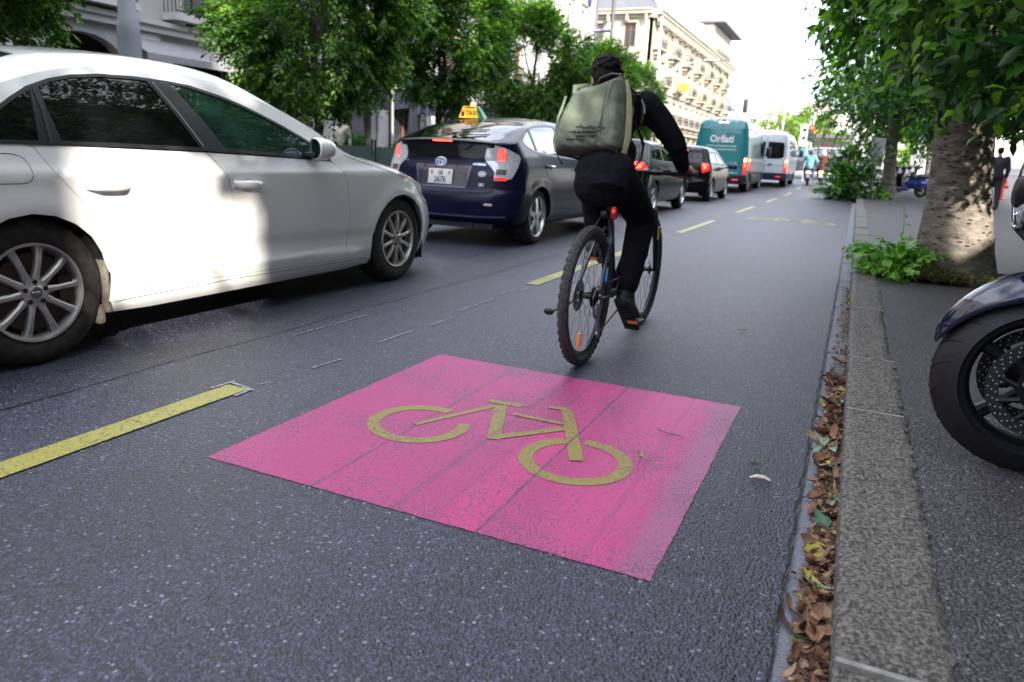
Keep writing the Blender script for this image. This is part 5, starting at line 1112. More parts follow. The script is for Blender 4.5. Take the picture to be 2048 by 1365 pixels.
for i, y in enumerate(tys):
    o = protos[i] if i < 2 else copy_kids(protos[i % 2])
    o.location = (-11+.25*math.sin(i*2.1), y, zg(y)+.1+(-.35 if i == 1 else -.1)); o.rotation_euler = (0, 0, i*1.9); s = (.96, 1.05, 1.0, 1.0, .93, .93)[i]; o.scale = (s, s, s)
    tag(o, tl[i], 'tree', 'street trees along the far pavement')
# ---- plane tree on the right with its thick pale trunk
def trunk_mat():
    m = bpy.data.materials.new('pale plane bark'); m.use_nodes = True; t = m.node_tree; b = t.nodes['Principled BSDF']; l = t.links.new
    c = t.nodes.new('ShaderNodeTexCoord'); mp = N(t, 'ShaderNodeMapping'); mp.inputs['Scale'].default_value = (1, 1, 2.6); l(c.outputs['Object'], mp.inputs[0])
    n = N(t, 'ShaderNodeTexNoise', i_Scale=7., i_Detail=8., i_Roughness=.65); v = N(t, 'ShaderNodeTexVoronoi', i_Scale=10.); n2 = N(t, 'ShaderNodeTexNoise', i_Scale=2.2, i_Detail=4.)
    mp2 = N(t, 'ShaderNodeMapping'); mp2.inputs['Scale'].default_value = (1, 1, 3.2); l(c.outputs['Object'], mp2.inputs[0])
    l(mp.outputs[0], n.inputs['Vector']); l(mp2.outputs[0], v.inputs['Vector']); l(c.outputs['Object'], n2.inputs['Vector'])
    r = t.nodes.new('ShaderNodeValToRGB'); l(n.outputs[0], r.inputs[0]); cr = r.color_ramp; cr.elements[0].position = .3; cr.elements[1].position = .7; cr.elements[0].color = (.075, .062, .055, 1); cr.elements[1].color = (.30, .26, .215, 1)
    r2 = t.nodes.new('ShaderNodeValToRGB'); l(v.outputs['Distance'], r2.inputs[0]); c2 = r2.color_ramp; c2.elements[0].position = .13; c2.elements[1].position = .27; c2.elements[0].color = (.07, .06, .06, 1); c2.elements[1].color = (1, 1, 1, 1)
    m1 = N(t, 'ShaderNodeMixRGB', blend_type='MULTIPLY'); m1.inputs[0].default_value = .9; l(r.outputs[0], m1.inputs[1]); l(r2.outputs[0], m1.inputs[2])
    m2 = N(t, 'ShaderNodeMixRGB'); m2.inputs[2].default_value = (.10, .13, .10, 1); r3 = N(t, 'ShaderNodeMapRange'); r3.inputs[1].default_value = .55; r3.inputs[2].default_value = .75; r3.inputs[4].default_value = .6; l(n2.outputs[0], r3.inputs[0]); l(r3.outputs[0], m2.inputs[0]); l(m1.outputs[0], m2.inputs[1])
    l(m2.outputs[0], b.inputs['Base Color']); b.inputs['Roughness'].default_value = .85
    bp = N(t, 'ShaderNodeBump', i_Strength=1., i_Distance=.035); l(n.outputs[0], bp.inputs['Height']); b2 = N(t, 'ShaderNodeBump', i_Strength=.9, i_Distance=.03); l(r2.outputs[0], b2.inputs['Height']); l(bp.outputs[0], b2.inputs['Normal']); l(b2.outputs[0], b.inputs['Normal'])
    return m
M_PLANE = trunk_mat()
def plane_trunk(parent, H=4.2, s=1.):
    prof = smooth_fn([(0, .41), (.10, .355), (.25, .325), (.5, .285), (.9, .243), (1.3, .232), (2, .235), (3, .22), (4.2, .2)]); rng = np.random.default_rng(4); ph = rng.random(12)*6.28; b = MB(); n = 72; rows = 110; vs = []
    for i in range(rows+1):
        z = H*i/rows; r = prof(z)
        for j in range(n):
            a = 2*pi*j/n; w = 1+.05*math.exp(-z/.35)*sin(3*a+ph[0])+.035*math.exp(-z/.5)*sin(5*a+ph[1])+.02*sin(2*a+z*1.7+ph[2])+.008*sin(7*a+z*5+ph[3])+.006*sin(11*a-z*13+ph[4])+.006*sin(z*31+2*sin(a*2+ph[5]))+.004*sin(17*a+z*23)
            vs.append((r*w*cos(a)*s-.095*min(z, 2.2)*s, r*w*sin(a)*s, z*1.0-.06))
    b.add(vs, [(i*n+j, i*n+(j+1) % n, (i+1)*n+(j+1) % n, (i+1)*n+j) for i in range(rows) for j in range(n)])
    return b.build('trunk', M_PLANE, parent, smooth=80)
def plane_tree(loc, seed, label, near=True, cen=(.75, -.3, 3.9), rad=(2.9, 4.3, 2.6), ntw=4300, ll=.115, trunk=True, hang=None, beam=None):
    rng = np.random.default_rng(seed); root = empty('plane_tree', loc, 0, label, 'tree')
    plane_trunk(root, 4.2, 1. if near else .85)
    P, O, C = clumpy(ntw, cen, rad, rng, 120, (.14, .27), .45)
    D = O+np.array([0, 0, -.3])+rng.normal(scale=.5, size=O.shape)
    p, d, u, l = sprays(P, D, 9, .45, ll, rng, .32); u = u+rng.normal(scale=.45, size=u.shape); l = l*rng.uniform(.6, 1.25, len(l))
    if near:   # the tall upper crown over the pavement and the lane, above the picture
        P2, O2, _c = clumpy(2600, (-.4, -.6, 7.2), (4.4, 4.8, 3.0), rng, 90, (.14, .26), .35); q = sprays(P2, O2, 8, .45, ll*1.2, rng, .5); p, d, u, l = (np.concatenate([a, c]) for a, c in zip((p, d, u, l), q))
    if hang is not None:
        C2 = np.array(hang); k = rng.integers(0, len(C2), 520); P2 = C2[k]+rng.normal(scale=(.16, .2, .15), size=(520, 3)); D2 = rng.normal(scale=.8, size=(520, 3))+np.array([0, 0, -.2]); q = sprays(P2, D2, 8, .30, ll, rng, .3)
        p, d, u, l = (np.concatenate([a, c]) for a, c in zip((p, d, u, l), q))
    W0 = l*.47; lim = 1.0 if near else .5
    rr = np.hypot(p[:, 0], p[:, 1]); k = ~((rr < .42) & (p[:, 2] < 1.15)); k &= p[:, 2] > lim
    wp = p+np.array(loc); camd = np.sqrt(wp[:, 0]**2+wp[:, 1]**2+(wp[:, 2]-1)**2)
    if beam is not None: w0 = wp-np.array(beam[0]); sd = np.array(sv[:]); tt = w0 @ sd; ds = np.linalg.norm(w0-tt[:, None]*sd, axis=1); k &= ~((ds < beam[1]) & (tt > 0))  # leaves cut away along the sun beam to shape the patch
    if near:
        k &= camd > 2.6
        # what the lens sees: keep the sight line to the street open (branches pruned on the road side)
        w0 = wp-np.array([1.08, 7.42, .42]); sd = np.array(sv[:]); tt = w0 @ sd; ds = np.linalg.norm(w0-tt[:, None]*sd, axis=1); k &= ~((ds < .40) & (tt > 0))   # gap cut in the boughs to let the sun reach the trunk
        rx_ = wp[:, 0]/np.maximum(wp[:, 1], .5); k &= ~((wp[:, 1] > 0) & (wp[:, 0] > .05) & ((wp[:, 2]-1)/np.maximum(wp[:, 1], .5) < .052+.012*np.sin(wp[:, 0]*9)+.02*(rng.random(len(wp))**3)) & (wp[:, 0] < 3)); k &= ~((wp[:, 2] < 1.5+.31*np.maximum(wp[:, 1], 0)) & ((wp[:, 0] < -.55) | ((wp[:, 0] < -.1) & (wp[:, 2] < 1.75))))
    p, d, u, l, W0, camd, wp = p[k], d[k], u[k], l[k], W0[k], camd[k], wp[k]
    if near:
        seen = (wp[:, 1] > 0) & (wp[:, 0]/np.maximum(wp[:, 1], .1) < .24) & ((wp[:, 2]-1)/np.maximum(wp[:, 1], .1) < .36)
        sc_ = np.where(seen, camd, 99); idx = np.argsort(sc_)[:260]; rest = np.ones(len(p), bool); rest[idx] = False
        T, F = LEAF_T['oval']; tm = bpy.data.meshes.new('leaf'); tm.from_pydata([tuple(v) for v in T*np.array([1, .47, 1])], [], F); tm.materials.append(mat_leafobj()); smooth_all(tm)
        for i in idx:
            D_ = Vector(d[i]).normalized(); S_ = D_.cross(Vector(u[i])).normalized(); N_ = S_.cross(D_); o = link('leaf', tm, root); o.matrix_local = frame_M(p[i], D_, S_, N_) @ Matrix.Diagonal((l[i], l[i], l[i], 1))
        p, d, u, l, W0 = p[rest], d[rest], u[rest], l[rest], W0[rest]
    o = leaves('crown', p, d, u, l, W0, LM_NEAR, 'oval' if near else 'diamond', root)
    if near: o['kind'] = 'stuff'; o.name = 'foliage'
    for c in C[::5]:
        b = MB(); limb(b, (0, 0, 1.9+1.6*rng.random()), c, .075, .015, rng, 7, .10, 7); b.build('limb', M_PLANE, root)
    return root
def mat_leafobj():
    if 'leafobj' in _mats: return _mats['leafobj']
    m = bpy.data.materials.new('single plane leaf'); m.use_nodes = True; t = m.node_tree; t.nodes.clear(); l = t.links.new
    g = t.nodes.new('ShaderNodeObjectInfo'); r = t.nodes.new('ShaderNodeValToRGB'); cr = r.color_ramp; cr.elements[0].color = (.010, .036, .014, 1); cr.elements[1].color = (.20, .40, .04, 1); e = cr.elements.new(.5); e.color = (.034, .12, .020, 1); l(g.outputs['Random'], r.inputs[0])
    b = N(t, 'ShaderNodeBsdfPrincipled', i_Roughness=.4); tr = t.nodes.new('ShaderNodeBsdfTranslucent'); mu = N(t, 'ShaderNodeMixRGB', blend_type='MULTIPLY'); mu.inputs[0].default_value = 1; mu.inputs[2].default_value = (1.5, 1.8, .6, 1)
    l(r.outputs[0], b.inputs['Base Color']); l(r.outputs[0], mu.inputs[1]); l(mu.outputs[0], tr.inputs['Color']); ms = N(t, 'ShaderNodeMixShader'); ms.inputs[0].default_value = .35; o = t.nodes.new('ShaderNodeOutputMaterial')
    l(b.outputs[0], ms.inputs[1]); l(tr.outputs[0], ms.inputs[2]); l(ms.outputs[0], o.inputs[0]); _mats['leafobj'] = m; return m
hang = [(.05, -3.0, 1.55), (.22, -3.5, 1.48), (-.45, -1.8, 1.9), (-.65, -1.2, 2.1), (-.9, -.6, 2.35), (-.25, -2.4, 1.62), (-.1, -.9, 1.62), (.3, -1.2, 1.45), (-1.1, .3, 2.5), (.55, -2.6, 1.75), (-.5, .8, 1.6), (-.3, 1.6, 1.4), (.5, 1.2, 1.5), (.1, -2, 1.7)]
plane_tree((TREE[0], TREE[1], .11), 21, 'near plane tree with a thick pale trunk standing in a soil square by the kerb', True, hang=hang)
plane_tree((1.10, 29.8, zg(29.8)+.1), 33, 'second plane tree further along the kerb with leafy shoots at its foot', False, cen=(.2, 0, 4.7), rad=(3.3, 3.4, 3.0), ntw=3600, ll=.17)
plane_tree((6.3, 25.5, .1), 35, 'dark plane tree trunk near the right edge behind the walking person', False, cen=(.8, 0, 5.2), rad=(3.2, 3.2, 2.6), ntw=1300, ll=.17)
plane_tree((3.2, 41, zg(41)+.1), 36, 'third plane tree in the kerb row, half hidden by the second', False, cen=(.2, 0, 5.0), rad=(3.3, 3.3, 2.8), ntw=1300, ll=.18)
for (x, y, s_, lb) in ((8.4, 13.2, 41, 'plane tree on the open place, nearest the houses'), (8.8, 20.5, 42, 'plane tree in the middle of the open place'), (9.4, 28.0, 43, 'plane tree at the far side of the open place')): plane_tree((x, y, .1), s_, lb, False, cen=(.2, 0, 5.0), rad=(3.4, 3.6, 3.1), ntw=1700, ll=.18)
# tree behind the camera, mirrored in the cars
plane_tree((1.0, -14.5, .1), 37, 'plane tree standing behind the viewer', False, cen=(.2, 0, 5.0), rad=(3.6, 3.6, 3.0), ntw=1500, ll=.18)
plane_tree((5.7, -4.0, .1), 47, 'added plane tree behind the viewer, its boughs shaped to dapple the white saloon', False, cen=(0, 0, 6.2), rad=(2.6, 2.6, 3.2), ntw=1500, ll=.17, beam=((-3.1, 2.70, .46), .50))  # unseen tree added to break up the sun patch on the saloon
def bush(name, loc, cen, rad, n, ll, m, label, cat, seed, kind='diamond', nt_=9, tw=.3, parent=None, droop=.3, kd=None):
    rng = np.random.default_rng(seed); P, O, C = clumpy(n, cen, rad, rng, 26, (.3, .5), .3); P[:, 2] = np.maximum(P[:, 2], .04)
    p, d, u, l = sprays(P, O+np.array([0, 0, .2]), nt_, tw, ll, rng, droop); p[:, 2] = np.maximum(p[:, 2], .015)
    root = empty(name, loc, 0, label, cat); leaves('foliage', p, d, u, l, l*.5, m, kind, root)
    b = MB()
    for c in C[::4]: limb(b, (cen[0]*.3, cen[1]*.3, 0), c, .012, .004, rng, 4, .05, 5)
    b.build('stem', M_BARK, root); return root
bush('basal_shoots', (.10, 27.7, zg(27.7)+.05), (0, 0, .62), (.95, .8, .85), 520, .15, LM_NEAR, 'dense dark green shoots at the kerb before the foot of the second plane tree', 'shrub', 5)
# weeds by the near trunk
def weed():
    rng = np.random.default_rng(2); root = empty('weed', (.40, 7.42, .11), 0, 'bright green lobed weed with one tall stalk at the kerb before the near trunk', 'weed')
    P = rng.normal(scale=(.12, .12, .05), size=(140, 3))+np.array([.0, 0, .15]); P[:, 2] = np.abs(P[:, 2]); D = P*np.array([3, 3, .6])+rng.normal(scale=.3, size=P.shape)
    p, d, u, l = sprays(P, D, 5, .10, .085, rng, .2); u[:, 2] += 1.2; leaves('foliage', p, d, u, l, l*.85, LM_WEED, 'oval', root)
    b = MB(); b.tube([(.03, 0, 0), (.05, .02, .25), (.045, .03, .45), (.02, .03, .60)], [.005, .004, .003, .002], 6); b.build('stalk', mat('green stalk', (.10, .22, .06), .6), root)
    T = np.array([(.05, .02, .27), (.05, .02, .33), (.045, .03, .45), (.03, .03, .52), (.02, .03, .6), (.05, .02, .38)]); Dd = rng.normal(size=(6, 3))*np.array([1, 1, .2]); leaves('stalk_foliage', T, Dd, np.tile((0, 0, 1.), (6, 1)), np.full(6, .07), np.full(6, .04), LM_WEED, 'oval', root)
    rng = np.random.default_rng(9); P = rng.normal(scale=(.05, .09, .02), size=(50, 3))+np.array([.03, -.28, .03]); P[:, 2] = np.abs(P[:, 2])+.005
    p, d, u, l = sprays(P, rng.normal(size=P.shape), 4, .05, .035, rng, .1); u[:, 2] += 1.5; p[:, 2] = np.maximum(p[:, 2], .004)
    r2 = empty('weed', (.40, 7.30, .11), 0, 'small pale green weed spilling over the kerb seam below the lobed one', 'weed'); leaves('foliage', p, d, u, l, l*.8, LM_WEED, 'oval', r2)
weed()
LM_LOW = leaf_mat('low ground plants', (.05, .045, .015), (.09, .10, .03), (.20, .17, .05), .2, .7)
def ground_cover():
    rng = np.random.default_rng(6); n = 900; P = np.c_[rng.normal(.72, .16, n), rng.normal(7.16, .085, n), np.full(n, .11)+rng.random(n)*.06]; P[:, 1] = np.clip(P[:, 1], 7.04, 7.4); P[:, 0] = np.clip(P[:, 0], .38, 1.2)
    D = rng.normal(size=P.shape); D[:, 2] = np.abs(D[:, 2])+.6; p, d, u, l = sprays(P, D, 5, .06, .022, rng, .2); o = leaves('ground_cover', p, d, u, l, l*.6, LM_LOW, 'diamond'); tag(o, 'low olive and brown plants creeping in the soil before the near trunk', 'ground cover', kind='stuff')
    n = 420; P = np.c_[rng.uniform(1.15, 1.6, n), rng.uniform(7.05, 7.6, n), np.full(n, .10)]; D = rng.normal(size=P.shape); D[:, 2] = np.abs(D[:, 2])+.2
    p, d, u, l = sprays(P, D, 5, .05, .035, rng, .2); o = leaves('ground_cover', p, d, u, l, l*.6, leaf_mat('yellow green weeds', (.10, .14, .02), (.22, .26, .03), (.40, .34, .04), .3), 'oval'); tag(o, 'yellow-green weeds and leaves in the soil right of the near trunk', 'ground cover', kind='stuff')
    b = MB()
    for i in range(7): x = .52+.1*random.random(); y = 7.18+.1*random.random(); b.tube([(x, y, .1), (x+.02*random.random()-.03, y, .17), (x+.05*random.random()-.04, y, .24+.05*random.random())], [.004, .003, .002], 5)
    tag(b.build('dry_stalks', mat('dry straw', (.45, .38, .26), .8)), 'pale dry stalks sticking up in front of the near trunk', 'dry stalks')
ground_cover()
# ------------------------------------------------------------------ buildings
def stone(name, c, c2=None, sc=1.2, var=.12, bump=.25): return mat(name, c, .85, var=var, scale=sc, bump=bump, bscale=25, bdist=.02, col2=c2, detail=8)
M_SL = stone('grey limestone front', (.40, .385, .385)); M_SL2 = stone('paler limestone band', (.50, .485, .48)); M_WHB = stone('white rendered front', (.66, .65, .62), var=.05); M_WHT = stone('white stone trim', (.60, .57, .50))
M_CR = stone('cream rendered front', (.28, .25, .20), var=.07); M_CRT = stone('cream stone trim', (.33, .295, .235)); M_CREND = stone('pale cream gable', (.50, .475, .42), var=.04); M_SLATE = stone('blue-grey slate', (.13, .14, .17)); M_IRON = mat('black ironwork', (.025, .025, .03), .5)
M_WOOD = mat('brown varnished wood', (.20, .075, .03), .45, var=.3, scale=10); M_FRW = mat('white window frame', (.6, .6, .58), .5); M_PANE = mat('window pane', (.03, .035, .04), .06, spec=.8, coat=.5); M_SHUT = mat('grey shutter', (.30, .31, .30), .6)
M_AWN = mat('navy awning cloth', (.012, .013, .035), .75); M_AWG = mat('grey awning cloth', (.26, .25, .27), .8)
class Wall:
    """front plane: u runs along the wall, v is height, n points out"""
    def __init__(s, o, u, n): s.o, s.u, s.n = Vector(o), Vector(u), Vector(n)
    def P(s, u, v, d=0): return s.o+s.u*u+Vector((0, 0, v))+s.n*d
    def surf(s, d=0): return lambda u, v: tuple(s.P(u, v, d))
    def M(s, u, v, d=0): return frame_M(s.P(u, v, d), s.u, Vector((0, 0, 1)), s.n)
    def box(s, b, u0, u1, v0, v1, d0, d1): return b.box(((u0+u1)/2, (v0+v1)/2, (d0+d1)/2), (abs(u1-u0), abs(v1-v0), abs(d1-d0)), s.M(0, 0))
_wm = {}
def window(Wl, parent, u, v, w, h, d=-.25, style='plain', frame=None, wood=False):
    key = (round(w, 2), round(h, 2), wood)
    if key not in _wm:
        f = MB(); t = .07
        f.box((-w/2+t/2, h/2, 0), (t, h, .07)); f.box((w/2-t/2, h/2, 0), (t, h, .07)); f.box((0, t/2, 0), (w-2*t, t, .069)); f.box((0, h-t/2, 0), (w-2*t, t, .069)); f.box((0, h/2, .004), (t, h-2*t, .06)); f.box((0, h*.72, .001), (w-2*t, .05, .055))
        p = MB(); p.add([(-w/2, 0, -.02), (w/2, 0, -.02), (w/2, h, -.02), (-w/2, h, -.02)], [(0, 1, 2, 3)])
        c = MB(); n = 14; c.add([(-w/2+.07+(w*.28)*i/n, y, -.05-.02*(i % 2)) for i in range(n+1) for y in (.05, h-.05)], [(2*i, 2*i+2, 2*i+3, 2*i+1) for i in range(n)])
        fo = f.build('window_frame', M_WOOD if wood else M_FRW, None, smooth=0); po = p.build('pane', M_PANE, None, smooth=0); _wm[key] = (fo.data, po.data); bpy.data.objects.remove(fo); bpy.data.objects.remove(po)
    a = link('window', _wm[key][0], parent); a.matrix_world = Wl.M(u, v, d); b = link('pane', _wm[key][1], a); return a
def railing(Wl, parent, u0, u1, v, d, h=.95, step=.12, name='balcony_railing', dep=.0):
    b = MB()
    for hh in (.08, h): Wl.box(b, u0, u1, v+hh-.02, v+hh+.02, d-.015, d+.015)
    n = int((u1-u0)/step)
    for i in range(n+1):
        uu = u0+(u1-u0)*i/n; Wl.box(b, uu-.009, uu+.009, v+.08, v+h, d-.008, d+.008)
    for i in range(0, n, 2):
        uu = u0+(u1-u0)*(i+1)/n; b.tube([Wl.P(uu+.09*cos(a), v+h*.55+.16*sin(a), d) for a in np.linspace(0, 2*pi, 9)[:-1]], .008, 4, closed=True)
    if dep:
        for uu in (u0, u1):
            for k in range(int(dep/.15)+1): dd = d-dep*k/(int(dep/.15)); Wl.box(b, uu-.009, uu+.009, v+.05, v+h, dd-.008, dd+.008)
            Wl.box(b, uu-.015, uu+.015, v+h-.02, v+h+.02, d-dep, d)
    return b.build(name, M_IRON, parent, smooth=0)
def arch_hole(u0, u1, v0, v1, n=10):
    r = (u1-u0)/2; return [(u0, v0), (u1, v0)]+[(u0+r+r*cos(pi*i/n), v1-r*.55+r*.55*sin(pi*i/n)) for i in range(n+1)]
def wallmesh(Wl, parent, u0, u1, v0, v1, holes, m, depth=.3, name='wall', step=2.5, back=True, dd=0):
    b = MB(); patch(b, [(u0, v0), (u1, v0), (u1, v1), (u0, v1)], holes, Wl.surf(dd), tuple(Wl.n), step, 0, depth); o = b.build(name, m, parent); return o
def solid(Wl, parent, u0, u1, v0, v1, d0, d1, m, name): b = MB(); Wl.box(b, u0, u1, v0, v1, d0, d1); return b.build(name, m, parent, smooth=0)
# ---- near building on the left behind the trees
def left_building():
    Y0, Y1 = 2., 42.; root = empty('stone_building', (-18, 22, .1), 0, 'grey stone building with arched ground floor and iron balconies behind the trees on the left', 'building'); root_inv = Matrix.Translation((18, -22, -.1))
    W_ = Wall((0, -22, 0), (0, 1, 0), (1, 0, 0)); bays = [23.15+3.7*k for k in range(-5, 5)]; holes = []; H = 15
    for y in bays: holes.append(arch_hole(y, y+2.1, .0+.02, 3.35))
    fl = [(4.35, 2.3), (8.0, 2.2), (11.5, 2.0)]
    for y in bays:
        for (v, h) in fl: holes.append([(y+.45, v), (y+1.65, v), (y+1.65, v+h), (y+.45, v+h)])
    wallmesh(W_, root, Y0, Y1, 0, H, holes, M_SL, .35, step=1.6)
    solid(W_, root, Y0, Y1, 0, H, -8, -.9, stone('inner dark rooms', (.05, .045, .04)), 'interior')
    b = MB()
    for (v0, v1, d) in ((3.62, 3.80, .22), (3.80, 3.92, .32), (7.45, 7.65, .16), (H-.5, H, .6)): W_.box(b, Y0, Y1, v0, v1, 0, d)
    b.build('cornice', M_SL2, root, smooth=0)
    for y in bays:   # pilasters, one by one, with block courses
        b = MB(); W_.box(b, y-1.25, y-.45, 0, 3.6, .003, .10); b.build('pilaster', M_SL2, root, smooth=0)
        for k in range(8):
            b = MB(); W_.box(b, y-.40, y-.12, .25+k*.40, .25+k*.40+.385, .004, .045+.008*(k % 2)); b.build('stone_block', M_SL2, root, smooth=0)
        b = MB(); W_.box(b, y+.25, y+.45, 4.0, 7.4, .003, .07); W_.box(b, y+1.65, y+1.85, 4.0, 7.4, .003, .07); W_.box(b, y+.2, y+1.9, 6.75, 6.95, .004, .22); b.build('window_surround', M_SL2, root, smooth=0)
        b = MB(); W_.box(b, y-.25, y+2.35, 4.02, 4.18, .003, .55)
        for q in (y+.1, y+1.9): W_.box(b, q-.1, q+.1, 3.94, 4.02, .003, .4)
        b.build('balcony_slab', M_SL2, root, smooth=0); railing(W_, root, y-.2, y+2.3, 4.18, .50, .95, .11, dep=.45)
        for (v, h) in fl: window(W_, root, y+1.05, v, 1.2, h, -.2, wood=True)
    for i, y in enumerate(bays):
        if i == 5:    # the wooden double door
            b = MB(); W_.box(b, y+.10, y+.22, 0, 2.5, -.3, -.2); W_.box(b, y+1.88, y+2.0, 0, 2.5, -.3, -.2); W_.box(b, y+.22, y+1.88, 2.1, 2.3, -.3, -.19); W_.box(b, y+.22, y+1.88, 2.42, 2.5, -.3, -.19)
            d0 = b.build('door_frame', M_WOOD, root, smooth=0)
            for s_ in (0, 1):
                u = y+.23+s_*.83; b = MB(); W_.box(b, u, u+.10, 0, 2.08, -.29, -.23); W_.box(b, u+.70, u+.81, 0, 2.08, -.29, -.23); W_.box(b, u+.1, u+.7, 0, .55, -.285, -.235); W_.box(b, u+.1, u+.7, 1.95, 2.08, -.285, -.235)
                dd = b.build('door_leaf', M_WOOD, root, smooth=0); b = MB(); W_.box(b, u+.1, u+.7, .55, 1.95, -.265, -.255); b.build('pane', mat('pale shop glass', (.35, .33, .28), .1, coat=.5), dd, smooth=0)  # pale pane colour stands in for a lit shop inside
        else:
            b = MB()
            for u in (y+.05, y+1.03, y+1.98): W_.box(b, u, u+.07, .4, 2.55, -.3, -.22)
            W_.box(b, y+.05, y+2.05, 2.5, 2.58, -.3, -.21); W_.box(b, y+.05, y+2.05, .3, .42, -.3, -.21); W_.box(b, y+.02, y+2.08, .02, .3, -.32, -.18)
            sf = b.build('shop_window', M_TRIM if i % 2 else M_WOOD, root, smooth=0); b = MB(); W_.box(b, y+.1, y+2.0, .42, 2.5, -.27, -.26); b.build('pane', M_PANE, sf, smooth=0)
    # awnings: navy hoods in the arches, long grey ones over the shop at left
    for i, y in enumerate(bays):
        if i >= 5:
            b = MB(); n = 8; vs = []
            for s_ in range(9):
                a = s_/8*pi/2*.92
                for u in (y+.02, y+2.08): vs.append(tuple(W_.P(u, 2.45+.85*cos(a), .02+.95*sin(a))))
            vs += [tuple(W_.P(u, 2.30, .97)) for u in (y+.02, y+2.08)]
            b.add(vs, [(2*k, 2*k+1, 2*k+3, 2*k+2) for k in range(9)])
            for u in (0, 1): b.add([vs[2*k+u] for k in range(9)]+[tuple(W_.P((y+.02, y+2.08)[u], 2.45, .02))], [tuple(range(10))])
            tag(b.build('awning', M_AWN, None, smooth=30, loc=(-18, 22, .1)), ['navy hood awning over the wooden double door', 'navy hood awning over the second arch right of the door', 'navy hood awning third from the door, behind the taxi', 'navy hood awning fourth from the door', 'navy hood awning farthest along the stone building'][i-5], 'awning')
    b = MB(); b.add([tuple(W_.P(u, v, d)) for u in (14.2, 20.9) for (v, d) in ((3.45, .05), (3.0, .9), (2.82, .9))], [(0, 1, 4, 3), (1, 2, 5, 4)]); 
    o = b.build('awning', M_AWG, None, smooth=0, loc=(-18, 22, .1)); tag(o, 'long pale grey shop awning behind the roof of the white saloon', 'awning'); M_ = W_.M(16.6, 2.90, .905)
    worn_print('faded_print', .55, .09, W_.M(18.9, 2.91, .905), mat('grey print', (.3, .3, .4), .5), o, 3); worn_print('faded_print', .4, .08, W_.M(15.4, 2.91, .905), _mats['grey print'], o, 4)
    b = MB(); b.tube([W_.P(14.5, 0, .08), W_.P(14.5, 14.5, .08)], .05, 8); b.tube([W_.P(26.35, 0, .16), W_.P(26.35, 14.5, .16)], .055, 8); b.v = b.v
    b2 = MB(); b2.tube([W_.P(14.5+3.1, 0, .08), W_.P(17.6, 14.5, .08)], .05, 8); b2.build('downpipe', M_IRON, root); b3 = MB(); b3.tube([W_.P(26.35, 0, .16), W_.P(26.35, 14.5, .16)], .055, 8); b3.build('downpipe', M_IRON, root)
    return root
left_building()
sheet('far_pavement', -18, -10.75, M_PAVE, .10)
b = MB(); ys = [y for y in YS if y < 60]; b.add([p for y in ys for p in ((-10.75, y, zg(y)+.112), (-10.6, y, zg(y)+.112), (-10.6, y, zg(y)-.1))], [f for i in range(len(ys)-1) for f in ((3*i, 3*i+1, 3*i+4, 3*i+3), (3*i+1, 3*i+2, 3*i+5, 3*i+4))]); o = b.build('far_kerb', M_KERB, smooth=0); o['kind'] = 'structure'
# ---- white building, sunlit
def white_building():
    root = empty('white_building', (-18, 47, .1), 0, 'bright white rendered building with pedimented windows above the trees', 'building'); W_ = Wall((0, -47, 0), (0, 1, 0), (1, 0, 0)); ws = []
    bays = [43.4, 45.9, 48.4]; holes = []
    for y in bays+[50.9-.6]:
        for (v, h) in ((1, 2.4), (4.6, 2.2), (8.1, 2.2), (11.5, 2.0), (14.8, 1.9)):
            if y < 50: holes.append([(y, v), (y+1.15, v), (y+1.15, v+h), (y, v+h)]); ws.append((y+.575, v, h))
    wallmesh(W_, root, 42, 51.6, 0, 19, holes, M_WHB, .28, step=2)
    E_ = Wall((0, 51.6-47, 0), (-1, 0, 0), (0, 1, 0)); wallmesh(E_, root, 0, 12, 0, 19, [], M_WHB, .1, step=3)
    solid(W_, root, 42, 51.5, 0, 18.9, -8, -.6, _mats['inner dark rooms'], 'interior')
    for (u, v, h) in ws:
        window(W_, root, u, v, 1.15, h, -.16); b = MB(); W_.box(b, u-.80, u+.80, v+h+.28, v+h+.40, .003, .25); W_.box(b, u-.72, u-.575, v, v+h+.28, .003, .07); W_.box(b, u+.575, u+.72, v, v+h+.28, .003, .07); W_.box(b, u-.78, u+.78, v-.14, v, .003, .16)
        b.add([tuple(W_.P(a, c, d)) for d in (.004, .22) for a, c in ((u-.8, v+h+.40), (u+.8, v+h+.40), (u, v+h+.66))], [(0, 2, 1), (3, 4, 5), (0, 1, 4, 3), (1, 2, 5, 4), (2, 0, 3, 5)]); b.build('window_surround', M_WHT, root, smooth=0)
    b = MB(); W_.box(b, 42, 51.7, 7.3, 7.5, 0, .2); W_.box(b, 42, 51.7, 3.7, 3.95, 0, .3); b.build('cornice', M_WHT, root, smooth=0)
    b = MB(); b.tube([W_.P(51.45, 0, .12), W_.P(51.45, 19, .12)], .09, 8); b.build('downpipe', mat('dark pipe', (.10, .10, .10), .6), root)
    b = MB(); W_.box(b, 49.0, 49.9, 10.6, 11.5, .15, .25); W_.box(b, 49.4, 49.5, 11.4, 11.6, 0, .2); tag(b.build('sign_board', mat('dark sign back', (.03, .03, .07), .6), None, smooth=0, loc=(-18, 47, .1)), 'small dark square board fixed to the white building', 'sign')
white_building()
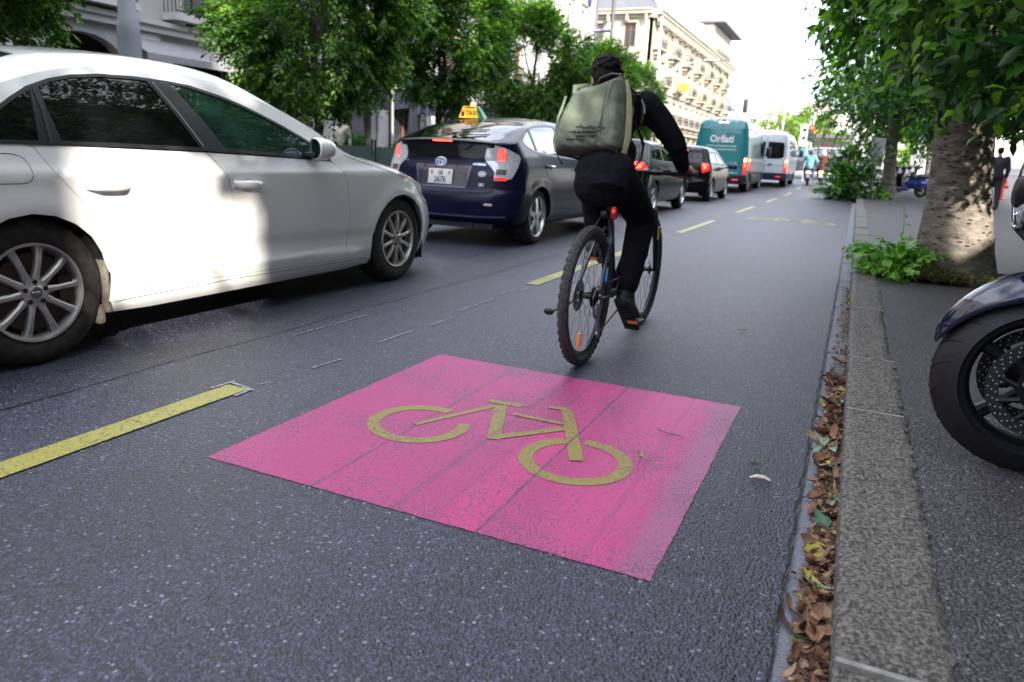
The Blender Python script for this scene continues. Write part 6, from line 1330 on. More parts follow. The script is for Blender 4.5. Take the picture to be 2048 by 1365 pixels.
# ---- cream corner building down the street
def cream_building():
    X0, Y0, Y1 = -20., 74., 121.; root = empty('cream_building', (X0, Y0, 0), 0, 'long cream corner building with balconies, bracketed cornice and slate attic', 'building')
    S_ = Wall((0, 0, 0), (0, 1, 0), (1, 0, 0)); E_ = Wall((0, 0, 0), (-1, 0, 0), (0, -1, 0)); L_ = Y1-Y0; holes = []; win = []; fl = [(5.0, 2.3), (8.55, 2.3), (11.7, 2.2)]
    nb = 14; us = [1.2+L_/nb*(i+.0) for i in range(nb)]
    for i, u in enumerate(us):
        for (v, h) in fl: holes.append([(u, v), (u+1.15, v), (u+1.15, v+h), (u, v+h)]); win.append((S_, u+.575, v, h))
        holes.append(arch_hole(u-.3, u+1.7, .9, 3.9))
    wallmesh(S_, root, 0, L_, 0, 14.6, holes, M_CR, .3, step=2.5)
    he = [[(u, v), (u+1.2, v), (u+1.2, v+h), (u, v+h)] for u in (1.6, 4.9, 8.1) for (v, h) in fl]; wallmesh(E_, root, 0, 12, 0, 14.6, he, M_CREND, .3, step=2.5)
    for u in (1.6, 4.9, 8.1):
        for (v, h) in fl: win.append((E_, u+.6, v, h))
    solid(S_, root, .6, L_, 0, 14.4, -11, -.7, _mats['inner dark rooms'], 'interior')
    for (W_, u, v, h) in win:
        e = W_ is E_; window(W_, root, u, v, 1.15 if not e else 1.2, h, -.18, wood=e)
        b = MB(); W_.box(b, u-.72, u-.58, v, v+h, .003, .06); W_.box(b, u+.60, u+.74, v, v+h, .003, .06); W_.box(b, u-.8, u+.8, v+h, v+h+.2, .003, .16); b.build('window_surround', M_CRT, root, smooth=0)
    k = 0
    for i, u in enumerate(us):
        for j, (v, h) in enumerate(fl):
            if (i+j) % 2 == 0 or j == 0:
                b = MB(); S_.box(b, u-.75, u+1.9, v-.20, v-.03, .003, .95); S_.box(b, u-.4, u-.2, v-.6, v-.2, .003, .6); S_.box(b, u+1.35, u+1.55, v-.6, v-.2, .003, .6); b.build('balcony_slab', M_CRT, root, smooth=0); railing(S_, root, u-.7, u+1.85, v-.03, .88, .95, .16, dep=.85)
            else: railing(S_, root, u-.05, u+1.2, v, .06, .8, .14, name='window_railing')
        b = MB(); S_.box(b, u-1.05, u-.75, 4.3, 14.0, .003, .09); b.build('pilaster', M_CRT, root, smooth=0)
    for u in (3.65, 10.5):
        pass
    for (u0, u1, W_, a) in ((0, L_, S_, 1), (0, 12, E_, 0)):
        b = MB()
        for (v0, v1, d) in ((4.0, 4.25, .35), (7.9, 8.05, .2), (14.3, 14.6, .35), (14.6, 14.9, .85), (14.9, 15.05, 1.0)): W_.box(b, u0-(.0 if a else .0), u1, v0, v1, 0.002, d)
        b.build('cornice', M_CRT, root, smooth=0)
        u = u0+.4
        while u < u1:
            b = MB(); W_.box(b, u, u+.22, 14.0, 14.59, .36, .78); b.build('bracket', M_CRT, root, smooth=0); u += .95 if a else 1.9
    # mansard with dormers
    b = MB(); vs = [tuple(S_.P(u, v, d)) for u in (0.4, L_*.68) for (v, d) in ((15.05, .3), (18.0, -1.0), (18.4, -8), (15.05, -11.5))]; b.add(vs, [(0, 4, 5, 1), (1, 5, 6, 2), (2, 6, 7, 3), (0, 1, 2, 3), (4, 7, 6, 5)]); b.build('roof', M_SLATE, root, smooth=0)
    for i in range(9):
        u = .9+i*3.4; b = MB(); S_.box(b, u, u+1.3, 15.3, 17.1, -1.2, .28); S_.box(b, u-.12, u+1.42, 17.1, 17.28, -1.3, .42); b.build('dormer', mat('dormer paint', (.42, .43, .46), .6), root, smooth=0); window(S_, root, u+.65, 15.45, .95, 1.5, .33)
    for i in range(3): b = MB(); S_.box(b, 4+i*10, 5.2+i*10, 18, 19.6, -5, -4); b.build('chimney', M_CRT, root, smooth=0)
    # far end: glazed top storey with projecting roof
    b = MB(); S_.box(b, L_*.68+.1, L_, 15.05, 17.3, -9, -.1); b.build('attic_storey', M_CR, root, smooth=0); b = MB(); S_.box(b, L_*.68-.2, L_+.6, 19.2, 19.5, -10, 1.2); b.build('flat_roof', M_SLATE, root, smooth=0)
    b = MB(); S_.box(b, L_*.68+.2, L_-.1, 17.3, 19.2, -8, -.3); b.build('penthouse', M_CR, root, smooth=0)
    for i in range(6): window(S_, root, L_*.68+1.4+i*2.3, 17.5, 1.5, 1.5, -.26)
    railing(S_, root, L_*.68, L_, 15.05, .5, 1.0, .25)
    return root
cream_building()
for (u, v, c, lb) in ((84, 8.9, (.75, .62, .02), 'small yellow flag sign on a balcony of the cream building'),):
    b = MB(); b.box((-18.6, u, v), (.9, .05, .7)); b.tube([(-19.9, u, v+.3), (-18.2, u, v+.38)], .03, 5); tag(b.build('sign', mat('yellow sign', c, .5), None, smooth=0), lb, 'sign')
# ---- buildings on the right-hand side of the street, behind the viewer's shoulder: seen only in the cars' paint and as shade, with slits shaped to pass sun
M_PANEW = mat('dark room behind windows', (.05, .05, .055), .4)
def right_building(y0, y1, H, m, label, low=False):
    root = empty('street_building', (9, y0, .09), 0, label, 'building'); W_ = Wall((0, 0, 0), (0, 1, 0), (-1, 0, 0)); L_ = y1-y0; holes = []; n = max(1, int(L_/3.6))
    if L_ > 3:
        for i in range(n):
            u = (i+.5)*L_/n-.6; holes.append(arch_hole(u-.5, u+1.7, .05, 3.5)); v = 4.8
            while v+2.2 < H-1: holes.append([(u, v), (u+1.2, v), (u+1.2, v+2.1), (u, v+2.1)]); v += 3.5
    wallmesh(W_, root, 0, L_, 0, H, holes, m, .15, step=3); k = 1.02; b = MB()  # footprint sheared along the sun direction so its light passes the slits
    b.add([(d, u-d*k, z) for z in (0, H-.05) for (d, u) in ((.17, 0), (.17, L_), (11, L_), (11, 0))], [(0, 1, 2, 3), (4, 5, 6, 7), (0, 1, 5, 4), (1, 2, 6, 5), (2, 3, 7, 6), (3, 0, 4, 7)]); b.build('interior', M_PANEW if L_ > 3 else m, root, smooth=0)
    b = MB()
    for (v0, v1, d) in (((3.9, 4.1, .25), (H-.6, H-.05, .5)) if L_ > 3 else ((3.9, 4.1, .25),)): W_.box(b, 0, L_, v0, v1, .002, d)
    b.build('cornice', M_SL2, root, smooth=0); b = MB(); b.add([(d, u-d*k, z) for z in (H-.04, H+.3) for (d, u) in ((0, 0), (0, L_), (11, L_), (11, 0))], [(0, 1, 2, 3), (4, 5, 6, 7), (0, 1, 5, 4), (1, 2, 6, 5), (2, 3, 7, 6), (3, 0, 4, 7)]); b.build('roof', M_SLATE, root, smooth=0)
M_RA = stone('pale grey render', (.20, .19, .18)); M_RB = stone('warm grey render', (.22, .19, .155))
RB = [(-62, -10.32, 26, M_RA, 'pale building across the street behind the viewer, south part'), (-10.32, -9.12, 8.0, M_SL, 'added low block in a slit left open for sun on the white saloon'), (-9.12, -7.15, 26, M_RB, 'narrow tall warm grey house behind the viewer'), (-7.15, -6.8, 8.3, M_SL, 'added low block in a slit left open for sun on the saloon nose'), (-6.8, -1.05, 26, M_RB, 'warm grey building beside the viewer'),  # slits and low blocks added to let sun patches reach car and trunk
      (-1.05, -.25, 5.8, M_SL, 'added low block in a slit left open for sun on the near trunk'), (-.25, 24, 19.4, M_RA, 'pale building on the right-hand side ending at the open place')]
for a in RB: right_building(*a)
root = empty('street_building', (-18, 1.5, .09), pi, 'grey building on the left continuing behind the viewer', 'building'); W_ = Wall((0, 0, 0), (0, 1, 0), (-1, 0, 0)); hh = [[(u, v), (u+1.2, v), (u+1.2, v+2.1), (u, v+2.1)] for u in range(3, 60, 4) for v in (1, 4.8, 8.3, 11.8)]
wallmesh(W_, root, 0, 62, 0, 16, hh, M_SL, .2, step=4); b = MB(); b.box((6.5, 31, 7.9), (12, 61.9, 15.7)); b.build('interior', M_PANEW, root, smooth=0)
root = empty('street_building', (-20, -70, .09), 0, 'grey building closing the street far behind the viewer', 'building'); W_ = Wall((0, 0, 0), (1, 0, 0), (0, 1, 0)); wallmesh(W_, root, 0, 34, 0, 22, [[(u, v), (u+1.2, v), (u+1.2, v+2.1), (u, v+2.1)] for u in range(2, 33, 4) for v in (1, 4.8, 8.3, 11.8, 15.3)], M_RB, .2, step=4); b = MB(); b.box((17, -5.3, 10.9), (33.9, 10, 21.8)); b.build('interior', M_PANEW, root, smooth=0)
# ---- far end of the street
def block(name, x0, x1, y, z1, m, label, nb, nf, base=3.2, roof=None, dep=14, cat='building'):
    g = zg(y); root = empty(name, (x0, y, g), 0, label, cat); W_ = Wall((0, 0, 0), (1, 0, 0), (0, -1, 0)); L_ = x1-x0; holes = []; P_ = []
    for i in range(nb):
        for j in range(nf):
            u = (i+.5)*L_/nb; v = base+j*(z1-base)/nf; holes.append([(u-.6, v), (u+.6, v), (u+.6, v+1.7), (u-.6, v+1.7)]); P_.append((u, v))
    wallmesh(W_, root, 0, L_, 0, z1, holes, m, .25, step=6); solid(W_, root, 0.01, L_-.01, 0, z1-.02, -dep, -.8, m, 'rear_wall')
    for (u, v) in P_: window(W_, root, u, v, 1.2, 1.7, -.2)
    if roof: b = MB(); b.add([(-.5, -.5, z1), (L_+.5, -.5, z1), (L_+.5, dep, z1), (-.5, dep, z1), (2, dep/2, z1+3.4), (L_-2, dep/2, z1+3.4)], [(0, 1, 5, 4), (1, 2, 5), (2, 3, 4, 5), (3, 0, 4), (0, 3, 2, 1)]); b.build('roof', roof, root, smooth=0)
M_TILE = mat('faded roof tiles', (.42, .33, .30), .85, var=.2, scale=3); M_PALE = stone('sunlit pale render', (.70, .68, .64), var=.05); M_BRICK = mat('pinkish brick', (.50, .25, .19), .9, var=.15, scale=3)
block('pale_building', -27, -13, 175, 8.5, M_PALE, 'pale low building with dark attic windows above the white van', 5, 2, roof=M_TILE)
block('brick_building', -12.5, -6, 168, 8.3, M_BRICK, 'pinkish building with a tiled roof behind the far traffic lights', 3, 2, roof=M_TILE)
block('white_slab_building', -5.2, -1.2, 140, 7.6, M_PALE, 'plain white slab-like building at the end of the street', 1, 1)
block('grey_building', -.8, 12, 150, 12, stone('grey far render', (.42, .42, .42)), 'grey building with rows of windows seen through the second plane tree leaves', 6, 3)
block('bright_building', 13, 34, 115, 16, M_PALE, 'bright white building in the sun behind the near trunk', 7, 4)
block('bright_side_building', 36, 60, 95, 16, M_PALE, 'sunlit pale building at the right beyond the open place', 7, 4)
block('corner_building', -60, -30, 190, 10, M_PALE, 'pale far building closing the view over the vans', 10, 2, roof=M_SLATE)
# distant greenery
def far_tree(x, y, h, r, label, seed, lm=None):
    rng = np.random.default_rng(seed); root = empty('far_tree', (x, y, zg(y)), 0, label, 'tree'); P, O, C = clumpy(420, (0, 0, h-r*.9), (r, r, r*.9), rng, 30, (.25, .4), .4); p, d, u, l = sprays(P, O, 8, .6, .42, rng); leaves('crown', p, d, u, l, l*.6, lm or LM_STREET, 'diamond', root)
    b = MB(); limb(b, (0, 0, 0), (0, 0, h-r), .16, .1, rng, 4); b.build('trunk', M_BARK, root)
LM_FAR = leaf_mat('light far foliage', (.10, .20, .04), (.17, .28, .06), (.28, .36, .08), .4)
far_tree(-9.0, 96, 5.6, 3.0, 'light green round tree behind the traffic lights at the end of the street', 1, LM_FAR); far_tree(-5.6, 100, 6.0, 3.2, 'light green tree just left of the bus shelter roof', 2, LM_FAR); far_tree(-13.5, 104, 4.4, 2.8, 'green tree beside the white van at the far crossing', 3, LM_FAR); far_tree(3.2, 92, 3.6, 2.2, 'small green tree beyond the grey people carrier', 4, LM_FAR); far_tree(-2.5, 102, 3.4, 1.8, 'low green tree at the far end, right of the shelter', 5, LM_FAR)
# ------------------------------------------------------------------ people
def chain(b, pts, rad, n=14, flat=1.0):
    P = [Vector(p) for p in pts]; b.tube(P, rad, n, flat=flat)
    for p, r in zip(P, rad): b.ball(p, r*.995, 10)
def head_mesh(b, c, look=(0, 1, 0), tilt=(0, 0, 1), s=1.0):
    """skull with jaw, nose, ears, eye sockets and lips; c = centre of the head"""
    y = Vector(look).normalized(); z = Vector(tilt); z = (z-y*z.dot(y)).normalized(); x = y.cross(z); M = frame_M(c, x, y, z) @ Matrix.Scale(s, 4)
    b.ball((0, -.008, .025), (.075, .094, .092), 14, M); b.ball((0, .022, -.035), (.056, .066, .072), 12, M); b.ball((0, .062, -.082), (.026, .022, .022), 8, M)
    b.tube([(0, .088, .012), (0, .106, -.018), (0, .098, -.032)], [.009, .014, .011], 8, False); 
    for s_ in (-1, 1): b.ball((s_*.078, -.008, -.005), (.010, .020, .032), 8, M); b.ball((s_*.032, .078, .016), (.015, .010, .008), 8, M)
    v0 = len(b.v)-0
    b.ball((0, .086, -.056), (.022, .010, .006), 8, M)
    return M
def hand(b, wrist, palm_c, fwd, out, grip_r=.016, s=1.0, axis=None):
    """palm with four unequal fingers curled round a bar and a thumb from the side of the palm"""
    f = Vector(fwd).normalized(); a = Vector(axis).normalized(); d = Vector(out).normalized(); c = Vector(palm_c)
    chain(b, [wrist, c-f*.02], [.026, .024], 10); b.ball(c, (.028, .028, .028), 10)
    for k, (o, ln) in enumerate(((-.036, .92), (-.012, 1.0), (.012, .96), (.034, .78))):
        p = c+a*o+f*.012; pts = [p, p+f*.028*ln+d*.006, p+f*.042*ln-d*.018, p+f*.030*ln-d*.040, p+f*.006-d*.046]; chain(b, pts, [.0125, .0105, .0098, .0092, .008], 8)
    b.tube([c-a*.04, c+a*.035], [.022, .020], 10)
    t = c-a*.038-f*.012; chain(b, [t, t-a*.022-d*.018+f*.004, t-a*.030-d*.036+f*.022], [.0135, .0115, .0095], 8)
M_SKIN = mat('skin', (.42, .22, .15), .5, var=.12, scale=25); M_HAIR = mat('black hair', (.006, .005, .006), .7, var=.5, scale=120, bump=.5, bscale=160, spec=.2)
M_JACK = mat('black sweatshirt', (.005, .005, .009), .9, var=.3, scale=20, bump=.7, bscale=14, bdist=.03, spec=.2); M_TROU = mat('black trousers', (.004, .004, .006), .9, spec=.2, var=.3, scale=16, bump=.5, bscale=10, bdist=.02)
M_SHOE = mat('black trainers', (.014, .014, .016), .6, var=.4, scale=30, bump=.4, bscale=90)
BX, BY = -1.12, 3.36
def cyclist():
    root = empty('person', (BX, BY, 0), 0, 'cyclist with short black hair in black sweatshirt and trousers, seen from behind', 'person')
    # joints, x right / y forward / z up from the rear wheel's contact point
    pel = (-.05, .30, .945); che = (-.13, .60, 1.22); neck = (-.19, .70, 1.345); head = (-.225, .755, 1.425)
    shR = (.035, .665, 1.285); elR = (.195, .735, 1.105); wrR = (.222, .875, .968); shL = (-.325, .63, 1.25); elL = (-.445, .72, 1.06); wrL = (-.270, .90, .975)
    hipR = (.035, .30, .91); knR = (.085, .60, .69); anR = (.075, .43, .31); hipL = (-.135, .30, .91); knL = (-.145, .68, .86); anL = (-.115, .45, .575)
    b = MB(); chain(b, [(-.06, .34, .955), (-.09, .47, 1.08), che, neck], [.075, .085, .10, .052]); chain(b, [neck, head], [.054, .052]); hm = head_mesh(b, head, (-.12, 1, -.42), (-.10, .25, 1))
    chain(b, [shR, elR, wrR], [.045, .038, .026]); chain(b, [shL, elL, wrL], [.045, .038, .026]); chain(b, [hipR, knR, anR], [.07, .052, .038]); chain(b, [hipL, knL, anL], [.07, .052, .038])
    for an, toe in ((anR, (.085, .60, .155)), (anL, (-.115, .64, .50))): chain(b, [an, toe], [.036, .028])
    gz = .945; hand(b, wrR, (.225, .925, gz+.018), (0, 1, -.25), (0, .2, 1), axis=(-1, 0, 0)); hand(b, wrL, (-.285, .925, gz+.018), (0, 1, -.25), (0, .2, 1), axis=(1, 0, 0))
    body = fuse('body', b, M_SKIN, root, .0065, 3)
    b = MB(); chain(b, [(-.05, .31, .94), (-.06, .36, 1.0), (-.095, .47, 1.11), (-.13, .575, 1.20), (-.16, .635, 1.26)], [.118, .112, .122, .140, .115], flat=.85); chain(b, [shL, che, shR], [.078, .15, .078]); chain(b, [(-.30, .65, 1.27), (-.19, .67, 1.325), (.0, .66, 1.29)], [.06, .066, .06])
    chain(b, [shR, (.12, .70, 1.205), elR], [.080, .068, .058]); chain(b, [elR, (.21, .80, 1.04), (.222, .865, .978)], [.058, .050, .040]); chain(b, [shL, elL, (-.277, .885, .985)], [.076, .060, .040]); chain(b, [(-.10, .31, .93), (.0, .31, .93)], [.112, .112]); chain(b, [(-.13, .40, 1.03), (-.02, .40, 1.03)], [.10, .10]); chain(b, [(-.10, .285, .87), (.0, .285, .87)], [.108, .108])
    for s_ in (-1, 1): b.ball((-.05+s_*.06, .32, .91), (.082, .085, .10), 10)
    rr = random.Random(3)
    for i in range(26):   # folds in the cloth
        t = rr.random(); q = Vector(shR).lerp(Vector(elR), t) if i % 3 else Vector(elR).lerp(Vector(wrR), t*.7); a = rr.random()*6.28; b.ball(q+Vector((cos(a)*.047, -.03, sin(a)*.047)), (.022, .02, .009), 6)
    fuse('sweatshirt', b, M_JACK, root, .009, 4)
    b = MB(); chain(b, [(-.105, .31, .90), (-.13, .50, .89), knL], [.090, .086, .078]); chain(b, [(.025, .31, .90), (.055, .46, .80), knR], [.098, .094, .080]); chain(b, [knR, (.082, .53, .52), (.078, .445, .345)], [.080, .072, .062]); chain(b, [knL, (-.14, .57, .73), (-.118, .47, .60)], [.080, .074, .062]); chain(b, [(-.12, .31, .88), (.02, .31, .88)], [.095, .095]); chain(b, [(-.148, .44, .86), (-.150, .50, .72), (-.135, .49, .60)], [.082, .072, .060])
    for i in range(18): t = rr.random(); q = Vector(knR).lerp(Vector(anR), t*.8); a = rr.random()*6.28; b.ball(q+Vector((cos(a)*.052, sin(a)*.05, 0)), (.03, .03, .010), 6)
    fuse('trousers', b, M_TROU, root, .010, 4)
    for nm, an, toe in (('shoe', anR, (.092, .615, .135)), ('shoe', anL, (-.118, .66, .495))):
        a = Vector(an); t = Vector(toe); d = (t-a).normalized(); up = Vector((1, 0, 0)).cross(d); up = -up if up.z < 0 and up.y > 0 else up; heel = a-Vector((0, .035, .045)); b = MB()
        chain(b, [heel, heel.lerp(t, .55), t], [.042, .046, .036]); chain(b, [a+Vector((0, .01, .035)), a, heel.lerp(t, .4)], [.044, .044, .045]); sh = fuse(nm, b, M_SHOE, root, .007, 2)
        sb = MB(); n_ = (d.cross(Vector((1, 0, 0)))).normalized(); n_ = n_ if n_.z < 0 else -n_; M = frame_M(heel.lerp(t, .48)+n_*.038, (1, 0, 0), d, Vector((1, 0, 0)).cross(d)); sb.rbox((0, 0, 0), (.088, .285, .022), .010, M)
        for k in range(9): sb.box((0, -.12+.03*k, (.013 if (Vector((1, 0, 0)).cross(d)).dot(n_) > 0 else -.013)), (.07, .012, .008), M)
        sb.build('sole', mat('dark rubber sole', (.03, .03, .028), .7, bump=.3, bscale=200), sh)
    # hair
    b = MB(); b.ball((0, -.014, .035), (.084, .102, .094), 14, hm); b.ball((0, -.050, -.005), (.066, .058, .060), 12, hm)
    for i in range(140):
        a = rr.random()*6.28; e = rr.uniform(-.2, 1.5); q = Vector((cos(a)*cos(e)*.083, sin(a)*cos(e)*.100-.015, sin(e)*.092+.036))
        if q.y > .055 and q.z < .07: continue
        b.ball(hm @ q, (.013, .013, .010), 6)
    for s_ in (-1, 1): b.ball((s_*.068, -.008, .040), (.016, .03, .022), 8, hm)
    fuse('hair', b, M_HAIR, root, .0055, 1)
    return root
cyclist()
def backpack():
    root = empty('backpack', (BX, BY, 0), 0, 'faded olive canvas backpack with a dark base worn by the cyclist', 'backpack'); root.scale = (.93, .97, .955); root.location = (BX-.012, BY-.028, .050)
    M_CAN = mat('faded olive canvas', (.105, .125, .085), .9, var=.2, scale=9, bump=.6, bscale=12, bdist=.02, col2=(.15, .175, .125)); M_BASE = mat('dark brown base', (.045, .032, .030), .85, var=.3, scale=20); M_STRAP = mat('tan webbing', (.26, .235, .135), .85, var=.15, scale=60); M_BL = mat('black strap', (.015, .015, .018), .8)
    # outline on the back of the wearer (x, z) relative to the wheel contact, leaning along the back
    out = [(-.345, .925+.735-.60), (-.350, 1.16), (-.335, 1.25), (-.300, 1.345), (-.255, 1.375), (-.18, 1.385), (-.10, 1.418), (-.045, 1.435), (-.015, 1.405), (.010, 1.33), (.033, 1.22), (.050, 1.10), (.052, 1.055), (.03, 1.030), (-.15, 1.015), (-.30, 1.012), (-.335, 1.03)]
    poly = rnd_poly(out, .02, 2); C = Vector((sum(p[0] for p in poly)/len(poly), sum(p[1] for p in poly)/len(poly)))
    def yb(z): return .40+(z-1.01)*.42      # the back leans forwards
    rr = np.random.default_rng(4); ph = rr.random(10)*6.28
    def soft(x, z):
        e = (Vector((x, z))-C); a = atan2(e.y, e.x); return .010*sin(7*a+ph[0])*min(1, e.length/.15)+.006*sin(13*a+ph[1]+9*e.length)+.005*sin(40*x+22*z+ph[2])
    Pq = np.array(densify(poly, .006))
    def dome(x, z):
        e = float(np.sqrt(((Pq-np.array([x, z]))**2).sum(1).min())); w = max(0, 1-e/.06)
        k = 1-w**3
        fold = .0055*sin(70*x+28*z+3*sin(20*z+ph[4]))*math.exp(-((z-1.08)/.06)**2)+.005*sin(46*(x+z*.5)+ph[3])*math.exp(-((x-.0)/.07)**2)+.0045*sin(60*x-10*z)*math.exp(-((x+.30)/.05)**2)+.0035*sin(26*x+19*z+ph[5])
        pleat = -.007*math.exp(-((x+.075-.10*(z-1.25))/.007)**2)
        return (x, yb(z)-.02-.135*k-.012*math.exp(-((z-1.16)/.12)**2)+(fold+pleat)*k, z)
    b = MB(); patch(b, poly, [], dome, (0, -1, 0), .0085, 0, .07, su=2e-3); b.add([(x, yb(z)+.02, z) for x, z in poly], [tuple(range(len(poly)))])
    n0 = len(b.v)
    for i in range(n0-len(poly), n0): b.n[i] = (0, 1, 0)
    sk = b.build('sack', M_CAN, root)
    # darker base panel hugging the lower edge
    b = MB(); b.tube([(x, yb(1.04)-.075+.01*abs(x+.15), 1.036+.03*(x+.15)) for x in np.linspace(-.325, .03, 12)], [.03]+[.036]*10+[.03], 10, flat=.85)
    vs = []
    for i in range(13): x = -.33+.365*i/12; e = 1-((x+.148)/.185)**6*.5; vs += [(x, yb(1.02)-.10*e, 1.012), (x, yb(1.09)-.148*e, 1.085+.012*sin(i))]
    b.build('base_panel', M_BASE, root)
    # seams, front panel piping, side strap in tan, hanging straps, top handle and flap
    def onf(x, z, d=.0): p = dome(x, z); return (x, p[1]-d, z)
    b = MB(); b.tube([(-.10, yb(1.40)-.10, 1.40), onf(-.085, 1.33), onf(-.075, 1.22), onf(-.062, 1.12), (-.05, yb(1.06)-.14, 1.06)], .0035, 5); b.build('seam', mat('olive piping', (.07, .085, .055), .8), root)
    b = MB(); b.tube([(-.30, yb(1.33)-.09, 1.33), onf(-.285, 1.25), onf(-.29, 1.13), (-.30, yb(1.05)-.13, 1.05)], .0035, 5); b.build('seam', _mats['olive piping'], root)
    b = MB(); b.tube([(-.015, yb(1.41)-.05, 1.41), (.022, yb(1.33)-.07, 1.33), (.050, yb(1.22)-.08, 1.22), (.067, yb(1.10)-.08, 1.10), (.060, yb(1.03)-.07, 1.03), (.0, yb(1.01)-.06, 1.008)], [.010, .015, .018, .019, .016, .010], 8, flat=.45); b.build('side_strip', M_STRAP, root)
    b = MB(); b.tube([(-.352, yb(1.33)-.06, 1.32), (-.362, yb(1.20)-.07, 1.20), (-.358, yb(1.08)-.07, 1.08), (-.34, yb(1.02)-.06, 1.02)], [.008, .011, .011, .008], 8, flat=.5); b.build('side_strip', mat('pale olive webbing', (.20, .235, .165), .85), root)
    b = MB(); b.tube([(-.315, yb(1.34)-.03, 1.335), (-.325, yb(1.37)-.01, 1.375), (-.27, yb(1.39)+.02, 1.385), (-.23, yb(1.37)+.03, 1.36)], [.012, .020, .020, .012], 8, flat=.5); b.build('side_handle', mat('olive webbing', (.15, .18, .12), .85), root)
    b = MB(); b.tube([(-.19, yb(1.38)-.04, 1.385), (-.17, yb(1.42)-.05, 1.420), (-.11, yb(1.45)-.05, 1.445), (-.05, yb(1.43)-.05, 1.44), (-.02, yb(1.40)-.05, 1.40)], [.006, .009, .009, .009, .006], 8, flat=.6); b.build('top_handle', mat('dark leather handle', (.05, .035, .025), .6), root)
    for pts in ([(.06, yb(1.2)+.0, 1.20), (.10, .56, 1.08), (.105, .52, 1.0), (.075, .46, .94), (.06, .42, .88)], [(-.365, yb(1.2), 1.21), (-.385, .50, 1.10), (-.375, .46, 1.0), (-.33, .42, .96)]): b = MB(); b.tube(pts, [.008, .012, .009, .010, .006][:len(pts)], 6, flat=.5); b.build('strap', M_BL, root)
    b = MB(); b.tube([(.035, .59, 1.345), (.055, .62, 1.30), (.07, .60, 1.24), (.075, .56, 1.18)], [.018, .02, .02, .014], 8, flat=.4); b.build('shoulder_strap', M_BL, root)
    b = MB(); b.tube([(.062, .575, 1.315), (.078, .585, 1.28), (.085, .575, 1.245)], [.005]*3, 5); b.build('strap_lettering', mat('grey print on strap', (.35, .35, .38), .7), root)
    # faded print low on the front: short uneven lines of small letters
    inkm = mat('faded grey-green ink', (.055, .07, .05), .85)
    for k_, (w_, x, z, s_) in enumerate(((.19, -.155, 1.128, .013), (.16, -.165, 1.107, .012), (.10, -.20, 1.088, .010))):
        p = onf(x, z, .003); up = Vector((0, .42, 1)).normalized(); worn_print('faded_print', w_, s_, frame_M(p, (1, 0, 0), up, Vector((1, 0, 0)).cross(up)) @ Matrix.Rotation(.08, 4, 'Z'), inkm, root, k_, .010)
    b = MB(); 
    for i in range(9): x = -.20+.018*i; p = onf(x, 1.152+.004*sin(i*2), .004); b.box(p, (.016, .004, .006+.004*abs(sin(i))))
    o = b.build('print_smudge', inkm, root, smooth=0); o['kind'] = 'stuff'
backpack()
# ------------------------------------------------------------------ the bicycle
M_FRAME = mat('matt black-blue frame paint', (.016, .018, .035), .35, var=.2, coat=.5); M_BLUE = mat('bright blue frame accent', (.02, .22, .55), .35, coat=.5); M_STEEL = mat('dull steel', (.42, .42, .44), .35, .9, var=.15, scale=40); M_BTYRE = mat('bicycle tyre', (.055, .053, .055), .85, var=.3, scale=30, bump=.3, bscale=200); M_BLKM = mat('black metal', (.02, .02, .022), .4, .4)
def spoked_wheel(root, y, R=.345, tw=.028, name='wheel', nsp=28, rim=None, xo=0, cassette=False):
    rx = Matrix.Translation((xo, y, R)) @ Matrix.Rotation(radians(90), 4, 'Y'); hb = MB(); hb.lathe([(.001, -.055), (.008, -.055), (.010, -.035), (.026, -.032), (.028, -.026), (.014, -.020), (.014, .020), (.028, .026), (.026, .032), (.010, .035), (.008, .055), (.001, .055)], 16, rx); h = hb.build(name, M_BLKM, root)
    t = MB(); prof = [(R-.052, -tw*.55), (R-.040, -tw*.85), (R-.022, -tw), (R-.008, -tw*.72), (R, -tw*.25), (R, tw*.25), (R-.008, tw*.72), (R-.022, tw), (R-.040, tw*.85), (R-.052, tw*.55)]; t.lathe(prof, 72, rx)
    for i in range(96):
        a = 2*pi*i/96; M = rx @ Matrix.Rotation(a, 4, 'Z')
        t.box((R+.0002, 0, 0), (.005, .010, tw*.55), M)
        for s_ in (-1, 1): t.box((R-.007, .010*(i % 2), s_*tw*.72), (.008, .008, .007), M @ Matrix.Translation((0, 0, 0)))
    t.build('tyre', M_BTYRE, h, smooth=40)
    r = MB(); r.lathe([(R-.048, -.014), (R-.060, -.013), (R-.068, -.006), (R-.068, .006), (R-.060, .013), (R-.048, .014), (R-.048, -.014)], 60, rx); ro = r.build('rim', rim or M_BLKM, h, smooth=40)
    sm = None
    for i in range(nsp):
        a = 2*pi*i/nsp; s_ = 1 if i % 2 else -1; a2 = a+(.75 if (i//2) % 2 else -.75); p = Vector((.026*cos(a2), .026*sin(a2), s_*.028)); q = Vector(((R-.062)*cos(a), (R-.062)*sin(a), 0)); b = MB(); b.tube([rx @ p, rx @ q], .0011, 4); b.build('spoke', M_STEEL, h)
    return h, rx
